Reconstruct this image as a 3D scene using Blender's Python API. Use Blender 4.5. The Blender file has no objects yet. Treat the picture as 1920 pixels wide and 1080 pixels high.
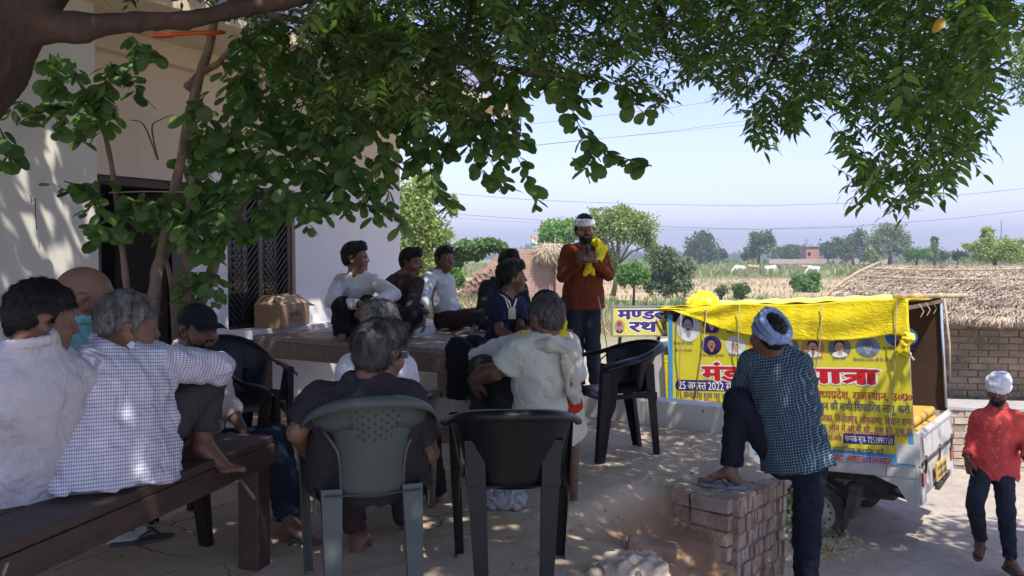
import bpy, math, random
import numpy as np
from mathutils import Vector, Matrix
random.seed(7)
RNG = np.random.default_rng(11)
sc = bpy.context.scene
COL = sc.collection
# ------------------------------------------------------------------ camera, world, sun, exposure
FPX, CAMH, PITCH = 1550.0, 1.3, math.atan(60 / 1550.0)
cam_d = bpy.data.cameras.new('camera')
cam_d.sensor_width = 36; cam_d.lens = 36 * FPX / 1920; cam_d.clip_start = 0.05; cam_d.clip_end = 3000
cam = bpy.data.objects.new('camera', cam_d); COL.objects.link(cam)
cam.location = (0, 0, CAMH); cam.rotation_euler = (math.pi / 2 - PITCH, 0, 0)
sc.camera = cam
SUN = Vector((0.16, -0.46, 0.87)).normalized()          # towards the sun
elev = math.asin(SUN.z)
world = bpy.data.worlds.new('World'); sc.world = world; world.use_nodes = True
wn = world.node_tree
sky = wn.nodes.new('ShaderNodeTexSky'); sky.sky_type = 'NISHITA'; sky.sun_disc = False
sky.sun_elevation = elev; sky.sun_rotation = math.atan2(SUN.x, SUN.y)
sky.air_density = 0.85; sky.dust_density = .25; sky.ozone_density = 3.0
tint = wn.nodes.new('ShaderNodeMix'); tint.data_type = 'RGBA'; tint.blend_type = 'MULTIPLY'; tint.inputs[0].default_value = 1
wn.links.new(sky.outputs[0], tint.inputs[6]); tint.inputs[7].default_value = (1.12, .90, .93, 1)      # the day's lavender haze, over the whole sky
bg = wn.nodes['Background']; wn.links.new(tint.outputs[2], bg.inputs[0]); bg.inputs[1].default_value = 0.081
sd = bpy.data.lights.new('sun', 'SUN'); sd.energy = 2.0; sd.angle = math.radians(0.55); sd.color = (1, 0.95, 0.87)
sun = bpy.data.objects.new('sun', sd); COL.objects.link(sun)
sun.rotation_euler = SUN.to_track_quat('Z', 'Y').to_euler(); sun.location = (0, 0, 20)
sc.view_settings.view_transform = 'Standard'; sc.view_settings.look = 'None'
sc.view_settings.exposure = 1.95; sc.view_settings.gamma = 1
sc.cycles.max_bounces = 8; sc.cycles.transparent_max_bounces = 8
try:
    sc.cycles.volume_bounces = 0
except Exception:
    pass
# ------------------------------------------------------------------ pixel -> place (a measuring tool: photo pixel plus real distance)
_cp, _sp = math.cos(PITCH), math.sin(PITCH)
def ray(px, py):
    a, b = (px - 960) / FPX, (540 - py) / FPX
    return Vector((a, _cp + b * _sp, b * _cp - _sp))
def P(px, py, Y):
    d = ray(px, py); return Vector((0, 0, CAMH)) + d * (Y / d.y)
def PG(px, py, z):
    d = ray(px, py); return Vector((0, 0, CAMH)) + d * ((z - CAMH) / d.z)
def V(*a): return Vector(a)
# ------------------------------------------------------------------ scene helpers
def tag(o, label=None, cat=None, group=None, kind=None):
    if label: o['label'] = label
    if cat: o['category'] = cat
    if group: o['group'] = group
    if kind: o['kind'] = kind
    return o
def link(o, parent=None):
    COL.objects.link(o)
    if parent is not None: o.parent = parent
    return o
def empty(name, label, cat, loc=(0, 0, 0), rz=0, group=None):
    o = bpy.data.objects.new(name, None); COL.objects.link(o); o.location = loc; o.rotation_euler = (0, 0, rz)
    o.empty_display_size = .1
    return tag(o, label, cat, group)
def mesh_np(name, v, f, m, parent=None, smooth=True, attrs=None):
    """v (n,3), f = list of arrays of equal-length faces, or one array"""
    me = bpy.data.meshes.new(name)
    v = np.asarray(v, dtype=np.float32)
    if isinstance(f, np.ndarray): f = [f]
    fl = [np.asarray(a, dtype=np.int32) for a in f if len(a)]
    me.vertices.add(len(v)); me.vertices.foreach_set('co', v.ravel())
    nl = sum(a.size for a in fl); nf = sum(len(a) for a in fl)
    me.loops.add(nl); me.polygons.add(nf)
    me.loops.foreach_set('vertex_index', np.concatenate([a.ravel() for a in fl]))
    tot = np.concatenate([np.full(len(a), a.shape[1], np.int32) for a in fl])
    st = np.concatenate([[0], np.cumsum(tot)[:-1]]).astype(np.int32)
    me.polygons.foreach_set('loop_start', st)
    try: me.polygons.foreach_set('loop_total', tot)
    except Exception: pass
    if smooth: me.polygons.foreach_set('use_smooth', np.ones(nf, bool))
    me.update(calc_edges=True)
    if attrs:
        for k, (kind, arr) in attrs.items():
            a = me.attributes.new(k, kind, 'POINT')
            a.data.foreach_set('vector' if kind == 'FLOAT_VECTOR' else 'value', np.asarray(arr, np.float32).ravel())
    if m is not None: me.materials.append(m)
    o = bpy.data.objects.new(name, me)
    return link(o, parent)
class MB:
    """collects shapes into one mesh"""
    def __init__(s): s.v = []; s.f = []
    def add(s, vs, fs):
        n = len(s.v); s.v += [tuple(x) for x in vs]; s.f += [tuple(i + n for i in f) for f in fs]; return s
    def box(s, c, size, R=None, taper=1.0):
        hx, hy, hz = size[0] / 2, size[1] / 2, size[2] / 2; c = Vector(c); vs = []
        for z in (-1, 1):
            t = taper if z > 0 else 1
            for x, y in ((-1, -1), (1, -1), (1, 1), (-1, 1)):
                p = Vector((x * hx * t, y * hy * t, z * hz))
                vs.append(c + (R @ p if R is not None else p))
        return s.add(vs, [(0, 3, 2, 1), (4, 5, 6, 7), (0, 1, 5, 4), (1, 2, 6, 5), (2, 3, 7, 6), (3, 0, 4, 7)])
    def bar(s, a, b, w, h, up=(0, 0, 1), w2=None, h2=None):
        a, b = Vector(a), Vector(b); d = (b - a).normalized(); up = Vector(up)
        x = d.cross(up)
        if x.length < 1e-4: x = d.cross(Vector((1, 0, 0)))
        x.normalize(); u = x.cross(d); vs = []
        for p, ww, hh in ((a, w, h), (b, w2 or w, h2 or h)):
            for i, j in ((-1, -1), (1, -1), (1, 1), (-1, 1)): vs.append(p + x * (i * ww / 2) + u * (j * hh / 2))
        return s.add(vs, [(0, 1, 2, 3), (7, 6, 5, 4), (0, 4, 5, 1), (1, 5, 6, 2), (2, 6, 7, 3), (3, 7, 4, 0)])
    def tube(s, pts, rad, n=8, cap=True, wob=0):
        pts = [Vector(p) for p in pts]
        if not hasattr(rad, '__len__'): rad = [rad] * len(pts)
        base = len(s.v); u = None
        for i, p in enumerate(pts):
            d = (pts[min(i + 1, len(pts) - 1)] - pts[max(i - 1, 0)])
            d = d.normalized() if d.length > 1e-9 else Vector((0, 0, 1))
            if u is None:
                u = d.orthogonal().normalized()
            else:
                u = (u - d * u.dot(d)); u = u.normalized() if u.length > 1e-6 else d.orthogonal().normalized()
            w = d.cross(u)
            for k in range(n):
                a = 2 * math.pi * k / n
                r = rad[i] * (1 + (wob * math.sin(3.1 * k + i * 1.7) if wob else 0))
                s.v.append(tuple(p + u * (r * math.cos(a)) + w * (r * math.sin(a))))
        for i in range(len(pts) - 1):
            for k in range(n):
                a, b = base + i * n + k, base + i * n + (k + 1) % n
                s.f.append((a, b, b + n, a + n))
        if cap:
            s.f.append(tuple(base + k for k in range(n))[::-1])
            e = base + (len(pts) - 1) * n; s.f.append(tuple(e + k for k in range(n)))
        return s
    def shell(s, grid, th, closed=False):
        """grid[i][j] of points -> sheet with thickness th"""
        G = np.array([[tuple(p) for p in r] for r in grid], float); a, b = G.shape[:2]
        du = np.gradient(G, axis=0); dv = np.gradient(G, axis=1); nn = np.cross(du, dv)
        nn /= (np.linalg.norm(nn, axis=2, keepdims=True) + 1e-12)
        top = G + nn * th / 2; bot = G - nn * th / 2; n0 = len(s.v)
        s.v += [tuple(x) for x in top.reshape(-1, 3)] + [tuple(x) for x in bot.reshape(-1, 3)]
        I = lambda i, j: n0 + i * b + j; J = lambda i, j: n0 + a * b + i * b + j
        for i in range(a - 1):
            for j in range(b - 1):
                s.f.append((I(i, j), I(i + 1, j), I(i + 1, j + 1), I(i, j + 1)))
                s.f.append((J(i, j), J(i, j + 1), J(i + 1, j + 1), J(i + 1, j)))
        for i in range(a - 1):
            s.f.append((I(i, 0), J(i, 0), J(i + 1, 0), I(i + 1, 0))); s.f.append((I(i, b - 1), I(i + 1, b - 1), J(i + 1, b - 1), J(i, b - 1)))
        for j in range(b - 1):
            s.f.append((I(0, j), I(0, j + 1), J(0, j + 1), J(0, j))); s.f.append((I(a - 1, j), J(a - 1, j), J(a - 1, j + 1), I(a - 1, j + 1)))
        return s
    def build(s, name, m, parent=None, smooth=False, bevel=0, loc=None, sub=0):
        me = bpy.data.meshes.new(name); me.from_pydata(s.v, [], s.f)
        if smooth: me.polygons.foreach_set('use_smooth', [True] * len(me.polygons))
        me.materials.append(m); o = bpy.data.objects.new(name, me); link(o, parent)
        if loc is not None: o.location = loc
        if bevel:
            b = o.modifiers.new('bevel', 'BEVEL'); b.width = bevel; b.segments = 2; b.limit_method = 'ANGLE'
        if sub:
            b = o.modifiers.new('sub', 'SUBSURF'); b.levels = sub; b.render_levels = sub
        return o
# ------------------------------------------------------------------ materials
def _nt(name):
    m = bpy.data.materials.new(name); m.use_nodes = True
    nt = m.node_tree; return m, nt, nt.nodes['Principled BSDF']
def nd(nt, t, **kw):
    n = nt.nodes.new(t)
    for k, v in kw.items():
        if k.startswith('i_'):
            key = k[2:]; n.inputs[int(key) if key.isdigit() else key].default_value = v
        else: setattr(n, k, v)
    return n
def c4(c): return (c[0], c[1], c[2], 1)
def sc3(c, k): return tuple(min(1, x * k) for x in c)
def noise(nt, scale, detail=6, rough=.55, vec=None, dist=0):
    n = nd(nt, 'ShaderNodeTexNoise'); n.inputs['Scale'].default_value = scale; n.inputs['Detail'].default_value = detail
    n.inputs['Roughness'].default_value = rough; n.inputs['Distortion'].default_value = dist
    if vec is not None: nt.links.new(vec, n.inputs['Vector'])
    return n.outputs['Fac']
def coords(nt, kind='Object', scale=None, attr=None):
    if attr:
        a = nd(nt, 'ShaderNodeAttribute'); a.attribute_name = attr; o = a.outputs['Vector']
    elif kind == 'World':
        o = nd(nt, 'ShaderNodeNewGeometry').outputs['Position']
    else: o = nd(nt, 'ShaderNodeTexCoord').outputs[kind]
    if scale:
        mp = nd(nt, 'ShaderNodeMapping'); mp.inputs['Scale'].default_value = scale; nt.links.new(o, mp.inputs[0]); o = mp.outputs[0]
    return o
def ramp(nt, fac, stops):
    r = nd(nt, 'ShaderNodeValToRGB'); cr = r.color_ramp
    while len(cr.elements) < len(stops): cr.elements.new(.5)
    for e, (p, c) in zip(cr.elements, stops): e.position = p; e.color = c4(c) if len(c) == 3 else c
    nt.links.new(fac, r.inputs[0]); return r.outputs[0]
def mixc(nt, fac, a, b, mode='MIX'):
    n = nd(nt, 'ShaderNodeMix'); n.data_type = 'RGBA'; n.blend_type = mode
    for key, x in ((0, fac), (6, a), (7, b)):
        if hasattr(x, 'links') or isinstance(x, bpy.types.NodeSocket): nt.links.new(x, n.inputs[key])
        elif key == 0: n.inputs[0].default_value = x
        else: n.inputs[key].default_value = c4(x)
    return n.outputs[2]
def mth(nt, op, a, b=None, c=None, clamp=False):
    n = nd(nt, 'ShaderNodeMath'); n.operation = op; n.use_clamp = clamp
    for i, x in enumerate((a, b, c)):
        if x is None: continue
        if isinstance(x, bpy.types.NodeSocket): nt.links.new(x, n.inputs[i])
        else: n.inputs[i].default_value = x
    return n.outputs[0]
def bump(nt, b, h, strength=.3, dist=.01):
    n = nd(nt, 'ShaderNodeBump'); n.inputs['Strength'].default_value = strength; n.inputs['Distance'].default_value = dist
    nt.links.new(h, n.inputs['Height']); nt.links.new(n.outputs[0], b.inputs['Normal']); return n
def mat(name, c, rough=.6, var=.25, scale=8, bumpS=.2, bumpD=.004, bscale=60, spec=.5, metal=0, stretch=None, c2=None, var2=0, kind='Object'):
    """base colour with noise variation and fine relief"""
    m, nt, b = _nt(name)
    co = coords(nt, kind, stretch)
    n1 = noise(nt, scale, 7, .6, co)
    lo, hi = sc3(c, 1 - var), (c2 if c2 else sc3(c, 1 + var))
    col = ramp(nt, n1, [(.3, lo), (.7, hi)])
    if var2:
        n2 = noise(nt, scale * .17, 3, .5, co); col = mixc(nt, mth(nt, 'MULTIPLY', n2, var2), col, sc3(c, .45), 'MIX')
    nt.links.new(col, b.inputs['Base Color'])
    b.inputs['Roughness'].default_value = rough; b.inputs['Metallic'].default_value = metal
    b.inputs['Specular IOR Level'].default_value = spec
    if bumpS: bump(nt, b, noise(nt, bscale, 5, .6, co), bumpS, bumpD)
    return m
def leafmat(name, c, c2, trans=.35, rough=.5):
    m, nt, b = _nt(name)
    oi = nd(nt, 'ShaderNodeObjectInfo'); co = coords(nt, 'World')
    n = noise(nt, 9, 3, .6, co); n2 = noise(nt, 60, 2, .6, co)
    at = nd(nt, 'ShaderNodeAttribute'); at.attribute_name = 'var'
    f = mth(nt, 'ADD', mth(nt, 'MULTIPLY', n, .55), mth(nt, 'MULTIPLY', at.outputs['Fac'], .5), clamp=True)
    f = mth(nt, 'ADD', f, mth(nt, 'MULTIPLY', mth(nt, 'SUBTRACT', oi.outputs['Random'], .5), .5), clamp=True)
    col = ramp(nt, f, [(.15, c), (.85, c2)])
    nt.links.new(col, b.inputs['Base Color']); b.inputs['Roughness'].default_value = rough; b.inputs['Specular IOR Level'].default_value = .45
    bump(nt, b, n2, .15, .003)
    t = nd(nt, 'ShaderNodeBsdfTranslucent'); nt.links.new(mixc(nt, 1, col, (1.0, 1.25, .45), 'MULTIPLY'), t.inputs[0])
    mx = nd(nt, 'ShaderNodeMixShader'); mx.inputs[0].default_value = trans
    nt.links.new(b.outputs[0], mx.inputs[1]); nt.links.new(t.outputs[0], mx.inputs[2])
    nt.links.new(mx.outputs[0], nt.nodes['Material Output'].inputs[0]); return m
def cloth(name, c, pattern=None, c2=None, n=80, n2=None, rough=.85, var=.1, duty=.35, trans=0):
    """woven cloth; pattern 'stripe' | 'check' on the garment's own coordinates (attribute pat, metres)"""
    m, nt, b = _nt(name)
    co = coords(nt, attr='pat'); oc = coords(nt, 'Object')
    col = ramp(nt, noise(nt, 9, 5, .6, oc), [(.3, sc3(c, 1 - var)), (.7, sc3(c, 1 + var))])
    if pattern:
        sp = nd(nt, 'ShaderNodeSeparateXYZ'); nt.links.new(co, sp.inputs[0])
        def lines(o, fr, du):
            x = mth(nt, 'FRACT', mth(nt, 'MULTIPLY', o, fr))
            return mth(nt, 'LESS_THAN', x, du)
        a = lines(sp.outputs[0], n, duty); bb = lines(sp.outputs[1], n2 or n, duty)
        if pattern == 'stripe': f = mth(nt, 'MULTIPLY', a, .85)
        elif pattern == 'hstripe': f = mth(nt, 'MULTIPLY', bb, .85)
        else: f = mth(nt, 'MULTIPLY', mth(nt, 'ADD', a, bb), .45)
        col = mixc(nt, f, col, c2)
    nt.links.new(col, b.inputs['Base Color']); b.inputs['Roughness'].default_value = rough
    b.inputs['Specular IOR Level'].default_value = .12
    h1 = noise(nt, 8, 3, .5, coords(nt, 'Object', (1, 1, .55)), 1.6); h1 = mth(nt, 'SUBTRACT', 1, mth(nt, 'ABSOLUTE', mth(nt, 'SUBTRACT', mth(nt, 'MULTIPLY', h1, 4), 2))); h0 = noise(nt, 24, 3, .5, oc, .5); h2 = noise(nt, 500, 2, .5, oc)
    h = mth(nt, 'ADD', mth(nt, 'MULTIPLY', h1, .35), mth(nt, 'ADD', mth(nt, 'MULTIPLY', h0, .35), mth(nt, 'MULTIPLY', h2, .05))); bump(nt, b, h, .75, .022)
    return m
def skinmat(name, c):
    m, nt, b = _nt(name); co = coords(nt, 'Object')
    col = ramp(nt, noise(nt, 14, 5, .6, co), [(.3, sc3(c, .82)), (.7, sc3(c, 1.15))])
    nt.links.new(col, b.inputs['Base Color']); b.inputs['Roughness'].default_value = .5; b.inputs['Specular IOR Level'].default_value = .4
    b.inputs['Subsurface Weight'].default_value = .04; b.inputs['Subsurface Scale'].default_value = .01
    bump(nt, b, noise(nt, 160, 4, .6, co), .15, .002); return m
# ------------------------------------------------------------------ implicit surfaces (numpy) -> meshes
def smin(a, b, k):
    h = np.clip(.5 + .5 * (b - a) / k, 0, 1); return b + (a - b) * h - k * h * (1 - h)
def cap(a, b, ra, rb=None, w=None, s=1., k=.02, cut=None, wr=0, hollow=0):
    a, b = np.array(a, float), np.array(b, float)
    return dict(t='c', a=a, b=b, ra=ra, rb=ra if rb is None else rb, w=None if w is None else np.array(w, float) / np.linalg.norm(w), s=s, k=k, cut=cut, wr=wr, hollow=hollow)
def ell(c, r, R=None, k=.02, cut=None):
    return dict(t='e', a=np.array(c, float), b=np.array(c, float), r=np.array(r, float), R=np.eye(3) if R is None else np.array(R, float), k=k, cut=cut, ra=max(r), rb=max(r), s=1)
def tor(c, R, R1, R2, r, k=.006):
    return dict(t='t', a=np.array(c, float), b=np.array(c, float), R=np.array(R, float), R1=R1, R2=R2, r=r, k=k, cut=None, ra=max(R1, R2) + r, rb=max(R1, R2) + r, s=1)
def pd(q, p):
    if q['t'] == 'c':
        ab = q['b'] - q['a']; L2 = ab @ ab + 1e-12; v = p - q['a']; h = np.clip(v @ ab / L2, 0, 1)
        v = v - h[..., None] * ab
        if q['w'] is not None and q['s'] != 1:
            vw = v @ q['w']; v = v + (vw * (1 / q['s'] - 1))[..., None] * q['w']
        r = q['ra'] + (q['rb'] - q['ra']) * h
        if q.get('wr'):
            L = math.sqrt(L2); ph = v @ np.array([17., 13., 11.]) * 2
            r = r + q['wr'] * np.sin(h * L * 95 + 2.2 * np.sin(ph)) * (.35 + .65 * np.abs(np.sin(h * 3.0 + .4)))
        d = np.sqrt((v * v).sum(-1)) - r
    elif q['t'] == 'e':
        x = (p - q['a']) @ q['R']; k0 = np.sqrt(((x / q['r']) ** 2).sum(-1)) + 1e-9; k1 = np.sqrt(((x / q['r'] ** 2) ** 2).sum(-1)) + 1e-9
        d = k0 * (k0 - 1) / k1
    else:
        x = (p - q['a']) @ q['R']; sx = x[..., 0] / q['R1']; sy = x[..., 1] / q['R2']; rr = np.sqrt(sx * sx + sy * sy) + 1e-9
        dr = (rr - 1) * min(q['R1'], q['R2']); d = np.sqrt(dr * dr + x[..., 2] ** 2) - q['r']
    if q['cut'] is not None:
        c, n = q['cut']; d = np.maximum(d, (p - np.array(c)) @ np.array(n))
    return d
def wave(p, f, seed=0.):
    x, y, z = p[..., 0] * f, p[..., 1] * f, p[..., 2] * f
    a = np.sin(1.1 * x + 2 * np.sin(.8 * z + y + seed) + seed); b = np.sin(1.7 * z + 1.9 * np.sin(1.1 * x - .7 * y + seed * 1.3))
    c = np.sin(2.3 * y + 1.3 * x + 2 * np.sin(1.3 * z + seed))
    return (a * b + .6 * c * a)
def field(prims, lo, hi, h, sub=None, fold=0, ffreq=22, seed=0., post=None):
    n = np.maximum(2, np.ceil((np.array(hi) - lo) / h).astype(int) + 1)
    ax = [lo[i] + h * np.arange(n[i]) for i in range(3)]
    D = np.full(n, .3)
    def sl(q, m):
        mn = np.minimum(q['a'] - q['ra'] * q['s'], q['b'] - q['rb'] * q['s']) - m; mx = np.maximum(q['a'] + q['ra'] * q['s'], q['b'] + q['rb'] * q['s']) + m
        i0 = np.clip(np.floor((mn - lo) / h).astype(int), 0, n); i1 = np.clip(np.ceil((mx - lo) / h).astype(int) + 1, 0, n)
        return tuple(slice(a, b) for a, b in zip(i0, i1)), i0, i1
    for q in prims:
        S, i0, i1 = sl(q, q['k'] + 3 * h)
        if np.any(i1 - i0 < 1): continue
        p = np.stack(np.meshgrid(*[ax[i][i0[i]:i1[i]] for i in range(3)], indexing='ij'), -1)
        d = pd(q, p)
        if q.get('neg'): D[S] = -smin(-D[S], d, q['k'])
        else: D[S] = smin(D[S], d, q['k'])
    if fold or post:
        p = np.stack(np.meshgrid(*ax, indexing='ij'), -1)
        if fold: D = D + fold * wave(p, ffreq, seed) + fold * .5 * wave(p, ffreq * 2.3, seed + 2)
        if post: D = post(D, p)
    return D
def nets(D, lo, h):
    n = D.shape; ins = D < 0
    cs = np.zeros(tuple(k - 1 for k in n), np.int8)
    offs = [(i, j, k) for i in (0, 1) for j in (0, 1) for k in (0, 1)]
    for i, j, k in offs: cs += ins[i:n[0] - 1 + i, j:n[1] - 1 + j, k:n[2] - 1 + k]
    act = np.argwhere((cs > 0) & (cs < 8))
    if len(act) == 0: return np.zeros((0, 3)), np.zeros((0, 4), int)
    idx = np.full(cs.shape, -1, np.int64); idx[act[:, 0], act[:, 1], act[:, 2]] = np.arange(len(act))
    cv = {o: D[act[:, 0] + o[0], act[:, 1] + o[1], act[:, 2] + o[2]] for o in offs}
    acc = np.zeros((len(act), 3)); cnt = np.zeros(len(act))
    for a in offs:
        for d in range(3):
            if a[d]: continue
            b = list(a); b[d] = 1; b = tuple(b)
            va, vb = cv[a], cv[b]; m = (va < 0) != (vb < 0)
            t = np.where(m, va / np.where(va == vb, 1, va - vb), 0)
            pt = np.tile(np.array(a, float), (len(act), 1)); pt[:, d] = t
            acc += pt * m[:, None]; cnt += m
    v = (act + acc / cnt[:, None]) * h + lo
    F = []
    for d in range(3):
        e1, e2 = [(1, 2), (2, 0), (0, 1)][d]
        A = ins; s0 = [slice(1, -1)] * 3; s0[d] = slice(0, -1); s1 = [slice(1, -1)] * 3; s1[d] = slice(1, None)
        X, Y = A[tuple(s0)], A[tuple(s1)]
        for flip in (False, True):
            e = np.argwhere((~X & Y) if flip else (X & ~Y))
            if not len(e): continue
            off = np.ones(3, int); off[d] = 0; e = e + off
            q = []
            for o1, o2 in ((-1, -1), (0, -1), (0, 0), (-1, 0)):
                c = e.copy(); c[:, e1] += o1; c[:, e2] += o2; q.append(idx[c[:, 0], c[:, 1], c[:, 2]])
            q = np.stack(q, 1)
            if flip: q = q[:, ::-1]
            F.append(q)
    F = np.concatenate(F); F = F[(F >= 0).all(1)]
    return v, F
def bounds(prims, m=.03):
    lo = np.min([np.minimum(q['a'] - q['ra'] * q['s'], q['b'] - q['rb'] * q['s']) for q in prims if not q.get('neg')], 0) - m
    hi = np.max([np.maximum(q['a'] + q['ra'] * q['s'], q['b'] + q['rb'] * q['s']) for q in prims if not q.get('neg')], 0) + m
    return lo, hi
def blob(name, prims, h, m, parent=None, fine=(), fold=0, ffreq=22, seed=0., post=None, pat=None, box=None):
    """implicit solid -> one mesh; fine = [(lo, hi, h)] boxes meshed at a finer step"""
    lo, hi = box if box else bounds(prims)
    D = field(prims, lo, hi, h, fold=fold, ffreq=ffreq, seed=seed, post=post); v, f = nets(D, lo, h)
    vs, fs = [], []
    if fine:
        fc = v[f].mean(1); keep = np.ones(len(f), bool)
        for a, b, hh in fine:
            a, b = np.array(a), np.array(b); keep &= ~((fc > a + h * .3) & (fc < b - h * .3)).all(1)
        f = f[keep]
    vs.append(v); fs.append(f); nn = len(v)
    for a, b, hh in fine:
        a = np.array(a, float); D = field(prims, a, np.array(b, float), hh, fold=fold, ffreq=ffreq, seed=seed, post=post)
        v2, f2 = nets(D, a, hh); vs.append(v2); fs.append(f2 + nn); nn += len(v2)
    v = np.concatenate(vs); f = np.concatenate(fs)
    used = np.unique(f); mp = np.full(len(v), -1); mp[used] = np.arange(len(used)); v = v[used]; f = mp[f]
    attrs = None
    if pat is not None: attrs = {'pat': ('FLOAT_VECTOR', pat(v))}
    return mesh_np(name, v, f, m, parent, True, attrs)
# ------------------------------------------------------------------ people
def A3(v): return np.array([v[0], v[1], v[2]], float)
def headframe(yaw, pitch, roll=0):
    """columns: right, forward, up. yaw 0 looks away from the camera (+Y), 90 to +X, 180 to the camera"""
    M = Matrix.Rotation(-math.radians(yaw), 3, 'Z') @ Matrix.Rotation(math.radians(pitch), 3, 'X') @ Matrix.Rotation(math.radians(roll), 3, 'Y')
    return np.array([[M[i][j] for j in range(3)] for i in range(3)])
def head_prims(c, R, s, face=True):
    def T(*x): return c + R @ (np.array(x) * s)
    e = lambda x, r, k=.02: ell(T(*x), np.array(r) * s, R, k * s)
    L = [e((0, -.012, .032), (.074, .096, .088)), e((0, .030, -.030), (.060, .062, .078), .03), e((0, .052, -.085), (.032, .034, .028), .035)]
    for q in (-1, 1):
        L.append(e((q * .040, .058, -.030), (.026, .026, .022), .03))
        L.append(cap(T(q * .076, -.012, .012), T(q * .073, -.004, -.032), .016 * s, .009 * s, w=R[:, 1], s=1.5, k=.006 * s))
        n = e((q * .079, -.002, -.006), (.006, .013, .02), .006); n['neg'] = True; L.append(n)
    if face:
        L += [cap(T(-.034, .074, .026), T(.034, .074, .026), .012 * s, .012 * s, k=.02 * s)]
        for q in (-1, 1):
            n = e((q * .031, .104, .006), (.017, .020, .011), .014); n['neg'] = True; L.append(n)
            L.append(e((q * .031, .078, .007), (.0125, .012, .0125), .003))
            L.append(cap(T(q * .016, .091, .014), T(q * .044, .085, .013), .0042 * s, .0036 * s, k=.004 * s))
        L += [cap(T(0, .086, .018), T(0, .107, -.022), .008 * s, .0125 * s, k=.012 * s),
              e((-.011, .097, -.027), (.009, .010, .008), .008), e((.011, .097, -.027), (.009, .010, .008), .008)]
        n = cap(T(-.022, .103, -.0565), T(.022, .103, -.0565), .004 * s, k=.006 * s); n['neg'] = True
        L += [cap(T(-.018, .086, -.051), T(.018, .086, -.051), .0075 * s, k=.008 * s), cap(T(-.015, .084, -.063), T(.015, .084, -.063), .008 * s, k=.008 * s)]
    return L
def hand_prims(w, d, pn, side, curl=.5, s=1., spread=.12):
    """w wrist, d forward, pn direction the palm faces; side +1/-1 thumb along cross(d, pn)*side"""
    w = A3(w); d = A3(d); d = d / np.linalg.norm(d); pn = A3(pn); pn = pn - d * (pn @ d); pn = pn / (np.linalg.norm(pn) + 1e-9); x = np.cross(d, pn) * side
    L = [cap(w + d * .02 * s, w + d * .075 * s, .017 * s, .0165 * s, w=x, s=2.1, k=.012)]
    for i, (ox, ln, r) in enumerate(((.030, .070, .0088), (.010, .078, .0092), (-.010, .073, .0088), (-.029, .058, .0078))):
        b = w + d * (.088 - (.006 if i == 3 else 0)) * s + x * ox * s; dd = d + x * (ox * spread * 18); dd /= np.linalg.norm(dd); a = curl * (.55 + .1 * i); p = b
        L.append(cap(b - d * .03 * s, b, r * s * 1.05, r * s, k=.006))
        for j, f in enumerate((.45, .32, .23)):
            dd2 = dd * math.cos(a * (j + .6)) + pn * math.sin(a * (j + .6)); q = p + dd2 * ln * f * s
            L.append(cap(p, q, r * s * (1 - .08 * j), r * s * (.93 - .1 * j), k=.004)); p = q
    t0 = w + d * .02 * s + x * .022 * s; t1 = t0 + (d * .55 + x * .7 + pn * .35) * .042 * s; t2 = t1 + (d * .85 + x * .2 + pn * .4) * .034 * s; t3 = t2 + (d * .95 - x * .05 + pn * .35) * .026 * s
    L += [cap(t0, t1, .0155 * s, .012 * s, k=.01), cap(t1, t2, .0115 * s, .0105 * s, k=.005), cap(t2, t3, .0105 * s, .0085 * s, k=.004)]
    return L
def foot_prims(a, d, s=1.):
    """a ankle joint, d toe direction"""
    a = A3(a); d = A3(d); d /= np.linalg.norm(d); up = np.array([0, 0, 1.]) - d * d[2]; up /= np.linalg.norm(up); x = np.cross(d, up)
    g = a - up * .055 * s
    L = [cap(a - up * .01, g - d * .03 * s + up * .01, .034 * s, .030 * s, k=.02), cap(a + d * .015 * s, g + d * .12 * s, .033 * s, .020 * s, w=x, s=1.35, k=.02)]
    for i in range(5):
        o = (-.030 + .0155 * i) * s; ln = (.165 - .010 * i - (.0 if i else -.004)) * s; r = (.0125 if i == 0 else .0095) * s
        L.append(cap(g + d * (.115 * s) + x * o * .9, g + d * ln + x * o * 1.1, r * 1.1, r, k=.006))
    return L, g, d, up, x
HAIR = {
 'short': ([-.13, -.07, -.035, -.012, .004, .018, .03, .05, .068, .12], [-.065, -.062, -.045, -.012, .012, -.002, .03, .052, .062, .07]),
 'bald': ([-.13, -.07, -.03, .0, .01, .03, .12], [-.03, -.03, -.02, .01, .02, .3, .3]),
 'top': ([-.13, -.05, 0, .03, .12], [.02, .02, .03, .04, .05]),
}
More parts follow.
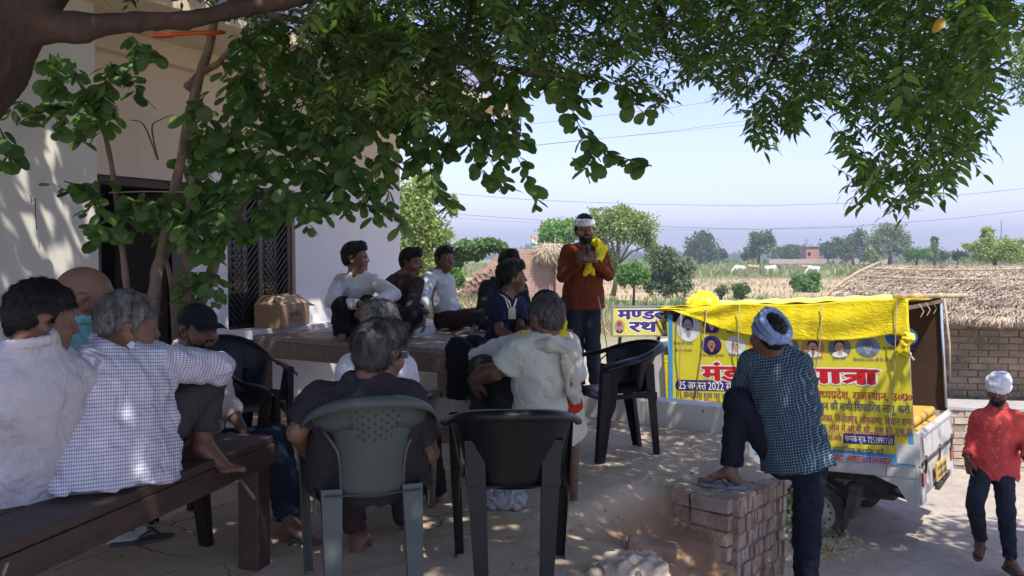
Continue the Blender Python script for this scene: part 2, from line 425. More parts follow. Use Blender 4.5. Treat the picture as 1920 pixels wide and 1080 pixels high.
def hair_mesh(c, R, s, m, parent, style='short', th=.012, vol=(1, 1, 1), strands=0, h=.005, name='hair', seed=0., back=1.0, quiff=0., slen=.03, sw=.0012):
    def T(*x): return c + R @ (np.array(x) * s)
    pr = [ell(T(0, -.012, .032 + .004), (np.array([.074, .096, .088]) * np.array(vol) + th) * s, R, .01 * s)]
    pr.append(ell(T(0, -.055, -.012), np.array([.062, .045 * back + th * .5, .06]) * s, R, .02 * s))
    if quiff: pr.append(ell(T(.012, .055, .105), np.array([.055, .04, .022 + quiff]) * s, R, .03 * s))
    ys, zs = HAIR[style]
    def post(D, p):
        q = (p - c) @ R / s
        zl = np.interp(q[..., 1], ys, zs)
        zl = zl + .006 * np.sin(q[..., 0] * 160 + 40 * q[..., 1] + seed) * (q[..., 1] > .02)
        n = .0022 * np.sin(q[..., 0] * 210 + 3 * np.sin(q[..., 2] * 60)) + .0022 * np.sin(q[..., 1] * 180 + q[..., 2] * 90 + 2 * np.sin(q[..., 0] * 55 + seed))
        d = np.maximum(D + n * s, (zl - q[..., 2]) * .8 * s)
        return d
    o = blob(name, pr, h, m, parent, post=post)
    if strands:
        me = o.data; nv = len(me.vertices); co = np.empty(nv * 3, np.float32); me.vertices.foreach_get('co', co); co = co.reshape(-1, 3)
        no = np.empty(nv * 3, np.float32); me.vertices.foreach_get('normal', no); no = no.reshape(-1, 3)
        g = np.random.default_rng(int(seed * 10) + 3); pick = g.integers(0, nv, strands); b = co[pick]; n = no[pick]
        loc = (b - c) @ R / s
        flow = np.stack([loc[:, 0] * 4, -.5 - loc[:, 1] * 3, -.9 - 0 * loc[:, 2]], 1); flow[loc[:, 1] > .03] = np.array([.5, .5, .1]) if quiff else np.array([.2, .6, -.5])
        fw = flow @ R.T + g.normal(0, .28, (strands, 3)); fw -= n * (fw * n).sum(1, keepdims=True); fw /= np.linalg.norm(fw, axis=1, keepdims=True) + 1e-9
        sd_ = np.cross(fw, n); L = slen * s * g.uniform(.5, 1.2, (strands, 1)); w = sw * g.uniform(.6, 1.3, (strands, 1))
        b = b - n * .001
        m1 = b + fw * L * .5 + n * L * .07; t = b + fw * L + n * L * .0
        vv = np.stack([b - sd_ * w, b + sd_ * w, m1 + sd_ * w * .8, m1 - sd_ * w * .8, t], 1).reshape(-1, 3)
        k = np.arange(strands)[:, None] * 5
        o2 = mesh_np('hair_strands', vv, [k + np.array([0, 1, 2, 3]), k + np.array([3, 2, 4])], m, parent, True)
    return o
def torus_turban(c, R, s, m, parent, kind, name='turban'):
    def T(*x): return c + R @ (np.array(x) * s)
    def RR(ax, ay):
        M = Matrix.Rotation(math.radians(ax), 3, 'X') @ Matrix.Rotation(math.radians(ay), 3, 'Y'); return R @ np.array([[M[i][j] for j in range(3)] for i in range(3)])
    if kind == 'ring':     # a rolled cloth ring, crown of the head left open
        pr = [tor(T(0, -.022 - .010 * i, .030 + .016 * i), RR(20 + 9 * i, (-9, 8, -4, 9)[i]), (.078 + .002 * i) * s, (.098 - .003 * i) * s, .019 * s, .006 * s) for i in range(4)]
        pr += [tor(T(0, -.04, .068), RR(52, 12), .080 * s, .088 * s, .017 * s, .005 * s), cap(T(-.06, -.1, -.01), T(.05, -.118, .03), .018 * s, .013 * s, k=.006)]
    elif kind == 'band':
        pr = [tor(T(0, -.012, .045 + .014 * i), RR((10, -6, 4)[i], (-5, 6, -3)[i]), (.074 + .001 * i) * s, (.094 + .001 * i) * s, .018 * s, .006 * s) for i in range(3)]
        pr += [cap(T(-.070, -.05, .06), T(-.074, -.06, -.005), .018 * s, .012 * s, k=.01)]
    else:
        pr = [tor(T(0, -.014, .040 + .018 * i), RR((-12, -20, -8, -16, -10)[i], (-14, 12, -10, 14, -6)[i]), (.076, .078, .074, .064, .046)[i] * s, (.098, .10, .095, .082, .058)[i] * s, .021 * s, .006 * s) for i in range(5)]
        pr += [ell(T(0, -.015, .075), np.array([.082, .10, .062]) * s, R, .02 * s)]
    return blob(name, pr, .0048, m, parent, fold=.0022, ffreq=62, seed=1.)
def garment_pat(prims, up, lat):
    def pat(v):
        v = np.asarray(v, float); best = np.full(len(v), 9.); out = np.zeros((len(v), 3))
        for q in prims:
            if q.get('neg'): continue
            d = pd(dict(q, cut=None), v); m = d < best
            if not m.any(): continue
            best = np.where(m, d, best)
            if q.get('limb'):
                ax = q['b'] - q['a']; L = np.linalg.norm(ax); ax = ax / L
                ref = np.cross(ax, [0.13, .2, .97]); ref /= np.linalg.norm(ref); r2 = np.cross(ax, ref); x = v - q['a']
                ang = np.arctan2(x @ ref, x @ r2); o = np.stack([ang * q['ra'], x @ ax + q.get('off', 0), x @ ref], 1)
            else:
                f = np.cross(lat, up); x = v - q['a'] * 0; o = np.stack([x @ lat + .35 * np.abs(x @ f) * 0 + .6 * (x @ f), x @ up, x @ f], 1)
            out = np.where(m[:, None], o, out)
        return out
    return pat
def unit(a): return a / (np.linalg.norm(a) + 1e-9)
def person(label, J, skin, head=None, shirt=None, pants=None, feet=(), hands=(), hair=None, s=1., res=.006, tor_r=.105, tw=1.45, group=None, beard=None, eyes=False, belly=0., shirt_in=False, neck_r=.050):
    """J: joints in metres. body mesh is the person; hair, clothes are children"""
    J = {k: A3(v) for k, v in J.items()}
    N, PV, SL, SR = J['N'], J['PV'], J['SL'], J['SR']
    up = unit(N - PV); lat = SR - SL; lat = unit(lat - up * (lat @ up)); fwd = np.cross(up, lat)
    if np.dot(fwd, J.get('front', fwd)) < 0: fwd = -fwd
    hw = .075 * s; HL, HR = PV - lat * hw, PV + lat * hw
    c, R, hs = J['H'], head['R'], head.get('s', 1.0); far = J['H'][1] > 5.5      # step of the implicit grid grows with distance
    B = head_prims(c, R, hs, head.get('face', True))
    B.append(cap(N - up * .03, c + R @ (np.array([0, -.025, -.045]) * hs), neck_r * s, (neck_r - .006) * s, k=.03))
    B.append(cap(PV + up * .06, N - up * .13, tor_r * s * .85, tor_r * s * .9, w=lat, s=tw * .95, k=.05))
    B.append(cap(SL + lat * .03, SR - lat * .03, .045 * s, k=.05)); B.append(cap(HL, HR, .095 * s, k=.04))
    B.append(cap(N - up * .01, N - up * .09, .05, .07, w=lat, s=1.5, k=.05))
    for S, E, W in ((SL, J.get('EL'), J.get('WL')), (SR, J.get('ER'), J.get('WR'))):
        if E is None: continue
        B.append(cap(S, E, .044 * s, .036 * s, k=.02))
        if W is not None: B.append(cap(E, W, .037 * s, .0245 * s, k=.015))
    for Hp, K, A in ((HL, J.get('KL'), J.get('AL')), (HR, J.get('KR'), J.get('AR'))):
        if K is None: continue
        B.append(cap(Hp, K, .078 * s, .052 * s, k=.03))
        if A is not None: B.append(cap(K, A, .052 * s, .034 * s, k=.02))
    fine = [(c - .155 * hs, c + .155 * hs, head.get('res', .0055 if far else .0043))]
    for w, d, pn, side, curl in hands:
        w = A3(w); B += hand_prims(w, d, pn, side, curl, s); m = w + unit(A3(d)) * .08
        fine.append((m - .12, m + .12, min(res, .0056 if far else .005)))
    shoes = []
    for a, d, kind in feet:
        fp, g, dd, u2, x = foot_prims(a, d, s); B += fp; shoes.append((g, dd, u2, x, kind)); m = A3(a) + dd * .06 - u2 * .03
        fine.append((m - .14, m + .14, .0065 if far else .0055))
    body = blob('person', B, .015 if far else .013, skin, None, fine=fine)
    tag(body, label, 'person', group)
    for g, dd, u2, x, kind in shoes:
        if kind: sandal(g - u2 * .024 * s, dd, u2, x, kind, body)
    if shirt:
        t = shirt.get('t', .014); Sp = []
        b0 = PV - up * shirt.get('hem', .06)
        Sp.append(cap(PV + up * .02, N - up * .15, (tor_r + t + belly) * s, (tor_r + t) * s, w=lat, s=tw, k=.05))
        Sp.append(cap(b0, PV + up * .1, (tor_r + t + .020 + belly) * s, (tor_r + t + .004) * s, w=lat, s=tw, k=.03, cut=(b0 - up * shirt.get('hemdrop', 0), -up)))
        Sp.append(cap(SL + lat * .02, SR - lat * .02, (.050 + t) * s, k=.045))
        Sp.append(cap(N - up * .002, N - up * .085, (.054 + t * .6) * s, .10 * s, w=lat, s=1.4, k=.045))
        sl = shirt.get('sleeve', 'full'); sls = sl if isinstance(sl, tuple) else (sl, sl)
        for (S, E, W), q in zip(((SL, J.get('EL'), J.get('WL')), (SR, J.get('ER'), J.get('WR'))), sls):
            if E is None or q == 'none': continue
            if q == 'half':
                e = S + (E - S) * .72; a = cap(S, e + (E - S) * .1, (.050 + t) * s, (.052 + t * 1.3) * s, k=.02, cut=(e, unit(E - S)), wr=.0015); a['limb'] = 1; Sp.append(a)
                n = cap(e - unit(E - S) * .03, e + unit(E - S) * .1, .049 * s, .052 * s, k=.004); n['neg'] = True; Sp.append(n)
            else:
                a = cap(S, E, (.049 + t) * s, (.041 + t * .9) * s, k=.02, wr=.003); a['limb'] = 1; Sp.append(a)
                fr = .93 if q == 'full' else (.45 if q == 'roll' else q)
                e = E + (W - E) * fr; d = unit(W - E); a = cap(E, e + d * .03, (.041 + t * .8) * s, (.030 + t * .75) * s, k=.018, cut=(e, d), wr=.003); a['limb'] = 1; a['off'] = .31; Sp.append(a)
                if q == 'roll': Sp.append(dict(cap(e - d * .035, e - d * .004, (.044 + t) * s, k=.004), limb=1))
                n = cap(e - d * .025, e + d * .08, .031 * s, .031 * s, k=.004); n['neg'] = True; Sp.append(n)
        n = cap(N + up * .036 + fwd * .02, N + up * .14, .054 * s, .07 * s, k=.008); n['neg'] = True; Sp.append(n)
        if shirt.get('vneck'):
            n = cap(N + fwd * .07 + up * .03, N + fwd * .13 - up * shirt['vneck'], .034, .012, k=.01); n['neg'] = True; Sp.append(n)
        so = blob('shirt', Sp, shirt.get('res', .0115 if far else .0095), shirt['m'], body, fold=shirt.get('fold', .0035), ffreq=shirt.get('ff', 20), seed=shirt.get('seed', 1.),
                  pat=garment_pat(Sp, up, lat))
        if shirt.get('collar'):
            C = []; cm = shirt['collar']; nc = N + up * .046
            for i in range(14):
                a0 = math.radians(-150 + 300 * i / 14); a1 = math.radians(-150 + 300 * (i + 1) / 14)
                pt = lambda a: nc - fwd * (.062 * math.cos(a)) + lat * (.066 * math.sin(a)) - up * (.022 * (1 - math.cos(a)))
                C.append(cap(pt(a0), pt(a1), .0085, w=up, s=2.0, k=.004))
            for q in (-1, 1):
                a = math.radians(150) * q; p0 = nc - fwd * (.062 * math.cos(a)) + lat * (.066 * math.sin(a)) - up * .042
                C.append(cap(p0, p0 + fwd * .02 - up * .045 + lat * q * .018, .012, .006, w=lat, s=2.2, k=.006))
            blob('collar', C, .0075 if far else .006, cm, body, fold=.0008, pat=garment_pat(C, up, lat))
        if shirt.get('placket'):
            mb = MB(); f0 = fwd * (tor_r + t + .012)
            for i in range(6):
                p = N - up * (.1 + .07 * i) + f0; mb.tube([p, p + fwd * .004], .0055, 8)
            mb.build('buttons', shirt['placket'], body)
    if pants:
        t = pants.get('t', .014); Q = [cap(HL, HR, (.092 + t * .6) * s, k=.04), cap(PV, PV + up * .09, (.100 + t * .5) * s, (tor_r + .006) * s, w=lat, s=1.3, k=.03, cut=(PV + up * .10, up))]
        for Hp, K, A in ((HL, J.get('KL'), J.get('AL')), (HR, J.get('KR'), J.get('AR'))):
            if K is None: continue
            a = cap(Hp, K, (.079 + t * .7) * s, (.056 + t) * s, k=.03, wr=.002); a['limb'] = 1; Q.append(a)
            if A is not None:
                e = K + (A - K) * pants.get('len', .93); d = unit(A - K)
                a = cap(K, e + d * .05, (.056 + t) * s, (.040 + t * pants.get('flare', 1)) * s, k=.025, cut=(e, d), wr=.003); a['limb'] = 1; Q.append(a)
                n = cap(e - d * .03, e + d * .1, .041 * s, .043 * s, k=.004); n['neg'] = True; Q.append(n)
        blob('trousers', Q, pants.get('res', .0135 if far else .0115), pants['m'], body, fold=.004, ffreq=17, seed=3.3, pat=garment_pat(Q, np.array([0, 0, 1.]), lat))
    if hair: hair_mesh(c, R, hs, hair['m'], body, **dict(dict(h=.0062 if far else .0045), **{k: v for k, v in hair.items() if k != 'm'}))
    if eyes:
        for q in (-1, 1):
            e0 = c + R @ (np.array([q * .031, .0795, .007]) * hs)
            blob('eye', [ell(e0, np.array([.0112, .0118, .0072]) * hs, R, .001)], .002, M['eye_white'], body)
            blob('iris', [ell(e0 + R @ np.array([.0015, .0090 * hs, -.0005]), np.array([.0052, .0042, .0052]) * hs, R, .001)], .0012, M['iris'], body)
            blob('eyebrow', [cap(c + R @ (np.array([q * .014, .0895, .027]) * hs), c + R @ (np.array([q * .046, .078, .029]) * hs), .0035 * hs, .0025 * hs, k=.001)], .002, M['hair_black'], body)
    if eyes or head.get('lips'):
        blob('lips', [cap(c + R @ (np.array([-.018, .0895, -.052]) * hs), c + R @ (np.array([.018, .0895, -.052]) * hs), .0052 * hs, k=.002),
                      cap(c + R @ (np.array([-.014, .0875, -.0625]) * hs), c + R @ (np.array([.014, .0875, -.0625]) * hs), .006 * hs, k=.002)], .002, M['lips'], body)
    if beard:
        pr = [ell(c + R @ (np.array([0, .030, -.040]) * hs), np.array([.064, .066, .078]) * hs, R, .02), ell(c + R @ (np.array([0, .055, -.088]) * hs), np.array([.036, .036, .034 + beard.get('len', 0)]) * hs, R, .03)]
        def post(D, p):
            q = (p - c) @ R / hs
            zl = np.interp(q[..., 1], [-.1, -.01, .02, .05, .075, .12], [-.3, .02, -.015, -.035, -.043, -.043])
            d = np.maximum(D + .0015 * np.sin(q[..., 0] * 300 + q[..., 2] * 200), (q[..., 2] - zl) * .8)
            mouth = .5 * (np.sqrt((q[..., 0] / .024) ** 2 + ((q[..., 2] + .057) / .011) ** 2) - 1) * .02
            return np.maximum(d, -mouth)
        blob('beard', pr, .004, beard['m'], body, post=post)
        blob('moustache', [cap(c + R @ (np.array([q_, .096, -.038]) * hs), c + R @ (np.array([q_ * 2.6, .082, -.048]) * hs), .007 * hs, .005 * hs, k=.004) for q_ in (-.011, .011)], .003, beard['m'], body)
    return body
def sandal(g, d, u, x, mats, parent=None, name='sandal'):
    """thong sandal under a foot: g centre of sole under the ankle"""
    ms, mst = mats; mb = MB(); n = 18; top = []; L = .27
    for th in (0, -.018):
        for i in range(n):
            a = 2 * math.pi * i / n; yy = math.cos(a) * L / 2; wd = .046 + .008 * math.cos(a) - (.006 if abs(math.cos(a)) < .5 else 0)
            mb.v.append(tuple(g + d * (yy + .05) + x * math.sin(a) * wd + u * (th + .006)))
    mb.f.append(tuple(range(n))); mb.f.append(tuple(range(2 * n - 1, n - 1, -1)))
    for i in range(n): mb.f.append((i, i + n, (i + 1) % n + n, (i + 1) % n))
    so = mb.build(name, ms, parent)
    mb = MB(); toe = g + d * .125 + u * .012
    for q in (-1, 1):
        pts = [g + d * .01 + x * q * .045 + u * .004, g + d * .045 + x * q * .043 + u * .035, g + d * .09 + x * q * .02 + u * .045, toe]
        mb.tube(pts, [.007, .006, .006, .005], 6)
    st = mb.build('strap', mst, parent if parent is not None else so, smooth=True)
    return so
# ------------------------------------------------------------------ shared materials
M = {}
M['eye_white'] = mat('eye_white', (.55, .52, .48), .25, .05, 8, 0)
M['iris'] = mat('iris', (.015, .01, .008), .15, .05, 8, 0)
M['lips'] = mat('lips', (.16, .07, .06), .45, .1, 30, .1, .002)
M['hair_black'] = mat('hair_black', (.008, .007, .006), .6, .3, 60, .5, .003, 240, stretch=(1, 1, .3), spec=.25)
M['hair_grey'] = mat('hair_grey', (.06, .056, .052), .6, .9, 45, .5, .004, 240, c2=(.22, .21, .20), stretch=(1, 1, .35))
M['hair_darkgrey'] = mat('hair_darkgrey', (.014, .013, .012), .6, .9, 40, .5, .004, 240, c2=(.085, .08, .078), stretch=(1, 1, .35))
M['wood_dark'] = mat('wood_dark', (.055, .030, .023), .55, .45, 3, .35, .004, 30, stretch=(12, 1, 12), var2=.5)
M['wood_table'] = mat('wood_table', (.19, .15, .125), .5, .4, 3, .35, .004, 30, stretch=(14, 1, 14), var2=.4)
M['wood_edge'] = mat('wood_edge', (.16, .11, .075), .6, .4, 3, .35, .004, 30, stretch=(1, 14, 14), var2=.4)
M['bark'] = mat('bark', (.060, .036, .026), .9, .5, 9, .9, .02, 26, stretch=(1, 1, .35), var2=.4)
M['bark_pale'] = mat('bark_pale', (.20, .145, .105), .8, .45, 14, .6, .008, 40, stretch=(1, 1, .5), var2=.35)
M['brick'] = mat('brick', (.30, .175, .125), .9, .35, 6, .8, .012, 45, kind='World', c2=(.42, .27, .20))
M['brick_grey'] = mat('brick_grey', (.25, .20, .17), .92, .3, 7, .8, .012, 45, kind='World', c2=(.38, .33, .29))
M['brick_pale'] = mat('brick_pale', (.42, .33, .26), .9, .25, 7, .6, .01, 45, kind='World', c2=(.52, .43, .35))
M['brick_old'] = mat('brick_old', (.32, .215, .155), .95, .35, 9, .9, .014, 40, kind='World', c2=(.50, .36, .27))
M['brick_old2'] = mat('brick_old2', (.40, .30, .23), .95, .3, 9, .9, .014, 40, kind='World', c2=(.45, .37, .31))
M['mortar'] = mat('mortar', (.24, .19, .15), .95, .3, 12, .8, .01, 60, kind='World')
M['cement'] = mat('cement', (.42, .40, .39), .85, .2, 5, .5, .006, 50, kind='World', var2=.5)
M['metal_dark'] = mat('metal_dark', (.03, .03, .032), .5, .3, 20, .2, .002, 60)
M['metal'] = mat('metal', (.35, .35, .36), .35, .2, 20, .1, .002, 60, metal=.8)
M['rope'] = mat('rope', (.40, .33, .24), .9, .3, 60, .5, .003, 200)
M['straw'] = mat('straw', (.36, .27, .17), .85, .4, 20, .3, .004, 90, c2=(.55, .43, .29))
# ------------------------------------------------------------------ ground
def lerp(a, b, t): return a + (b - a) * t
def sstep(a, b, x): t = np.clip((x - a) / (b - a), 0, 1); return t * t * (3 - 2 * t)
# terrace edge (retaining brick wall, then white kerb), as a polyline from near right to far left
A_, C_ = (1.20, 4.38), (1.62, 4.84)
EDGE = [(.86, .2), (.90, 3.2), A_, C_, (1.70, 6.08), (1.54, 6.15), (1.08, 6.42), (.0, 7.35), (-1.2, 8.2), (-1.6, 9.5), (-2.2, 14)]
def inside_terrace(X, Y):
    """signed distance-like value: positive on the terrace"""
    poly = EDGE + [(-12, 14), (-12, -4), (.86, -4)]
    ins = np.zeros(X.shape, bool); dmin = np.full(X.shape, 1e9); n = len(poly)
    for i in range(n):
        (x0, y0), (x1, y1) = poly[i], poly[(i + 1) % n]
        c = ((y0 > Y) != (y1 > Y)); xi = x0 + (Y - y0) * (x1 - x0) / ((y1 - y0) if abs(y1 - y0) > 1e-9 else 1e-9)
        ins ^= c & (X < xi)
        dx, dy = x1 - x0, y1 - y0; t = np.clip(((X - x0) * dx + (Y - y0) * dy) / (dx * dx + dy * dy), 0, 1)
        dmin = np.minimum(dmin, np.hypot(X - x0 - t * dx, Y - y0 - t * dy))
    return np.where(ins, dmin, -dmin)
def fbm2(X, Y, f, seed=0, oct=4):
    r = 0; a = 1
    for o in range(oct):
        s = seed + o * 7.3
        r = r + a * (np.sin(X * f + 1.7 * np.sin(Y * f * .8 + s) + s) * np.sin(Y * f * 1.1 + 1.5 * np.sin(X * f * .9 - s) + s * 2)); f *= 2.03; a *= .5
    return r
def low_z(X, Y):
    ramp_ = lerp(-.72, -1.37, sstep(4.7, 7.0, Y + .25 * (X - 1.5))) ; ramp_ = np.where(Y < 4.7, -.72, ramp_)
    z = np.where(X < 3.6, ramp_, lerp(ramp_, -1.37, sstep(3.6, 4.4, X)))
    return z + .012 * fbm2(X, Y, 1.3, 2) + .02 * (fbm2(X, Y, .5, 5, 2))
def ground_z(X, Y):
    d = inside_terrace(X, Y)
    hi = .008 * fbm2(X, Y, 2.1, 1) + .004 * fbm2(X, Y, 14, 3, 3)
    # eroded hollow in front of the brick wall end, falling away to the right
    g = np.exp(-(((X - 1.02) / .36) ** 2 + ((Y - 3.86) / .40) ** 2)); s_ = (X - 1.20) * .674 + (Y - 4.38) * .738; l_ = -(X - 1.20) * .738 + (Y - 4.38) * .674      # along / across the end face of the brick wall
    hol = sstep(.01, -.05, s_) * sstep(-1.2, -.35, s_) * sstep(.62, .34, l_)
    hi = hi - .20 * hol - .12 * g - .13 * sstep(.55, 1.05, X) * (1 - sstep(3.9, 4.3, Y))
    bk_ = sstep(.45, .9, X) * sstep(4.6, 4.0, Y); hi = hi + .020 * (g + bk_) * fbm2(X, Y, 8, 4, 3) + .014 * (g + bk_) * fbm2(X, Y, 27, 6, 2) - .10 * sstep(4.15, 3.6, Y) * sstep(.5, .95, X)
    lo = low_z(X, Y)
    wdt = np.where(Y < 4.2, .16, .04)
    return lerp(lo, hi, sstep(-wdt, wdt * .2, d - np.where(Y < 4.2, 0, .07)))
def ground_mat():
    m, nt, b = _nt('packed_earth'); co = coords(nt, 'World'); sp = nd(nt, 'ShaderNodeSeparateXYZ'); nt.links.new(co, sp.inputs[0])
    n1 = noise(nt, 1.1, 9, .62, co); n2 = noise(nt, 9, 8, .65, co); n3 = noise(nt, 60, 6, .6, co)
    clay = ramp(nt, n1, [(.3, (.40, .30, .21)), (.5, (.50, .39, .28)), (.7, (.58, .465, .345))])
    clay = mixc(nt, mth(nt, 'MULTIPLY', ramp(nt, n2, [(.45, (0, 0, 0)), (.7, (1, 1, 1))]), .3), clay, (.42, .36, .29))
    road = ramp(nt, n1, [(.3, (.36, .31, .26)), (.55, (.45, .39, .33)), (.72, (.53, .46, .39))])
    road = mixc(nt, mth(nt, 'MULTIPLY', ramp(nt, n2, [(.4, (0, 0, 0)), (.65, (1, 1, 1))]), .4), road, (.22, .18, .15))
    bank = mth(nt, 'MULTIPLY', sp.outputs[2], -9.); bank = mth(nt, 'ADD', bank, -.4, clamp=True)
    col = mixc(nt, bank, clay, (.36, .225, .14)); col = mixc(nt, mth(nt, 'ADD', mth(nt, 'MULTIPLY', sp.outputs[2], -6), -3.6, clamp=True), col, road)
    # dried cracks
    wv = nd(nt, 'ShaderNodeMix'); wv.data_type = 'VECTOR'; wv.inputs[0].default_value = .16
    nn = nd(nt, 'ShaderNodeTexNoise'); nn.inputs['Scale'].default_value = 3.2; nn.inputs['Detail'].default_value = 5; nt.links.new(co, nn.inputs['Vector'])
    nt.links.new(co, wv.inputs[4]); nt.links.new(nn.outputs['Color'], wv.inputs[5])
    vo = nd(nt, 'ShaderNodeTexVoronoi'); vo.feature = 'DISTANCE_TO_EDGE'; vo.inputs['Scale'].default_value = 2.6; nt.links.new(wv.outputs[1], vo.inputs['Vector'])
    crk = mth(nt, 'LESS_THAN', vo.outputs['Distance'], mth(nt, 'MULTIPLY', noise(nt, 1.6, 3, .5, co), .017))
    msk = mth(nt, 'MULTIPLY', mth(nt, 'GREATER_THAN', noise(nt, .9, 4, .6, co), .54), mth(nt, 'GREATER_THAN', sp.outputs[2], -.5)); crk = mth(nt, 'MULTIPLY', crk, msk)
    col = mixc(nt, mth(nt, 'MULTIPLY', crk, .75), col, (.07, .05, .035))
    # small stones, husks and leaf litter specks
    v2 = nd(nt, 'ShaderNodeTexVoronoi'); v2.inputs['Scale'].default_value = 34; nt.links.new(co, v2.inputs['Vector'])
    spk = mth(nt, 'MULTIPLY', mth(nt, 'LESS_THAN', v2.outputs['Distance'], .17), mth(nt, 'GREATER_THAN', noise(nt, 5, 3, .6, co), .55))
    col = mixc(nt, mth(nt, 'MULTIPLY', spk, .55), col, (.13, .09, .06))
    nt.links.new(col, b.inputs['Base Color']); b.inputs['Roughness'].default_value = .92; b.inputs['Specular IOR Level'].default_value = .2
    h = mth(nt, 'ADD', mth(nt, 'MULTIPLY', n2, .9), mth(nt, 'MULTIPLY', n3, .35)); h = mth(nt, 'SUBTRACT', h, mth(nt, 'MULTIPLY', crk, .8)); h = mth(nt, 'ADD', h, mth(nt, 'MULTIPLY', spk, .25))
    bump(nt, b, h, .7, .03); return m
def field_mat():
    m, nt, b = _nt('field_soil'); co = coords(nt, 'World'); sp = nd(nt, 'ShaderNodeSeparateXYZ'); nt.links.new(co, sp.inputs[0])
    st = coords(nt, 'World', (.06, .5, .3)); n1 = noise(nt, 1, 6, .6, st); n2 = noise(nt, .9, 8, .7, co); n0 = noise(nt, .05, 4, .6, co)
    y = mth(nt, 'ADD', mth(nt, 'DIVIDE', sp.outputs[1], 400), mth(nt, 'MULTIPLY', mth(nt, 'SUBTRACT', n0, .5), .05))
    col = ramp(nt, y, [(.0, (.36, .30, .235)), (.048, (.37, .31, .235)), (.062, (.22, .215, .10)), (.115, (.27, .25, .12)), (.135, (.46, .35, .22)), (.24, (.48, .36, .23)), (.262, (.17, .20, .07)), (.55, (.16, .20, .07)), (.75, (.2, .22, .10)), (1, (.22, .25, .13))])
    col = mixc(nt, mth(nt, 'MULTIPLY', ramp(nt, n2, [(.42, (0, 0, 0)), (.62, (1, 1, 1))]), .35), col, (.24, .20, .12))
    col = mixc(nt, mth(nt, 'MULTIPLY', ramp(nt, n1, [(.5, (0, 0, 0)), (.62, (1, 1, 1))]), .45), col, (.20, .22, .10))
    nt.links.new(col, b.inputs['Base Color']); b.inputs['Roughness'].default_value = .95; b.inputs['Specular IOR Level'].default_value = .1
    bump(nt, b, n2, .8, .15); return m
M['earth'] = ground_mat(); M['field'] = field_mat()
def sheet(name, xs, ys, zf, m):
    X, Y = np.meshgrid(xs, ys, indexing='ij'); Z = zf(X, Y); v = np.stack([X, Y, Z], -1).reshape(-1, 3)
    a, b = X.shape; i, j = np.meshgrid(np.arange(a - 1), np.arange(b - 1), indexing='ij'); k = (i * b + j).ravel()
    return tag(mesh_np(name, v, np.stack([k, k + b, k + b + 1, k + 1], 1), m), kind='structure')
xs = np.concatenate([np.arange(-9, -3, .12), np.arange(-3, 5.2, .045), np.arange(5.2, 14, .15)]); ys = np.concatenate([np.arange(-5, 1.5, .15), np.arange(1.5, 8.5, .045), np.arange(8.5, 16.1, .12)])
sheet('terrace_ground', xs, ys, ground_z, M['earth'])
def far_z(X, Y):
    z = -1.40 + .10 * fbm2(X, Y, .08, 3, 3) * sstep(18, 60, Y) - .05
    hump = .95 * np.exp(-(((X + .8) / 5.5) ** 2 + ((Y - 27) / 7) ** 2))      # low bank carrying the ruined wall
    return z + hump * 1.0 - np.where((Y < 16) & (np.abs(X - 2) < 11) & (Y > -5), .12, 0)
gx = np.concatenate([-np.geomspace(1200, 40, 26), np.arange(-38, 39, 1.0), np.geomspace(40, 1200, 26)]); gy = np.concatenate([[-200, -100, -50, -25, -12], np.arange(-6, 60, .8), np.geomspace(61, 2600, 60)])
sheet('field', gx, gy, far_z, M['field'])
# ------------------------------------------------------------------ house
U = V(math.sin(math.radians(29.5)), math.cos(math.radians(29.5)), 0); NN = V(U.y, -U.x, 0); O_ = V(-2.17, 7.30, 0)
def HF(t, z, out=0): return O_ + U * t + NN * out + V(0, 0, z)
RH = Matrix((U, NN, V(0, 0, 1))).transposed()           # local x along the facade, y outwards
def plaster(name, a, b_, stain=.3):
    m, nt, b = _nt(name); co = coords(nt, 'World'); n = noise(nt, 1.2, 7, .6, co); n2 = noise(nt, 7, 6, .6, co); st = noise(nt, 1, 5, .6, coords(nt, 'World', (3, 3, .35)))
    col = ramp(nt, n, [(.35, a), (.65, b_)]); col = mixc(nt, mth(nt, 'MULTIPLY', ramp(nt, st, [(.5, (0, 0, 0)), (.75, (1, 1, 1))]), stain), col, sc3(a, .62))
    nt.links.new(col, b.inputs['Base Color']); b.inputs['Roughness'].default_value = .8; b.inputs['Specular IOR Level'].default_value = .25
    bump(nt, b, mth(nt, 'ADD', mth(nt, 'MULTIPLY', n2, .5), mth(nt, 'MULTIPLY', noise(nt, 70, 4, .6, co), .15)), .35, .012); return m
M['white_wall'] = plaster('white_wall', (.78, .75, .75), (.84, .80, .80)); M['beige_wall'] = plaster('beige_wall', (.68, .56, .44), (.74, .62, .50))
M['left_wall'] = plaster('left_wall', (.68, .64, .57), (.76, .72, .65), .4); M['lilac'] = plaster('lilac', (.36, .34, .52), (.44, .42, .60), .25)
M['cream'] = plaster('cream', (.66, .55, .40), (.74, .62, .46)); M['sill_white'] = plaster('sill_white', (.64, .64, .68), (.74, .74, .78), .2)
M['dark_room'] = mat('dark_room', (.004, .0035, .003), .95, .2, 3, 0, spec=.05)  # near-black: the unlit room's shade is put into its surface colour
house = empty('house', 'white and beige plastered house with a dark doorway, grille window and lilac roof parapet', 'house', O_)
def hb(name, t0, t1, z0, z1, y0, y1, m, parent=None, bevel=0):
    mb = MB(); c = HF((t0 + t1) / 2, (z0 + z1) / 2, (y0 + y1) / 2) - O_
    mb.box(c, (t1 - t0, y1 - y0, z1 - z0), RH); return mb.build(name, m, parent or house, bevel=bevel)
TD0, TD1, TW0, TW1, TE = -1.60, -.80, -.43, .36, 1.94
HT = 2.92
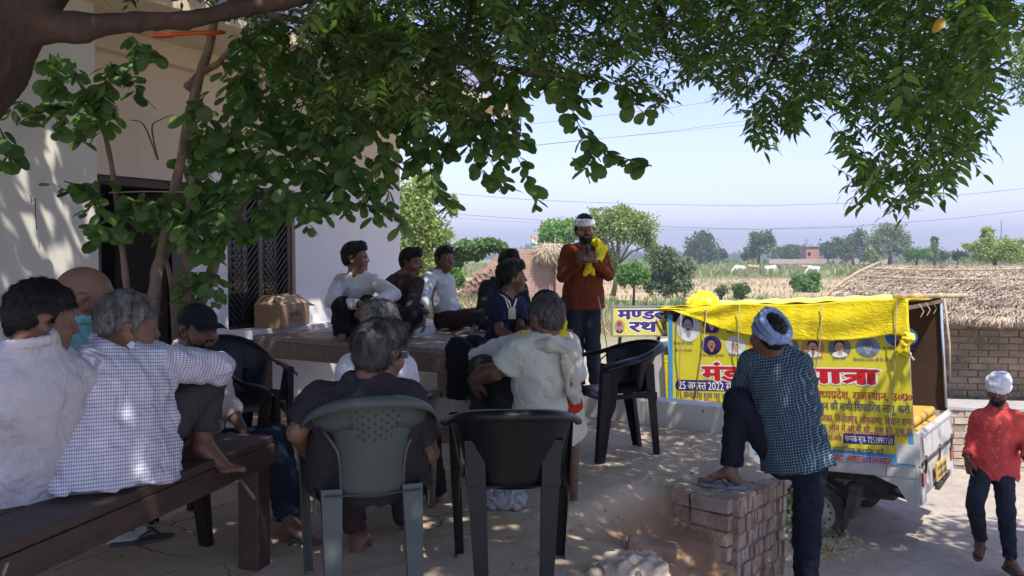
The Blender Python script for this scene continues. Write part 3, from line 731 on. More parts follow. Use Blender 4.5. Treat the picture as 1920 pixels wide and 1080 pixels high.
hb('wall', -1.95, TD0, 0, HT, -.22, 0, M['beige_wall']); hb('wall', TD0, TD1, 1.885, HT, -.22, 0, M['beige_wall'])
hb('wall', TD1, TW0, 0, 2.05, -.22, 0, M['white_wall']); hb('wall', TD1, TE, 2.05, HT, -.22, 0, M['beige_wall'])
hb('wall', TW0, TW1, 0, .66, -.22, 0, M['white_wall']); hb('wall', TW0, TW1, 1.90, 2.05, -.22, 0, M['white_wall'])
hb('wall', TW1, TE, 0, 2.05, -.22, 0, M['white_wall'])
hb('side_wall', TE - .22, TE - .002, 0, HT, -3.5, -.22, M['white_wall']); hb('wall', -3.4, -1.95, 0, HT, -.22, -.01, M['beige_wall'])
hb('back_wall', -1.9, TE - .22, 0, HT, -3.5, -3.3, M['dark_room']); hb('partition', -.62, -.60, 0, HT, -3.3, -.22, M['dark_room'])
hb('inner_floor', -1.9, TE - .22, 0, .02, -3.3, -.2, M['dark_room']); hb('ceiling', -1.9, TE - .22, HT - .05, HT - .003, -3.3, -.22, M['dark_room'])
hb('projecting_wall', -4.9, -1.93, 0, HT, .004, .50, M['left_wall'])
hb('roof_slab', -5.2, TE + 1.12, HT, HT + .1, -3.6, .86, M['cream'], bevel=.006)
hb('parapet', -5.2, TE + 1.12, HT + .1, HT + .50, .72, .85, M['lilac'], bevel=.006); hb('parapet', TE + 1.0, TE + 1.11, HT + .1, HT + .50, -3.6, .72, M['lilac'], bevel=.006)
hb('roof_beam', -1.9, TE + .3, HT - .16, HT - .002, .003, .10, M['cream']); hb('roof_beam', TE - .18, TE + .02, HT - .16, HT - .002, .10, .82, M['cream'])
for i in range(5):     # rainwater stains and a pipe at the slab corner
    pass
pp = MB(); pp.tube([HF(TE + 1.15, HT + .55, .80) - O_, HF(TE + 1.16, HT + .02, .82) - O_], .008, 6); pp.tube([HF(TE + 1.0, HT + .12, .87) - O_, HF(TE + 1.3, HT + .12, .95) - O_], .006, 6); pp.build('pipe', M['metal_dark'], house)
df = hb('door_frame', TD0, TD0 + .05, 0, 1.88, -.16, -.03, M['wood_dark']); hb('lintel_board', TD0 + .05, TD1, 1.82, 1.88, -.16, -.03, M['wood_dark'], df)
hb('door_post', TD1 - .05, TD1, 0, 1.82, -.16, -.03, M['wood_dark'], df)
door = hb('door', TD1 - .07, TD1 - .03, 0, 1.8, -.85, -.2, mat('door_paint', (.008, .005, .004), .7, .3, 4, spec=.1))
win = hb('window', TW0, TW1, .675, .70, -.14, -.03, M['wood_dark']); 
for a_ in (((TW0, TW0 + .03, .7, 1.88)), ((TW1 - .06, TW1, .7, 1.88)), ((-.05, -.01, .7, 1.88)), ((TW0 + .03, TW1 - .06, 1.86, 1.898))):
    hb('window_frame', a_[0], a_[1], a_[2], a_[3], -.13, -.04, mat('frame_brown', (.10, .07, .05), .5, .3, 6), win)
M['grille'] = mat('grille', (.035, .028, .028), .4, .3, 20)
for p0, p1 in ((TW0 + .03, -.05), (-.01, TW1 - .06)):
    wd = p1 - p0; mid = (p0 + p1) / 2
    bars = MB(); bars.tube([HF(mid, .7, -.05) - O_, HF(mid, 1.86, -.05) - O_], .007, 6); bars.build('bar', M['grille'], win)
    z = .62
    while z < 1.86:
        for q in (-1, 1):
            a_, b_ = (mid, z), (mid + q * wd / 2, z + wd * .55)
            if b_[1] > 1.86 or a_[1] < .7:
                if a_[1] < .7 and b_[1] > .7: a_ = (a_[0] + (b_[0] - a_[0]) * (.7 - a_[1]) / (b_[1] - a_[1]), .7)
                elif b_[1] > 1.86: b_ = (a_[0] + (b_[0] - a_[0]) * (1.86 - a_[1]) / (b_[1] - a_[1]), 1.86)
                else: continue
            bars = MB(); bars.bar(HF(a_[0], a_[1], -.05) - O_, HF(b_[0], b_[1], -.05) - O_, .012, .006, up=NN); bars.build('bar', M['grille'], win)
        z += .062
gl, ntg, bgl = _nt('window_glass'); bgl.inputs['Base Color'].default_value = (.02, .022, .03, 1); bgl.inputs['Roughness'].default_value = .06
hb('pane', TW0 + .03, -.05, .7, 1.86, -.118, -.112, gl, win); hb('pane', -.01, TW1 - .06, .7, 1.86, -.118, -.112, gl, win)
hb('window_sill', TW0 - .02, TW1 + .30, .60, .68, .003, .22, M['sill_white'], bevel=.008)
hk = MB(); b0 = P(66, 372, 4.98); hk.tube([b0 + V(-.03, 0, .02), b0 + V(-.02, 0, -.02), b0, b0 + V(.0, 0, -.10), b0 + V(.005, 0, -.19)], .003, 5)
tag(hk.build('wire_hook', M['metal_dark'], smooth=True), 'thin bent wire hook hanging on the plain left wall', 'wire')
# ------------------------------------------------------------------ carton on the window sill
M['card'] = mat('card', (.34, .20, .12), .8, .12, 6, .15, .002, 40); M['card_in'] = mat('card_in', (.42, .28, .17), .85, .1, 6, .1)
M['print'] = mat('print', (.12, .045, .03), .8, .1, 20, 0)
def text_mesh(body, size, off=0., ext=0., shear=0.):
    c = bpy.data.curves.new('lettering', 'FONT'); c.body = body; c.size = size; c.offset = off; c.extrude = ext; c.shear = shear; c.resolution_u = 3
    o = bpy.data.objects.new('lettering', c); COL.objects.link(o); bpy.context.view_layer.update()
    me = bpy.data.meshes.new_from_object(o.evaluated_get(bpy.context.evaluated_depsgraph_get())); n = len(me.vertices); v = np.empty(n * 3, np.float32); me.vertices.foreach_get('co', v)
    f = [tuple(p.vertices) for p in me.polygons]; bpy.data.objects.remove(o); bpy.data.curves.remove(c); bpy.data.meshes.remove(me)
    return v.reshape(-1, 3), f
def face_text(name, body, h, origin, ax, ay, width, m, parent, off=0.):
    """flat print on a face: origin lower left, ax right, ay up; h = cap height; width = total width"""
    v, f = text_mesh(body, 1, off); lo = v.min(0); hi = v.max(0); s = np.array([width / (hi[0] - lo[0]), h / (hi[1] - lo[1])])
    nz = ax.cross(ay).normalized(); vv = [origin + ax * float((q[0] - lo[0]) * s[0]) + ay * float((q[1] - lo[1]) * s[1]) + nz * .0015 for q in v]
    mb = MB(); mb.add(vv, f); return mb.build(name, m, parent)
bx = empty('carton', 'brown SFFL cardboard box with its flaps up on the window sill', 'cardboard box', HF(.06, .68, .13))
def cb(name, c, s, R=None, m=None, par=None):
    mb = MB(); mb.box(c, s, R); return mb.build(name, m or M['card'], par or bx)
RB = RH @ Matrix.Rotation(math.radians(-14), 3, 'Z')
def bq(x, y, z): return RB @ V(x, y, z)
W_, D_, H_ = .46, .26, .20
cb('side', bq(0, -D_ / 2, H_ / 2), (W_, .006, H_), RB); cb('side', bq(-W_ / 2, 0, H_ / 2), (.006, D_ - .01, H_), RB); cb('side', bq(W_ / 2, 0, H_ / 2), (.006, D_ - .01, H_), RB); cb('bottom', bq(0, 0, .005), (W_ - .02, D_ - .02, .006), RB)
fr_ = cb('front_side', bq(0, D_ / 2, H_ / 2), (W_, .006, H_), RB)
ax_, ay_ = -(RB @ V(1, 0, 0)), V(0, 0, 1)
ax_ = RB @ V(1, 0, 0)
nfr = RB @ V(0, 1, 0)
v_, f_ = text_mesh('SFFL', 1, .03); lo_, hi_ = v_.min(0), v_.max(0)
mb = MB(); mb.add([bq(((q[0] - lo_[0]) / (hi_[0] - lo_[0]) - .5) * .21, D_ / 2 + .0045, .085 + float((q[1] - lo_[1]) / (hi_[1] - lo_[1])) * .048) for q in v_], f_); mb.build('lettering', M['print'], bx)
mb = MB()
for zz, ww in ((.066, .22), (.050, .24)):     # rows too small to read: short dashes of print
    for i in range(14):
        x = -ww / 2 + ww * i / 14; c_ = bq(x + .006, D_ / 2 + .0045, zz); mb.box(c_, (.010, .0008, .007), RB)
for i in range(3): c_ = bq(0, D_ / 2 + .0045, .145 + .008 * i); mb.box(c_, (.05 - .015 * i, .0008, .004), RB)
mb.build('small_print', M['print'], bx)
def flap(a, b, up_, out, ln):
    mb = MB(); mb.shell([[a, a + up_ * ln + out], [b, b + up_ * ln + out]], .005); mb.build('flap', M['card_in'], bx)
flap(bq(-W_ / 2, D_ / 2, H_), bq(W_ / 2, D_ / 2, H_), V(0, 0, .55), RB @ V(0, -.10, 0), .13)
flap(bq(W_ / 2, D_ / 2, H_), bq(W_ / 2, -D_ / 2, H_), V(0, 0, .2), RB @ V(.12, 0, -.06), .13)
flap(bq(-W_ / 2, -D_ / 2, H_), bq(-W_ / 2, D_ / 2, H_), V(0, 0, .5), RB @ V(.09, 0, 0), .13)
flap(bq(W_ / 2, -D_ / 2, H_), bq(-W_ / 2, -D_ / 2, H_), V(0, 0, .6), RB @ V(0, .08, 0), .13)
# ------------------------------------------------------------------ masonry
def brick_variants(L, H, D, n=4):
    out = []
    for k in range(n):
        r = random.Random(k + int(L * 1000)); v = []
        for z in (-1, 1):
            for x, y in ((-1, -1), (-.2, -1.0), (.5, -1.0), (1, -1), (1, 1), (-1, 1)):
                v.append((x * L / 2 * (1 - r.uniform(0, .05)), y * D / 2 * (1 - r.uniform(0, .10)), z * H / 2 * (1 - r.uniform(0, .10))))
        f = [(0, 5, 4, 3, 2, 1), (6, 7, 8, 9, 10, 11)] + [(i, (i + 1) % 6, (i + 1) % 6 + 6, i + 6) for i in range(6)]
        out.append((v, f))
    return out
def bricks(parent, O, ax, ay, nrm, nx, ny, L, H, D, joint, mats, bond=.5, jit=.006, skip=None, miss=0., rot=0.02):
    """face of bricks, each an object; O corner, ax along, ay up, nrm outward"""
    key = []
    for v, f in brick_variants(L, H, D):
        for m in mats:
            me = bpy.data.meshes.new('brick'); me.from_pydata(v, [], f); me.materials.append(m); key.append(me)
    R0 = Matrix((ax, -nrm, ay)).transposed(); out = []
    for j in range(ny):
        for i in range(nx):
            x = (i + (bond if j % 2 else 0) + .5) * (L + joint); z = (j + .5) * (H + joint)
            if skip and skip(x, z): continue
            if random.random() < miss: continue
            o = bpy.data.objects.new('brick', random.choice(key)); COL.objects.link(o); o.parent = parent
            R = R0 @ Matrix.Rotation(random.gauss(0, rot), 3, 'Z') @ Matrix.Rotation(random.gauss(0, rot), 3, 'Y')
            if rot > .08: R = R @ Matrix.Diagonal((random.uniform(.62, 1.12), 1, random.uniform(.72, 1.08)))
            o.matrix_local = Matrix.Translation(O + ax * x + ay * z + nrm * random.uniform(-jit, jit)) @ R.to_4x4(); out.append(o)
    return out
def PR(px, py):      # where the line of sight through a photo pixel meets the modelled ground
    d = ray(px, py); o = V(0, 0, CAMH); t = 1.5
    while t < 14:
        q = o + d * t
        if q.z < float(ground_z(np.array(q.x), np.array(q.y))): return q
        t += .01
    return PG(px, py, 0)
# retaining wall of the terrace
a0, c0 = V(A_[0], A_[1], 0), V(C_[0], C_[1], 0); wx = (c0 - a0).normalized(); wn_ = V(wx.y, -wx.x, 0); wl = (c0 - a0).length
rw = empty('retaining_wall', 'rough brick retaining wall at the terrace edge under the raised foot of the checked shirt man', 'brick wall', a0)
mb = MB(); mb.box(wx * wl / 2 + wn_ * -.10 + V(0, 0, -.74), (wl - .04, .19, 1.44), Matrix((wx, wn_, V(0, 0, 1))).transposed()); mb.build('core', M['mortar'], rw)
bricks(rw, V(0, 0, -1.44) + wn_ * -.034, wx, V(0, 0, 1), wn_, int(wl / .050), 16, .043, .082, .09, .007, [M['brick_old'], M['brick_old'], M['brick_old2']], .37, .009, rot=.10)
bricks(rw, V(0, 0, -.042) - wn_ * .22, wx, wn_, V(0, 0, 1), int(wl / .125), 1, .112, .225, .07, .012, [M['brick_old'], M['brick_old2']], 0, .006, rot=.03)
bricks(rw, V(0, 0, -.345) - wn_ * .25, wn_, V(0, 0, 1), -wx, 1, 4, .225, .078, .11, .008, [M['brick_old2'], M['brick_old']], .0, .006, rot=.02)
bricks(rw, V(0, 0, -.345) - wn_ * .37, wn_, V(0, 0, 1), -wx, 1, 4, .105, .078, .11, .008, [M['brick_old'], M['brick_old2']], .0, .008, rot=.03)
# white kerb along the far edge
def kerb(pts, parent):
    for (p, q) in zip(pts[:-1], pts[1:]):
        p, q = V(*p), V(*q); mb = MB(); mid = (p + q) / 2; L = (q - p).length; d = (q - p).normalized(); R = Matrix((d, V(-d.y, d.x, 0), V(0, 0, 1))).transposed()
        mb.box(V(mid.x, mid.y, -.62) - kb.location, (L + .02, .20, 1.60), R); mb.build('kerb_block', M['whitewash'], parent, bevel=.012)
M['whitewash'] = plaster('whitewash', (.62, .60, .56), (.74, .72, .68), .55)
kb = empty('kerb_wall', 'low whitewashed kerb wall along the terrace edge beside the truck', 'kerb wall', (1.5, 6.2, 0))
kerb([(1.78, 6.10, 0), (1.54, 6.22, 0), (1.09, 6.48, 0), (.0, 7.42, 0), (-1.15, 8.22, 0)], kb)
mb = MB(); q_ = P(1332, 770, 6.16); mb.v = []; mb.box(q_ - kb.location + V(0, .02, -.01), (.13, .04, .07), Matrix.Rotation(.3, 3, 'Y')); mb.build('broken_patch', M['brick_grey'], kb, bevel=.02)
# loose bricks and rubble
def rubble(px, py, z, size, label, m, seed, rz=0):
    p = PR(px, py); r = np.random.default_rng(seed); pr = [ell((0, 0, 0), (size[0] * .5, size[1] * .5, size[2] * .5), k=.01)]
    mb = blob('rubble_stone', [cap((-size[0] * .3, 0, 0), (size[0] * .3, 0, 0), size[2] * .5, w=(0, 1, 0), s=size[1] / size[2], k=.01)], max(.008, size[2] / 14), m, None, fold=size[2] * .085, ffreq=31, seed=seed)
    mb.location = (p.x, p.y, p.z + size[2] * .12); mb.rotation_euler = (.1, .08, rz); return tag(mb, label, 'rubble')
lb = MB(); lb.box((0, 0, 0), (.24, .11, .07)); ob = lb.build('loose_brick', M['brick'], bevel=.008); p_ = PR(1222, 1046); ob.location = p_ + V(0, .0, .045); ob.rotation_euler = (.1, .12, -.15); tag(ob, 'loose reddish brick on the eroded earth behind the pale rubble lump', 'brick')
rubble(1190, 1080, -.36, (.24, .20, .15), 'pale grey lump of mortar and brick beside the loose reddish brick', M['brick_pale'], 3, .2)
rubble(1122, 1078, -.12, (.10, .08, .05), 'small grey stone left of the pale rubble lump', M['brick_pale'], 5, .6)
# paved strip of old bricks on the low ground
pv = empty('brick_paving', 'uneven strip of old bricks paving the low ground beside the retaining wall', 'brick paving', (2.0, 6.0, -1.0))
mats_ = [M['brick_grey'], M['brick_pale'], M['brick']]; keyp = []
for v, f in brick_variants(.23, .07, .11):
    for m in mats_:
        me = bpy.data.meshes.new('brick'); me.from_pydata(v, [], f); me.materials.append(m); keyp.append(me)
dirp = V(.95, -.30, 0).normalized(); dq = V(.30, .95, 0)
for j in range(9):
    for i in range(11):
        p = V(1.62, 5.15, 0) + dirp * ((i + (.5 if j % 2 else 0)) * .245) + dq * (j * .128)
        if random.random() < .12 or inside_terrace(np.array(p.x), np.array(p.y)) > -.08: continue
        z = float(low_z(np.array(p.x), np.array(p.y))); o = bpy.data.objects.new('brick', random.choice(keyp)); COL.objects.link(o); o.parent = pv
        o.matrix_local = Matrix.Translation(p + V(0, 0, z - .012 + random.uniform(-.01, .012)) - pv.location) @ (Matrix.Rotation(-.306 + random.gauss(0, .05), 4, 'Z') @ Matrix.Rotation(random.gauss(0, .05), 4, 'X'))
# ------------------------------------------------------------------ vegetation
def scatter(name, tv, tf, pos, rot, scl, m, parent=None, var=None, kind='stuff'):
    """many copies of one small template (tv, tf) joined into one mesh; rot (n,3,3)"""
    tv = np.array(tv, float); n = len(pos); k = len(tv)
    v = np.einsum('nij,nkj->nki', rot, tv[None] * np.asarray(scl).reshape(n, 1, -1)) + np.asarray(pos)[:, None, :]
    base = (np.arange(n) * k)[:, None, None]; fs = []
    for sz in sorted({len(f) for f in tf}):
        a = np.array([f for f in tf if len(f) == sz]); fs.append((a[None] + base).reshape(-1, sz))
    vr = np.repeat(RNG.random(n) if var is None else var, k)
    o = mesh_np(name, v.reshape(-1, 3), fs, m, parent, True, {'var': ('FLOAT', vr)})
    if kind: o['kind'] = kind
    return o
def randrot(n, updown=1.0, rng=RNG):
    q = rng.normal(size=(n, 4)); q /= np.linalg.norm(q, axis=1, keepdims=True); w, x, y, z = q.T
    return np.stack([1 - 2 * (y * y + z * z), 2 * (x * y - z * w), 2 * (x * z + y * w), 2 * (x * y + z * w), 1 - 2 * (x * x + z * z), 2 * (y * z - x * w), 2 * (x * z - y * w), 2 * (y * z + x * w), 1 - 2 * (x * x + y * y)], 1).reshape(n, 3, 3)
def frame_from(d, n_):
    d = d / (np.linalg.norm(d, axis=1, keepdims=True) + 1e-9); x = np.cross(d, n_); x /= np.linalg.norm(x, axis=1, keepdims=True) + 1e-9; z = np.cross(x, d)
    return np.stack([x, d, z], 2)       # columns x, y(length), z(normal)
LEAF6 = ([(0, 0, 0), (.5, .35, -.06), (.42, .75, .0), (0, 1, .02), (-.42, .75, .0), (-.5, .35, -.06), (0, .5, .06)], [(0, 1, 6), (1, 2, 6), (2, 3, 6), (3, 4, 6), (4, 5, 6), (5, 0, 6)])
LEAF2 = ([(0, 0, 0), (.5, .5, 0.05), (0, 1, 0), (-.5, .5, 0.05)], [(0, 1, 2, 3)])
NEEM = ([(0, 0, 0), (.20, .22, .02), (.22, .45, .03), (.14, .72, .0), (-.02, 1, -.06), (-.06, .70, .0), (-.12, .42, .03), (-.10, .18, .02)], [(0, 1, 7), (1, 2, 6, 7), (2, 3, 5, 6), (3, 4, 5)])
OVAL = ([(0, 0, 0), (.16, .12, .0), (.31, .38, .015), (.34, .66, .02), (.22, .90, .0), (0, 1.0, -.03), (-.22, .90, .0), (-.34, .66, .02), (-.31, .38, .015), (-.16, .12, .0), (0, .30, .05), (0, .72, .045)],
        [(0, 1, 10), (1, 2, 10), (2, 3, 11, 10), (3, 4, 11), (4, 5, 11), (5, 6, 11), (6, 7, 11), (7, 8, 10, 11), (8, 9, 10), (9, 0, 10)])
L_ = {}
def lm(k, a, b, t=.3):
    if k not in L_: L_[k] = leafmat('leaves_' + k, a, b, t)
    return L_[k]
lm('dark', (.03, .065, .028), (.08, .14, .05), .35); lm('mid', (.05, .10, .03), (.14, .23, .07), .4); lm('light', (.15, .22, .06), (.36, .42, .15), .45)
lm('grey', (.10, .14, .08), (.24, .29, .17), .4); lm('yellow', (.14, .19, .04), (.34, .36, .11), .35); lm('bright', (.07, .17, .035), (.20, .36, .09), .45)
def far_tree(name, label, px, pbase, Y, crown, leaf, n, size, trunk=True, cat='tree', group='trees beyond the fields', droop=0, gnd=None, bark=None):
    """crown: list of (px, py, rx_px, ry_px) lobes; px size becomes metres at distance Y"""
    k = Y / FPX; base = P(px, pbase, Y); root = empty(name, label, cat, base, group=group)
    n = int(n * 1.35); size *= .78; rng = np.random.default_rng(int(px * 7 + Y)); pos = []
    area = sum(c[2] * c[3] for c in crown)
    for cx, cy, rx, ry in crown:
        c = P(cx, cy, Y); m = max(8, int(n * rx * ry / area)); dy = rng.uniform(-.5, .5) * rx * k
        # small clusters on the lobe, leaves round each cluster
        nc = max(5, int(m / 26)); u = rng.normal(size=(nc, 3)); u /= np.linalg.norm(u, axis=1, keepdims=True); rr = rng.random((nc, 1)) ** .45
        cc = u * rr * np.array([rx * k, rx * k * .9, ry * k]) * .93; cl = rng.integers(0, nc, m)
        cr = np.array([rx, rx, ry]) * k * .26
        q = cc[cl] + rng.normal(size=(m, 3)) * cr * .55; q[:, 2] -= droop * np.abs(q[:, 0]) * .3
        pos.append(q + np.array(c) + np.array([0, dy, 0]))
    pos = np.concatenate(pos) - np.array(base); m = len(pos)
    scl = size * k * rng.uniform(.6, 1.4, m)
    o = scatter('crown', *LEAF2, pos, randrot(m, rng=rng), np.stack([scl * .7, scl, scl], 1), L_[leaf], root, kind='stuff')
    if trunk:
        mb = MB(); top = P(crown[0][0], crown[0][1], Y) - base; tr = max(.05, crown[0][2] * k * .085)
        mb.tube([V(0, 0, -.3), top * .35 + V(tr * .6, 0, 0), top * .7, top], [tr * 1.3, tr, tr * .75, tr * .3], 7)
        for cx, cy, rx, ry in crown:
            e = P(cx, cy + ry * .3, Y) - base; st = top * rng.uniform(.25, .5); md = (st + e) / 2 + V(0, 0, .12 * (e - st).length)
            mb.tube([st, md, e, e + V(rng.uniform(-.3, .3) * rx * k, 0, ry * k * .6)], [tr * .6, tr * .45, tr * .3, tr * .12], 5)
        mb.build('trunk', bark or M['bark'], root, smooth=True)
    return root
G1 = 'trees beyond the fields'
far_tree('field_tree', 'dark blue-green dense tree on the field edge, tallest left of the pair beyond the field', 1313, 497, 190, [(1313, 462, 30, 27), (1300, 470, 20, 20), (1330, 472, 18, 20), (1318, 445, 16, 12)], 'dark', 2600, 6)
far_tree('field_tree', 'small dark tree close beside the dense blue-green one', 1354, 497, 200, [(1354, 477, 11, 14)], 'dark', 500, 5)
far_tree('field_tree', 'upright green tree with a notched crown alone in the field', 1422, 497, 170, [(1422, 456, 26, 22), (1408, 470, 14, 16), (1436, 450, 16, 16), (1398, 480, 8, 10)], 'mid', 2300, 6)
far_tree('field_tree', 'low rounded green tree left of the far brick shed', 1472, 497, 210, [(1472, 474, 30, 18), (1490, 478, 16, 13)], 'mid', 1600, 5.5)
far_tree('field_tree', 'dark tree right behind the far brick shed', 1552, 494, 190, [(1552, 470, 18, 17), (1560, 478, 14, 12)], 'dark', 1200, 5.5)
far_tree('field_tree', 'bright green tree between the shed and the big grey-green tree', 1600, 494, 170, [(1592, 462, 26, 24), (1615, 448, 22, 22), (1580, 472, 16, 18), (1625, 475, 16, 16)], 'mid', 2600, 6)
far_tree('field_tree', 'big spreading grey-green tree above the thatched roof ridge', 1668, 494, 150, [(1668, 448, 38, 30), (1650, 462, 26, 24), (1692, 458, 24, 24), (1672, 430, 24, 14)], 'grey', 4200, 5.5)
far_tree('field_tree', 'small yellow-green bush tree at the foot of the big grey-green tree', 1632, 492, 140, [(1632, 476, 10, 16), (1640, 484, 10, 8)], 'yellow', 600, 6)
far_tree('field_tree', 'pointed pale tree with a narrow crown over the thatched roof', 1752, 500, 110, [(1750, 474, 18, 16), (1750, 456, 8, 12), (1762, 480, 14, 10)], 'grey', 1300, 6)
far_tree('field_tree', 'low light green bush tree over the left end of the thatched ridge', 1716, 500, 100, [(1722, 476, 24, 10), (1706, 480, 12, 8)], 'bright', 1000, 6)
far_tree('field_tree', 'dark low bush tree just left of the large yellow-green tree', 1795, 500, 120, [(1795, 480, 16, 9)], 'dark', 600, 5)
far_tree('field_tree', 'large yellow-green tree with open branches at the right edge above the thatch', 1868, 510, 60, [(1858, 462, 36, 26), (1895, 470, 34, 24), (1848, 440, 16, 12), (1920, 462, 24, 22), (1826, 462, 18, 10), (1860, 480, 40, 12)], 'light', 4200, 6)
# trees and shrubs nearer, behind the terrace
far_tree('feathery_tree', 'tall feathery yellow-green tree standing at the corner of the house', 782, 575, 24, [(775, 400, 44, 62), (800, 350, 34, 34), (820, 440, 34, 34), (770, 470, 40, 44), (765, 520, 30, 40), (845, 385, 16, 22), (800, 500, 36, 30)], 'light', 9000, 9, droop=.8, group=None)
far_tree('creeper_shrub', 'dark green drooping shrub spilling over the ruined brick wall', 905, 560, 26.5, [(880, 466, 34, 15), (915, 460, 28, 11), (850, 485, 24, 22), (938, 464, 14, 9), (885, 478, 24, 10)], 'mid', 5200, 9, trunk=False, cat='shrub', group=None)
far_tree('green_shrub', 'bright green shrub below the dark creeper at the foot of the ruined wall', 850, 560, 22, [(852, 522, 20, 17), (838, 535, 12, 12)], 'bright', 1800, 9, cat='shrub', group=None)
far_tree('round_tree', 'rounded mid green tree behind the speaker to his left', 1050, 500, 62, [(1042, 436, 32, 26), (1070, 430, 26, 22), (1025, 455, 18, 18), (1055, 460, 34, 16)], 'bright', 5000, 7, group=None)
far_tree('willowy_tree', 'large light green tree with a bare forked trunk behind the speaker', 1150, 545, 48, [(1165, 425, 46, 34), (1130, 410, 30, 24), (1200, 430, 34, 32), (1160, 400, 30, 18), (1120, 445, 26, 34), (1215, 455, 18, 20), (1140, 490, 18, 30)], 'light', 8500, 6.5, group=None, bark=M['bark_pale'])
far_tree('round_bush', 'bright green rounded bush just right of the speaker', 1188, 560, 36, [(1186, 513, 26, 20), (1172, 522, 16, 14), (1202, 518, 16, 16)], 'bright', 2600, 8, cat='bush', group=None)
far_tree('grey_bush', 'large grey-green rounded bush in the middle distance', 1250, 562, 40, [(1248, 498, 34, 30), (1275, 510, 26, 32), (1228, 525, 26, 26), (1262, 535, 34, 22), (1240, 478, 22, 16)], 'grey', 5600, 7, trunk=False, cat='bush', group=None)
far_tree('back_bush', 'green bush behind the grey-green one', 1240, 500, 60, [(1225, 478, 22, 16), (1255, 476, 16, 14), (1290, 500, 14, 18)], 'mid', 1500, 6, cat='bush', group=None)
far_tree('field_bush', 'leafy green bush standing alone on the bare field', 1513, 562, 62, [(1512, 535, 26, 18), (1498, 525, 12, 12), (1530, 524, 14, 14), (1515, 548, 16, 10)], 'bright', 1900, 8, cat='bush', group=None)
far_tree('low_shrub', 'low green shrub on the bare field above the tarp, right one of two', 1388, 560, 48, [(1388, 545, 16, 14)], 'mid', 800, 7, cat='shrub', group='low shrubs on the bare field')
far_tree('low_shrub', 'low sparse shrub on the bare field above the tarp, left one of two', 1352, 560, 48, [(1352, 545, 12, 12)], 'grey', 500, 7, cat='shrub', group='low shrubs on the bare field')
far_tree('roadside_tree', 'light leafy tree crown reaching in at the upper right edge', 2010, 560, 20, [(1945, 120, 50, 60), (2000, 80, 70, 70), (2020, 200, 80, 70), (1940, 190, 30, 20)], 'light', 9000, 8, group=None)
def tufts(name, label, n, xy, h, leafm, seed, w=.06, cat='grass', zf=far_z, lean=.35):
    rng = np.random.default_rng(seed); x, y = xy(rng, n); x, y = np.asarray(x), np.asarray(y); n = len(x)
    z = zf(x, y); d = np.stack([rng.normal(0, lean, n), rng.normal(0, lean, n), np.ones(n)], 1); nm = rng.normal(size=(n, 3)); R = frame_from(d, nm)
    s = h * rng.uniform(.45, 1.35, n); o = scatter(name, *LEAF2, np.stack([x, y, z - .02], 1), R, np.stack([np.full(n, w) * rng.uniform(.6, 1.5, n), s, s], 1), leafm, None)
    return tag(o, label, cat, kind='stuff')
def rect(x0, x1, y0, y1):
    return lambda r, n: (r.uniform(x0, x1, n), r.uniform(y0, y1, n))
def clumps(x0, x1, y0, y1, k, s):
    def f(r, n):
        cx, cy = r.uniform(x0, x1, k), r.uniform(y0, y1, k); i = r.integers(0, k, n); return cx[i] + r.normal(0, s, n), cy[i] + r.normal(0, s, n)
    return f
tufts('dry_grass', 'tall pale dry grass and weeds on the bank before the ruined wall', 9000, clumps(-8, 5, 23.5, 28.3, 90, .55), .62, lm('dry', (.36, .30, .18), (.55, .47, .31), .3), 3, .03, lean=.6)
tufts('weeds', 'green weeds mixed into the dry grass behind the terrace', 7000, clumps(-6, 11, 26, 33, 60, .6), .55, lm('weed', (.13, .17, .08), (.28, .33, .17), .35), 4, .06, lean=.7)
tufts('weeds', 'band of low green weeds in front of the bare field', 11000, clumps(2, 40, 36, 50, 150, 1.1), .45, L_['weed'], 5, .10, lean=.7)
tufts('crop', 'green crop rows at the far side of the field', 16000, lambda r, n: (r.uniform(-10, 130, n), 108 + 5.5 * r.integers(0, 20, n) + r.normal(0, .8, n)), 1.1, lm('crop2', (.19, .21, .09), (.36, .36, .18), .4), 6, .5)
tufts('crop', 'pale green strip of standing crop below the far trees', 7000, lambda r, n: (r.uniform(0, 150, n), r.uniform(200, 260, n)), 1.8, lm('crop', (.12, .17, .05), (.26, .30, .12), .3), 7, .8)
tufts('stubble', 'dry stubble scattered over the bare field', 5000, clumps(0, 60, 48, 108, 260, 1.2), .35, L_['dry'], 8, .12)
tufts('treeline', 'distant hazy line of trees on the horizon', 9000, lambda r, n: (r.uniform(-150, 900, n), r.uniform(620, 700, n)), 10, L_['dark'], 9, 6, cat='treeline', zf=lambda x, y: -4 + 4 * np.sin(x * .03) + 2 * np.sin(x * .11), lean=.8)
# plants by the low wall foot
def plant(px, py, z, label, n, size, leafm, r=.12, h=.2, seed=1):
    p = PG(px, py, z); root = empty('weed_plant', label, 'plant', p); rng = np.random.default_rng(seed)
    pos = rng.normal(size=(n, 3)) * np.array([r, r, h * .5]) + np.array([0, 0, h]); pos[:, 2] = np.abs(pos[:, 2])
    scatter('leaves', *LEAF6, pos, randrot(n, rng=rng), np.stack([np.full(n, size * .6), np.full(n, size), np.full(n, size)], 1), leafm, root)
    mb = MB()
    for i in range(9): e = V(*pos[i]); mb.tube([V(0, 0, 0), e * .5 + V(.01, 0, .02), e], [.004, .003, .001], 4)
    mb.build('stem', M['bark'], root); return root
plant(1466, 985, -1.0, 'grey-green weed growing at the foot of the retaining wall', 260, .045, L_['grey'], .07, .16, 3)
plant(1512, 1010, -1.2, 'small straggly weed by the rear wheel of the truck', 160, .05, L_['grey'], .12, .08, 4)
plant(1560, 1035, -1.2, 'flattened dry weed lying on the old brick paving', 120, .05, L_['dry'], .16, .03, 5)
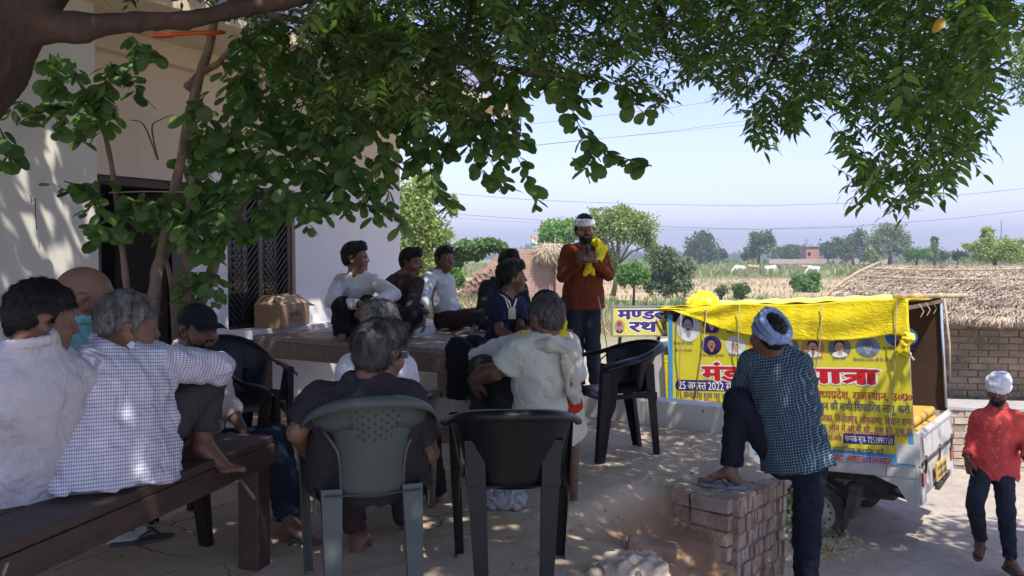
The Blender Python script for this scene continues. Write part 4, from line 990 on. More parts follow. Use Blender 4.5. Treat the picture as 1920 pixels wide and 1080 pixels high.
# ------------------------------------------------------------------ ruined brick wall with straw, flag
def brickmat(name, sx, sy, c1, c2, mo, off=.5):
    m, nt, b = _nt(name); tc = coords(nt, 'Object'); sp = nd(nt, 'ShaderNodeSeparateXYZ'); nt.links.new(tc, sp.inputs[0]); cb_ = nd(nt, 'ShaderNodeCombineXYZ')
    nt.links.new(sp.outputs[0], cb_.inputs[0]); nt.links.new(sp.outputs[2], cb_.inputs[1])
    br = nd(nt, 'ShaderNodeTexBrick'); nt.links.new(cb_.outputs[0], br.inputs[0]); br.inputs['Color1'].default_value = c4(c1); br.inputs['Color2'].default_value = c4(c2); br.inputs['Mortar'].default_value = c4(mo)
    br.inputs['Scale'].default_value = 1; br.inputs['Brick Width'].default_value = sx; br.inputs['Row Height'].default_value = sy; br.inputs['Mortar Size'].default_value = .014
    n = noise(nt, 3, 6, .7, tc); col = mixc(nt, mth(nt, 'MULTIPLY', n, .5), br.outputs[0], sc3(c1, 1.25)); nt.links.new(col, b.inputs['Base Color']); b.inputs['Roughness'].default_value = .95
    bump(nt, b, mth(nt, 'SUBTRACT', n, br.outputs['Fac']), .6, .03); return m
M['ruin'] = brickmat('ruin_brick', .25, .10, (.36, .19, .14), (.46, .28, .22), (.42, .34, .28))
YR = 29.0
rn = empty('ruined_wall', 'ruined red brick wall with a broken sloping top behind the seated youths', 'ruined wall', P(960, 548, YR))
outl = [(862, 590), (868, 532), (884, 524), (893, 508), (912, 500), (922, 486), (938, 476), (952, 468), (985, 467), (1018, 468), (1046, 470), (1050, 590)]
pts = [P(x, y, YR) - rn.location for x, y in outl]; mb = MB(); n = len(pts)
vs = [p for p in pts] + [p + V(.1, .35, 0) for p in pts]
mb.add(vs, [tuple(range(n - 1, -1, -1)), tuple(range(n, 2 * n))] + [(i, (i + 1) % n, (i + 1) % n + n, i + n) for i in range(n)]); mb.build('masonry', M['ruin'], rn)
mb = MB(); mb.box(P(1050, 520, YR) - rn.location + V(.05, .02, 0), (.42, .5, 2.2)); mb.build('pier', M['ruin'], rn)
for x, y in ((905, 560), (935, 556), (1000, 556), (880, 548)):
    pass
mb = MB(); r_ = random.Random(5)
for i in range(60):
    t = r_.random(); p = P(lerp(862, 960, t), lerp(540, 482, t) + r_.uniform(-4, 20), YR - .25) - rn.location
    mb.box(p, (.22, .12, .09), Matrix.Rotation(r_.uniform(-1, 1), 3, 'Y') @ Matrix.Rotation(r_.uniform(-1, 1), 3, 'Z'))
o_ = mb.build('fallen_bricks', M['brick'], rn); o_['kind'] = 'stuff'
def straw_heap(name, c, r, n, m, label, seed, ln=.35, w=.012, hang=.5):
    rng = np.random.default_rng(seed); u = rng.normal(size=(n, 3)); u /= np.linalg.norm(u, axis=1, keepdims=True); pos = u * np.array(r) * (.6 + .4 * rng.random((n, 1)))
    d = u * .6 + rng.normal(0, .5, (n, 3)) - np.array([0, 0, hang]); R = frame_from(d, rng.normal(size=(n, 3))); s = ln * rng.uniform(.5, 1.3, n)
    root = empty(name, label, 'straw bundle', c); scatter('straw', *LEAF2, pos, R, np.stack([np.full(n, w), s, s], 1), m, root)
    blob('core', [ell((0, 0, 0), np.array(r) * .75)], r[0] / 7, M['straw'], root, fold=.03, ffreq=9); return root
straw_heap('straw_bundle', P(1030, 470, YR - .1), (.46, .42, .30), 5200, mat('pale_straw', (.55, .43, .28), .9, .3, 9, .3, .01, 60, c2=(.78, .66, .48)), 'bundle of pale straw heaped on top of the ruined wall', 4, .30, .018, 1.3)
fl = empty('flag', 'small faded orange white and green flag on a thin pole behind the ruined wall', 'flag', P(996, 480, 31))
mb = MB(); mb.tube([V(0, 0, -1), P(996, 440, 31) - fl.location], .012, 6); mb.build('pole', M['metal'], fl)
for i, c in enumerate(((.75, .32, .10), (.8, .8, .78), (.10, .35, .14))):
    g = [[P(997 + 2.4 * k, 441 + 6 * i + 6 * j + k * 1.6, 31) - fl.location + V(0, .06 * math.sin(k * 1.3), 0) for j in (0, 1)] for k in range(5)]
    mb = MB(); mb.shell(g, .004); mb.build('stripe', mat('flag%d' % i, c, .8, .05, 5, 0), fl)
# ------------------------------------------------------------------ far brick shed, pylon, poles, wires, cattle
sh = empty('brick_shed', 'small far red brick shed among the distant trees', 'shed', P(1524, 490, 180)); k_ = 180 / FPX
mb = MB(); mb.box((0, 2, 13 * k_), (24 * k_, 3.5, 30 * k_)); mb.build('wall', brickmat('shed_brick', .8, .4, (.36, .17, .12), (.42, .22, .16), (.35, .24, .2)), sh)
mb = MB(); mb.box((0, 2, 28.6 * k_), (27 * k_, 4.2, 1.8 * k_)); mb.build('roof', M['cement'], sh); mb = MB(); mb.box((-6 * k_, .2, 14 * k_), (5 * k_, .1, 6 * k_)); mb.build('window', M['dark_room'], sh)
wl_ = MB(); wl_.box(V(0, 0, 0), (26, .4, 1.0)); o_ = wl_.build('field_wall', M['brick_pale']); o_.location = P(1556, 491, 176) + V(0, 0, .1); tag(o_, 'pale low wall beside the far brick shed', 'wall')
def pylon(px, pt, pb, Y, label, w):
    root = empty('pylon', label, 'power pylon', P(px, pb, Y)); k = Y / FPX; H = (pb - pt) * k; mb = MB(); W = w * k
    for q in (-1, 1):
        for r in (-1, 1): mb.bar((q * W / 2, r * W / 2, 0), (q * W * .1, r * W * .1, H), .12 * k * 4, .12 * k * 4)
    for i in range(7):
        z0, z1 = H * i / 7, H * (i + 1) / 7; a, b = W / 2 * (1 - .8 * i / 7), W / 2 * (1 - .8 * (i + 1) / 7)
        mb.bar((-a, 0, z0), (b, 0, z1), .3 * k, .3 * k); mb.bar((a, 0, z0), (-b, 0, z1), .3 * k, .3 * k)
    mb.build('lattice', M['metal'], root); mb = MB()
    for f in (.62, .76, .9): mb.bar((-W * .7, 0, H * f), (W * .7, 0, H * f), .4 * k, .4 * k)
    mb.build('crossarm', M['metal'], root)
pylon(1511, 447, 492, 420, 'faint steel lattice pylon beyond the fields beside the brick shed', 12); pylon(1876, 412, 492, 420, 'thin mast rising above the yellow-green tree at the right', 3)
def pole(px, pt, pb, Y, label):
    mb = MB(); o = None; p = P(px, pb, Y); mb.tube([V(0, 0, -.5), P(px, pt, Y) - p], .09, 6); mb.bar(V(-.6, 0, (P(px, pt + 2, Y) - p).z), V(.6, 0, (P(px, pt + 2, Y) - p).z), .1, .1)
    o = mb.build('utility_pole', M['cement']); o.location = p; tag(o, label, 'utility pole')
pole(1775, 463, 500, 130, 'thin pale utility pole over the thatched roof beside the pointed tree')
def wire(pts, Y0, Y1, label, r):
    P0 = [P(x, y, lerp(Y0, Y1, i / (len(pts) - 1))) for i, (x, y) in enumerate(pts)]; mb = MB(); Q = []
    for i in range(len(P0) - 1):
        for j in range(6): Q.append(P0[i].lerp(P0[i + 1], j / 6))
    Q.append(P0[-1]); mb.tube(Q, r, 4); tag(mb.build('power_line', M['metal_dark']), label, 'power line')
wire([(600, 350), (860, 364), (1000, 375), (1200, 383), (1420, 386), (1600, 381), (1800, 366), (2000, 345)], 160, 160, 'upper one of the two long sagging power lines across the sky', .045)
wire([(600, 385), (860, 402), (1000, 412), (1200, 424), (1420, 430), (1600, 424), (1800, 409), (2000, 385)], 170, 170, 'lower one of the two long sagging power lines across the sky', .045)
wire([(860, 409), (1000, 418), (1250, 431), (1500, 429), (1700, 424)], 190, 190, 'faint power line just under the lower sagging pair', .03)
wire([(830, 300), (1000, 273), (1250, 247), (1500, 212), (1960, 160)], 45, 45, 'thin overhead wire behind the hanging leaves, middle of three', .010)
wire([(830, 255), (1000, 232), (1250, 203), (1500, 165), (1960, 100)], 45, 45, 'thin overhead wire behind the hanging leaves, topmost of three', .010)
wire([(800, 296), (900, 283), (1100, 262), (1500, 225), (1960, 175)], 47, 47, 'thin overhead wire behind the hanging leaves, lowest of three', .008)
def cow(px, py, Y, yaw, label, m):
    p = P(px, py, Y); s = 1.0
    pr = [cap((0, -.62, 1.05), (0, .55, 1.1), .30, .27, k=.1), ell((0, .5, 1.28), (.16, .22, .18), k=.1), cap((0, .6, 1.15), (0, 1.0, .75), .16, .12, k=.08), cap((0, 1.0, .72), (0, 1.28, .38), .12, .075, k=.05), cap((0, -.85, 1.15), (0, -.93, .5), .035, .02, k=.03)]
    for x in (-.17, .17):
        pr += [cap((x, .45, .85), (x, .42, .45), .10, .055, k=.05), cap((x, .42, .45), (x, .45, 0), .05, .045, k=.02), cap((x, -.62, .95), (x, -.50, .52), .14, .07, k=.05), cap((x, -.50, .52), (x, -.66, .36), .065, .05, k=.02), cap((x, -.66, .36), (x, -.62, 0), .05, .045, k=.02),
               cap((x * .5, 1.02, .80), (x * 1.3, .98, .80), .035, .02, k=.02), cap((x * .4, 1.0, .86), (x * .8, .95, 1.05), .025, .01, k=.02)]
    o = blob('cow', pr, .05, m); o.location = p - V(0, 0, 0); o.rotation_euler = (0, 0, math.radians(yaw)); tag(o, label, 'cow', 'cattle grazing on the far field')
cm_ = mat('cow_white', (.72, .68, .62), .8, .1, 3, 0); cb_2 = mat('cow_tan', (.42, .26, .15), .8, .1, 3, 0)
cow(1445, 517, 112, -80, 'white cow grazing on the field, left of the two white ones', cm_); cow(1525, 518, 112, 95, 'white cow grazing on the field, right of the two white ones', cm_)
cow(1386, 516, 118, 100, 'pale cow left of the white grazing cows, half hidden by crop', cm_); cow(1412, 514, 122, 80, 'brown cow beside the white grazing cows', cb_2); cow(1512, 514, 124, 60, 'brown cow behind the right white cow', cb_2)
# ------------------------------------------------------------------ thatched hut
hut = empty('thatched_hut', 'brick hut with a shaggy thatched roof at the right', 'hut', (7.0, 11.6, -1.4))
HO = hut.location.copy(); uh = V(.985, -.17, 0).normalized(); nh = V(-.17, -.985, 0).normalized()
E0 = P(1600, 600, 11.2) ; E0 = V(4.55, 11.25, -1.4)
RHt = Matrix((uh, V(-nh.x, -nh.y, 0), V(0, 0, 1))).transposed()
mb = MB(); mb.box(E0 + uh * 3.2 - nh * .12 - HO + V(0, 0, .95), (6.4, .2, 1.9), RHt); mb.build('wall_core', mat('mud_mortar', (.19, .16, .115), .95, .4, 4, .8, .01, 50, kind='World'), hut)
M['brick_mossy'] = mat('brick_mossy', (.17, .15, .10), .92, .3, 3.2, .8, .012, 45, kind='World', c2=(.40, .29, .21)); M['brick_green'] = mat('brick_green', (.16, .16, .105), .92, .3, 3.2, .8, .012, 45, kind='World', c2=(.36, .28, .20))
bricks(hut, E0 - HO + uh * .2 + V(0, 0, .55) - nh * .053, uh, V(0, 0, 1), nh, 13, 15, .235, .078, .10, .012, [M['brick_mossy'], M['brick_green'], M['brick_mossy']], .5, .007, rot=.03)
mb = MB(); mb.box(E0 + uh * .0 - nh * 1.6 - HO + V(0, 0, .95), (.2, 3, 1.9), RHt); mb.build('end_wall', M['brick_mossy'], hut)
lw = empty('brick_plinth', 'low pale sunlit brick wall behind the red shirt man', 'brick wall', (6.0, 10.2, -1.4)); l0 = V(5.15, 10.3, 0)
mb = MB(); mb.box(l0 + uh * 1.6 - nh * .10 + V(0, 0, -1.0) - lw.location, (3.3, .16, .76), RHt); mb.build('core', M['mortar'], lw)
bricks(lw, l0 + V(0, 0, -1.40) - lw.location - nh * .062, uh, V(0, 0, 1), nh, 13, 9, .235, .076, .10, .010, [M['brick_pale']], .5, .008)
mb = MB(); mb.box(l0 + uh * 1.6 - nh * .3 + V(0, 0, -.60) - lw.location, (3.4, .6, .05), RHt); mb.build('coping', M['cement'], lw, bevel=.01)
def roofpt(s, t):      # s along the eave (m), t 0 eave .. 1 ridge; the left end is raked
    z0, z1 = .50, 1.06; x0 = lerp(-.45, 1.05, t)
    return E0 + uh * (x0 + s) - nh * (lerp(-.45, 2.3, t)) + V(0, 0, 1.4 + lerp(z0, z1, t) + .05 * math.sin(s * 2.1 + t * 3) * (1 - t) + .06 * math.sin(t * 3.1))
M['thatch'] = mat('thatch', (.36, .28, .21), .95, .45, 5, .8, .03, 40, c2=(.36, .28, .22), stretch=(1, 1, 1)); M['thatch_straw'] = mat('thatch_straw', (.46, .36, .27), .9, .4, 2.5, .2, .004, 90, c2=(.74, .62, .49), kind='World')
g = [[roofpt(s, t) - HO for t in np.linspace(0, 1, 9)] for s in np.linspace(0, 6.5, 28)]; mb = MB(); mb.shell(g, .14); mb.build('thatch', M['thatch'], hut, smooth=True)
g = [[roofpt(s, 1) - HO - nh * (3 * t) + V(0, 0, -1.1 * t) for t in (0, 1)] for s in (0, 6.5)]; mb = MB(); mb.shell(g, .18); mb.build('back_thatch', M['thatch'], hut)
rng = np.random.default_rng(8); n = 44000; S_, T_ = rng.uniform(-.05, 6.4, n), rng.random(n) ** 1.0; T_[:3500] = rng.uniform(-.02, .03, 3500)
lay = np.round(T_ * 11) / 11; T_ = np.where(rng.random(n) < .6, lay + rng.normal(0, .012, n), T_); T_ = np.clip(T_, -.03, 1.0)
pos = np.array([tuple(roofpt(s, t) - HO) for s, t in zip(S_, T_)]); tn = (roofpt(2, 1) - roofpt(2, 0)).normalized(); nr = uh.cross(tn).normalized()
pos = pos + np.array(nr) * (.068 + .02 * rng.random((n, 1))); d = -np.array(tn)[None] + rng.normal(0, .15, (n, 3)) + np.array(nr) * .05; d[:3500] += np.array([0, 0, -.7])
L = rng.uniform(.18, .40, n); L[:3500] *= .45; scatter('straw', *LEAF2, pos, frame_from(d, np.array(nr)[None] + rng.normal(0, .3, (n, 3))), np.stack([np.full(n, .010), L, L], 1), M['thatch_straw'], hut)
for t, off in ((.80, .115), (.56, .11)):
    mb = MB(); mb.tube([roofpt(s, t) - HO + nr * off for s in np.linspace(-.05, 6.4, 12)], .018, 6, wob=.1); mb.build('batten', M['straw'], hut, smooth=True)
mb = MB(); mb.tube([roofpt(s, t) - HO + nr * o for s, t, o in ((2.7, .50, .16), (2.72, .62, .24), (2.85, .78, .27), (3.05, .88, .20), (3.6, .95, .2))], .022, 6); mb.build('bent_stick', M['straw'], hut, smooth=True)
mb = MB(); mb.tube([roofpt(-.05, t) - HO + nr * .14 for t in np.linspace(0, 1, 6)], .022, 6); mb.build('verge_pole', M['straw'], hut, smooth=True)
# ------------------------------------------------------------------ pickup truck with banner
TA = math.radians(3.8); TQ = V(3.55, 7.2, -.535); _d = V(-.788, .616, 0).normalized()
E1 = (_d * math.cos(TA) - V(0, 0, math.sin(TA))); E2 = V(.616, .788, 0).normalized(); E3 = E2.cross(E1).normalized()
RT = Matrix((-E1, E2, E3)).transposed()
def BP(px, py, d=0.):
    r = ray(px, py); t = (TQ + E2 * d - V(0, 0, CAMH)).dot(E2) / r.dot(E2); q = V(0, 0, CAMH) + r * t - TQ; return q.dot(E1), q.dot(E3)
def T3(s, w, d=0.): return E1 * s + E3 * w + E2 * d
truck = empty('pickup_truck', 'white mini truck with a yellow tarpaulin canopy and campaign banner on its side', 'truck', TQ)
M['truck_white'] = mat('truck_white', (.58, .57, .54), .4, .12, 4, .15, .003, 30, var2=.35); M['rubber'] = mat('rubber', (.035, .032, .030), .85, .4, 14, .4, .004, 60, c2=(.10, .085, .07))
M['under'] = mat('under', (.05, .042, .036), .8, .5, 9, .4, .01, 30, c2=(.11, .09, .075)); M['rim'] = mat('rim', (.50, .48, .45), .45, .25, 14, .2, .003, 40)
tarp_m, nt, b = _nt('tarp'); co = coords(nt, 'Object'); nt.links.new(ramp(nt, noise(nt, 4, 5, .6, co), [(.3, (.78, .60, .008)), (.7, (.86, .70, .02))]), b.inputs['Base Color']); b.inputs['Roughness'].default_value = .28
bump(nt, b, noise(nt, 13, 4, .6, coords(nt, 'Object', (1, 1, 1.6)), 1.4), .6, .02)
bm_, nt, b = _nt('banner_yellow'); co = coords(nt, 'Object'); nt.links.new(ramp(nt, noise(nt, 2, 4, .5, co), [(.3, (.68, .60, .03)), (.7, (.74, .66, .05))]), b.inputs['Base Color']); b.inputs['Roughness'].default_value = .42; bump(nt, b, noise(nt, 5, 3, .5, coords(nt, 'Object', (1, 1, .5)), .8), .25, .02)
def tb(name, s0, s1, w0, w1, d0, d1, m, parent=None, bevel=0):
    mb = MB(); mb.box(T3((s0 + s1) / 2, (w0 + w1) / 2, (d0 + d1) / 2), (abs(s1 - s0), abs(d1 - d0), abs(w1 - w0)), RT); return mb.build(name, m, parent or truck, bevel=bevel)
TW_, LB = 1.45, 2.34
tb('cargo_bed', -.0, LB, -.13, -.03, .02, TW_, M['truck_white']); tb('side_rail', -.02, LB, -.12, -.012, -.022, .0, M['truck_white'], bevel=.006); tb('side_panel', 0, LB, -.01, .27, .0, .03, M['truck_white']); tb('side_panel', 0, LB, -.01, .27, TW_ - .03, TW_, M['truck_white'])
tb('chassis', -.0, 3.0, -.26, -.14, .30, .42, M['under']); tb('chassis', -.0, 3.0, -.26, -.14, TW_ - .42, TW_ - .30, M['under']); tb('fuel_tank', .25, .62, -.42, -.16, .28, .62, M['under'], bevel=.03)
sk = MB(); prof = [(-.01, -.03), (-.01, -.37), (.06, -.37), (.16, -.20), (.34, -.125), (.34, -.03)]
vs = [T3(s, w, -.015) for s, w in prof] + [T3(s, w, .05) for s, w in prof]; k = len(prof); sk.add(vs, [tuple(range(k)), tuple(range(2 * k - 1, k - 1, -1))] + [(i, i + k, (i + 1) % k + k, (i + 1) % k) for i in range(k)]); sk.build('rear_skirt', M['truck_white'], truck)
hg = MB(); hg.bar(T3(.03, -.36, .15), T3(.42, -.33, .35), .03, .03); hg.bar(T3(.10, -.22, .3), T3(.10, -.22, 1.2), .05, .06); hg.bar(T3(.05, -.30, .15), T3(.5, -.24, .5), .02, .03); hg.build('spare_carrier', M['under'], truck)
def wheel(s, w, d, label=None):
    r = .285; c = T3(s, w, d); root = bpy.data.objects.new('wheel', None); link(root, truck); root.location = c; root.rotation_mode = 'QUATERNION'; root.rotation_quaternion = RT.to_quaternion()
    n = 36; pf = [(.0, .10, .185), (0, .085, .20), (0, .082, .262), (0, .070, .283), (0, .0, .287), (0, -.070, .283), (0, -.082, .262), (0, -.085, .20), (0, -.10, .185)]; mb = MB()
    for i in range(n):
        a = 2 * math.pi * i / n
        for _, y, rr in pf: q = rr + (.004 if (i % 2 and rr > .28) else 0); mb.v.append((q * math.cos(a), y * .85, q * math.sin(a)))
    k = len(pf)
    for i in range(n):
        for j in range(k - 1): a, b2 = i * k + j, ((i + 1) % n) * k + j; mb.f.append((a, a + 1, b2 + 1, b2))
    ty = mb.build('tyre', M['rubber'], root, smooth=True)
    mb = MB(); pf = [(-.055, .190), (-.075, .186), (-.06, .165), (-.018, .15), (-.030, .10), (-.045, .075), (-.05, .0)]; n = 32
    for i in range(n):
        a = 2 * math.pi * i / n
        for y, rr in pf: mb.v.append((rr * math.cos(a), y, rr * math.sin(a)))
    k = len(pf)
    for i in range(n):
        for j in range(k - 1): a, b2 = i * k + j, ((i + 1) % n) * k + j; mb.f.append((a, a + 1, b2 + 1, b2))
    mb.build('rim', M['rim'], root, smooth=True)
    mb = MB()
    for i in range(12): a = 2 * math.pi * i / 12; mb.tube([(.125 * math.cos(a), -.030, .125 * math.sin(a)), (.125 * math.cos(a), -.020, .125 * math.sin(a))], .011, 8)
    mb.build('vent_hole', M['metal_dark'], root); mb = MB(); mb.tube([(0, -.085, 0), (0, -.03, 0)], [.022, .038], 12)
    for i in range(4): a = math.pi / 4 + math.pi * i / 2; mb.tube([(.055 * math.cos(a), -.062, .055 * math.sin(a)), (.055 * math.cos(a), -.04, .055 * math.sin(a))], .009, 6)
    mb.build('hub', M['rim'], root, smooth=True)
ws, ww_ = BP(1534, 957, .10); wheel(ws, ww_, .10); wheel(ws, ww_, TW_ - .12); wheel(2.75, ww_ - .02, .12); wheel(2.75, ww_ - .02, TW_ - .12)
tb('axle', ws - .03, ws + .03, ww_ - .03, ww_ + .03, .15, TW_ - .15, M['under']); mf = MB(); q0 = T3(ws - .36, ww_ + .28, .02); mf.box(q0 + E3 * -.13, (.09, .17, .30), RT @ Matrix.Rotation(.25, 3, 'Y')); mf.build('mudguard', M['under'], truck, bevel=.01)
for k in range(8):
    a0, a1 = math.pi * (k / 8) * .9 + .15, math.pi * ((k + 1) / 8) * .9 + .15
    mb = MB(); mb.bar(T3(ws + .34 * math.cos(a0), ww_ + .31 * math.sin(a0), .12), T3(ws + .34 * math.cos(a1), ww_ + .31 * math.sin(a1), .12), .2, .012, up=E2.cross(V(0, 0, 1))); 
    if k == 0: arch = mb
    else: arch.add(mb.v, mb.f)
arch.build('wheel_arch', M['under'], truck)
# tailgate at the rear end
tg = tb('tailgate', -.035, .0, -.02, .28, .02, TW_ - .02, M['truck_white'], bevel=.005); tb('tail_panel', -.03, .0, -.36, -.03, .02, .20, M['truck_white']); tb('tail_panel', -.03, .0, -.36, -.03, TW_ - .2, TW_ - .02, M['truck_white'])
tb('bumper', -.03, .0, -.30, -.035, .20, TW_ - .20, M['truck_white'])
for d0 in (.12, .50, .88):
    tb('panel_rib', -.042, -.036, .03, .23, d0, d0 + .02, M['truck_white'], tg)
for d0 in (.14, .72, 1.28):
    mb = MB(); mb.tube([T3(-.045, -.10, d0), T3(-.06, .02, d0), T3(-.05, .05, d0 + .04)], .010, 6); mb.build('latch', M['under'], tg)
tb('gate_rail', -.05, -.036, -.01, .012, .03, TW_ - .03, M['under'], tg); tb('gate_rail', -.05, -.036, .235, .262, .03, TW_ - .03, M['truck_white'], tg)
M['lamp_red'] = mat('lamp_red', (.25, .05, .03), .25, .1, 9, 0); M['plate'] = mat('plate', (.62, .40, .10), .5, .2, 20, .1)
tb('tail_light', -.045, -.031, -.20, -.08, .05, .17, M['lamp_red']); tb('tail_light', -.045, -.031, -.20, -.08, TW_ - .17, TW_ - .05, M['lamp_red'])
pl = tb('number_plate', -.075, -.062, -.24, -.08, .46, .90, M['plate']); mb = MB()
for r in range(2):
    for i in range(6): mb.box(T3(-.077, -.13 - .065 * r, .51 + .065 * i), (.002, .035 if i % 3 else .022, .036), RT)
mb.build('plate_marks', M['metal_dark'], pl); mb = MB(); mb.bar(T3(-.03, -.16, .68), T3(-.065, -.16, .68), .3, .02); mb.build('plate_bracket', M['truck_white'], truck)
mb = MB(); mb.bar(T3(-.06, -.30, .50), T3(-.06, -.26, 1.0), .04, .05); mb.build('step_bar', M['under'], truck)
# interior and canopy
M['inner'] = mat('inner_cloth_shaded', (.045, .022, .010), .9, .3, 4, .3, .01, 12); M['mattress'] = mat('mattress', (.55, .33, .06), .8, .15, 6, .4, .01, 20)  # inner sheets coloured dark brown to carry the shade under the canopy
tb('far_sheet', .0, LB, .27, 1.42, TW_ - .03, TW_ - .01, M['inner']); tb('front_sheet', LB - .02, LB, -.0, 1.42, .03, TW_ - .03, M['inner']); tb('cargo_floor', 0, LB, -.028, .0, .03, TW_ - .03, M['inner'])
for i in range(3): tb('mattress', .05 + .02 * i, 1.9, .06 + .09 * i, .14 + .09 * i, .06, TW_ - .08, M['mattress'], bevel=.03)
def post(s, d, w0, w1, m, r=.018, nm='canopy_post'):
    mb = MB(); mb.tube([T3(s, w0, d), T3(s, w1, d)], r, 8); return mb.build(nm, m, truck, smooth=True)
post(.02, .02, 0, 1.40, M['metal']); post(.02, TW_, .25, 1.42, M['truck_white'], .022); post(LB, .02, 0, 1.40, M['metal']); post(LB, TW_, 0, 1.40, M['metal']); post(.0, TW_ - .05, .3, 1.36, mat('blue_post', (.25, .33, .48), .6, .2, 9), .014)
mb = MB(); mb.shell([[T3(-.01, w, TW_ - .07 + .02 * math.sin(w * 8)), T3(.01, w, TW_ - .0)] for w in np.linspace(.3, 1.1, 8)], .008); mb.build('white_cloth_edge', M['cement'], truck)
post(.0, 0, 1.40, 1.401, M['straw']); mb = MB(); mb.tube([T3(.25, 1.47, .60), T3(-.30, 1.44, 1.05)], [.026, .022], 8, wob=.05); mb.build('bamboo_pole', M['straw'], truck, smooth=True)
mb = MB(); mb.bar(T3(.01, 1.38, .0), T3(.01, 1.38, TW_), .04, .03); mb.bar(T3(LB, 1.38, .0), T3(LB, 1.38, TW_), .04, .03); mb.build('canopy_bar', M['wood_edge'], truck)
for dd in (.35, .62, .9):
    mb = MB(); mb.tube([T3(-.02, 1.40, dd), T3(-.05, 1.33, dd + .03), T3(-.03, 1.28, dd - .02)], .005, 5); mb.build('rope_end', M['rope'], truck, smooth=True)
mb = MB(); mb.tube([T3(-.03, 1.40, TW_ - .02), T3(-.05, .95, TW_), T3(-.04, .6, TW_ - .01)], .012, 6); mb.build('rope_end', M['rope'], truck, smooth=True)
low = [(1262, 582), (1290, 592), (1320, 603), (1350, 616), (1400, 628), (1440, 634), (1480, 637), (1520, 638), (1560, 639), (1600, 637), (1640, 633), (1670, 627), (1695, 630), (1712, 618), (1724, 606)]
LW = sorted([BP(x, y, -.05) for x, y in low]); ls, lw_ = [a for a, b_ in LW], [b_ for a, b_ in LW]
g = []
for s in np.linspace(-.02, 2.40, 110):
    wl0 = float(np.interp(s, ls, lw_)); wt = 1.455 + .012 * math.sin(s * 5) ; row = []
    for t in np.linspace(0, 1, 26):
        w = lerp(wl0, wt, t); tm = t * (1 - t) * 4
        d = -.050 - .014 * tm * math.sin(s * 7 + 3 * t + math.sin(s * 3) * 2) - .005 * tm * math.sin(s * 26 + 5 * t + 3 * math.sin(s * 7)) - .012 * (1 - t) * (.6 + .4 * math.sin(s * 13)) - .005 * math.sin(9 * t + 3 * s + 2 * math.sin(4 * s))
        row.append(T3(s, w, d))
    g.append(row)
mb = MB(); mb.shell(g, .006); tp = mb.build('tarp_side', tarp_m, truck, smooth=True)
g = []
for s in np.linspace(-.02, 2.40, 60):
    g.append([T3(s, 1.46 - .03 * math.sin(math.pi * t) * (1 + .3 * math.sin(s * 7)) + .008 * math.sin(s * 21 + t * 9), lerp(-.035, TW_ + .03, t)) for t in np.linspace(0, 1, 16)])
mb = MB(); mb.shell(g, .006); mb.build('tarp_roof', tarp_m, truck, smooth=True)
kn = [cap(T3(.01, .98 + .05 * i, -.06), T3(.06 - .02 * i, 1.02 + .07 * i, -.05), .03 - .004 * i, .02, k=.02) for i in range(3)] + [cap(T3(-.01, 1.12, -.04), T3(.10, .98, -.06), .05, .02, k=.03)]
blob('tarp_knot', kn, .008, tarp_m, truck, fold=.006, ffreq=50); mb = MB(); mb.tube([T3(.0, 1.0, -.08), T3(-.05, .93, -.09)], .010, 6); mb.build('rope_knot', M['cement'], truck)
s0_, w0_ = BP(1318, 560, .7); blob('tarp_bundle', [ell(T3(s0_, w0_ - .06, .7), (.19, .19, .12), k=.04), ell(T3(s0_ - .45, w0_ - .14, .75), (.22, .18, .07), k=.04), ell(T3(s0_, w0_ + .02, .7), (.08, .08, .07), k=.04)], .018, tarp_m, truck, fold=.014, ffreq=26)
# banner
banner = MB(); sL = BP(1254, 650, -.01)[0]; s15 = BP(1540, 860, -.01)[0]
wB = -.012
g = [[T3(s, w, -.026) for w in (wB, 1.30)] for s in (-.0, sL - .0)]
banner.shell(g, .003); bn = banner.build('banner', bm_, truck)
BL = {}
def flat(name, c, rough=.45):
    if name not in BL: BL[name] = mat('print_' + name, c, rough, .06, 6, 0)
    return BL[name]
def quad_s(name, poly, m, d=-.029, th=.0):      # poly of pixels on the banner plane
    pts = [T3(*BP(x, y, d), d) for x, y in poly]; mb = MB(); n = len(pts); mb.add(pts, [tuple(range(n))]); return mb.build(name, m, bn)
quad_s('blue_edge', [(1253.5, 590), (1261, 590), (1262, 760), (1254, 760)], flat('blue', (.05, .33, .66))); 
sq = lambda a, b_: (T3(a, b_, -.029))
mb = MB(); w1 = BP(1600, 846, -.029)[1]; mb.add([T3(sL, -.008, -.029), T3(.002, -.008, -.029), T3(.002, w1, -.029), T3(sL, w1, -.029)], [(0, 1, 2, 3)]); mb.build('blue_band', flat('blue', (.05, .33, .66)), bn)
mb = MB(); mb.add([T3(.045, w1, -.0292), T3(.002, w1, -.0292), T3(.002, w1 + .20, -.0292), T3(.045, w1 + .22, -.0292)], [(0, 1, 2, 3)]); mb.build('blue_corner', flat('blue', (.05, .33, .66)), bn)
pn_ = MB(); a, b_ = BP(1680, 832, -.0305), BP(1722, 872, -.0305); pn_.add([T3(a[0], a[1], -.0305), T3(a[0], b_[1], -.0305), T3(b_[0] , b_[1], -.0305), T3(b_[0], a[1], -.0305)], [(0, 1, 2, 3)]); pn_.build('blank_panel', flat('white', (.62, .62, .60)), bn)
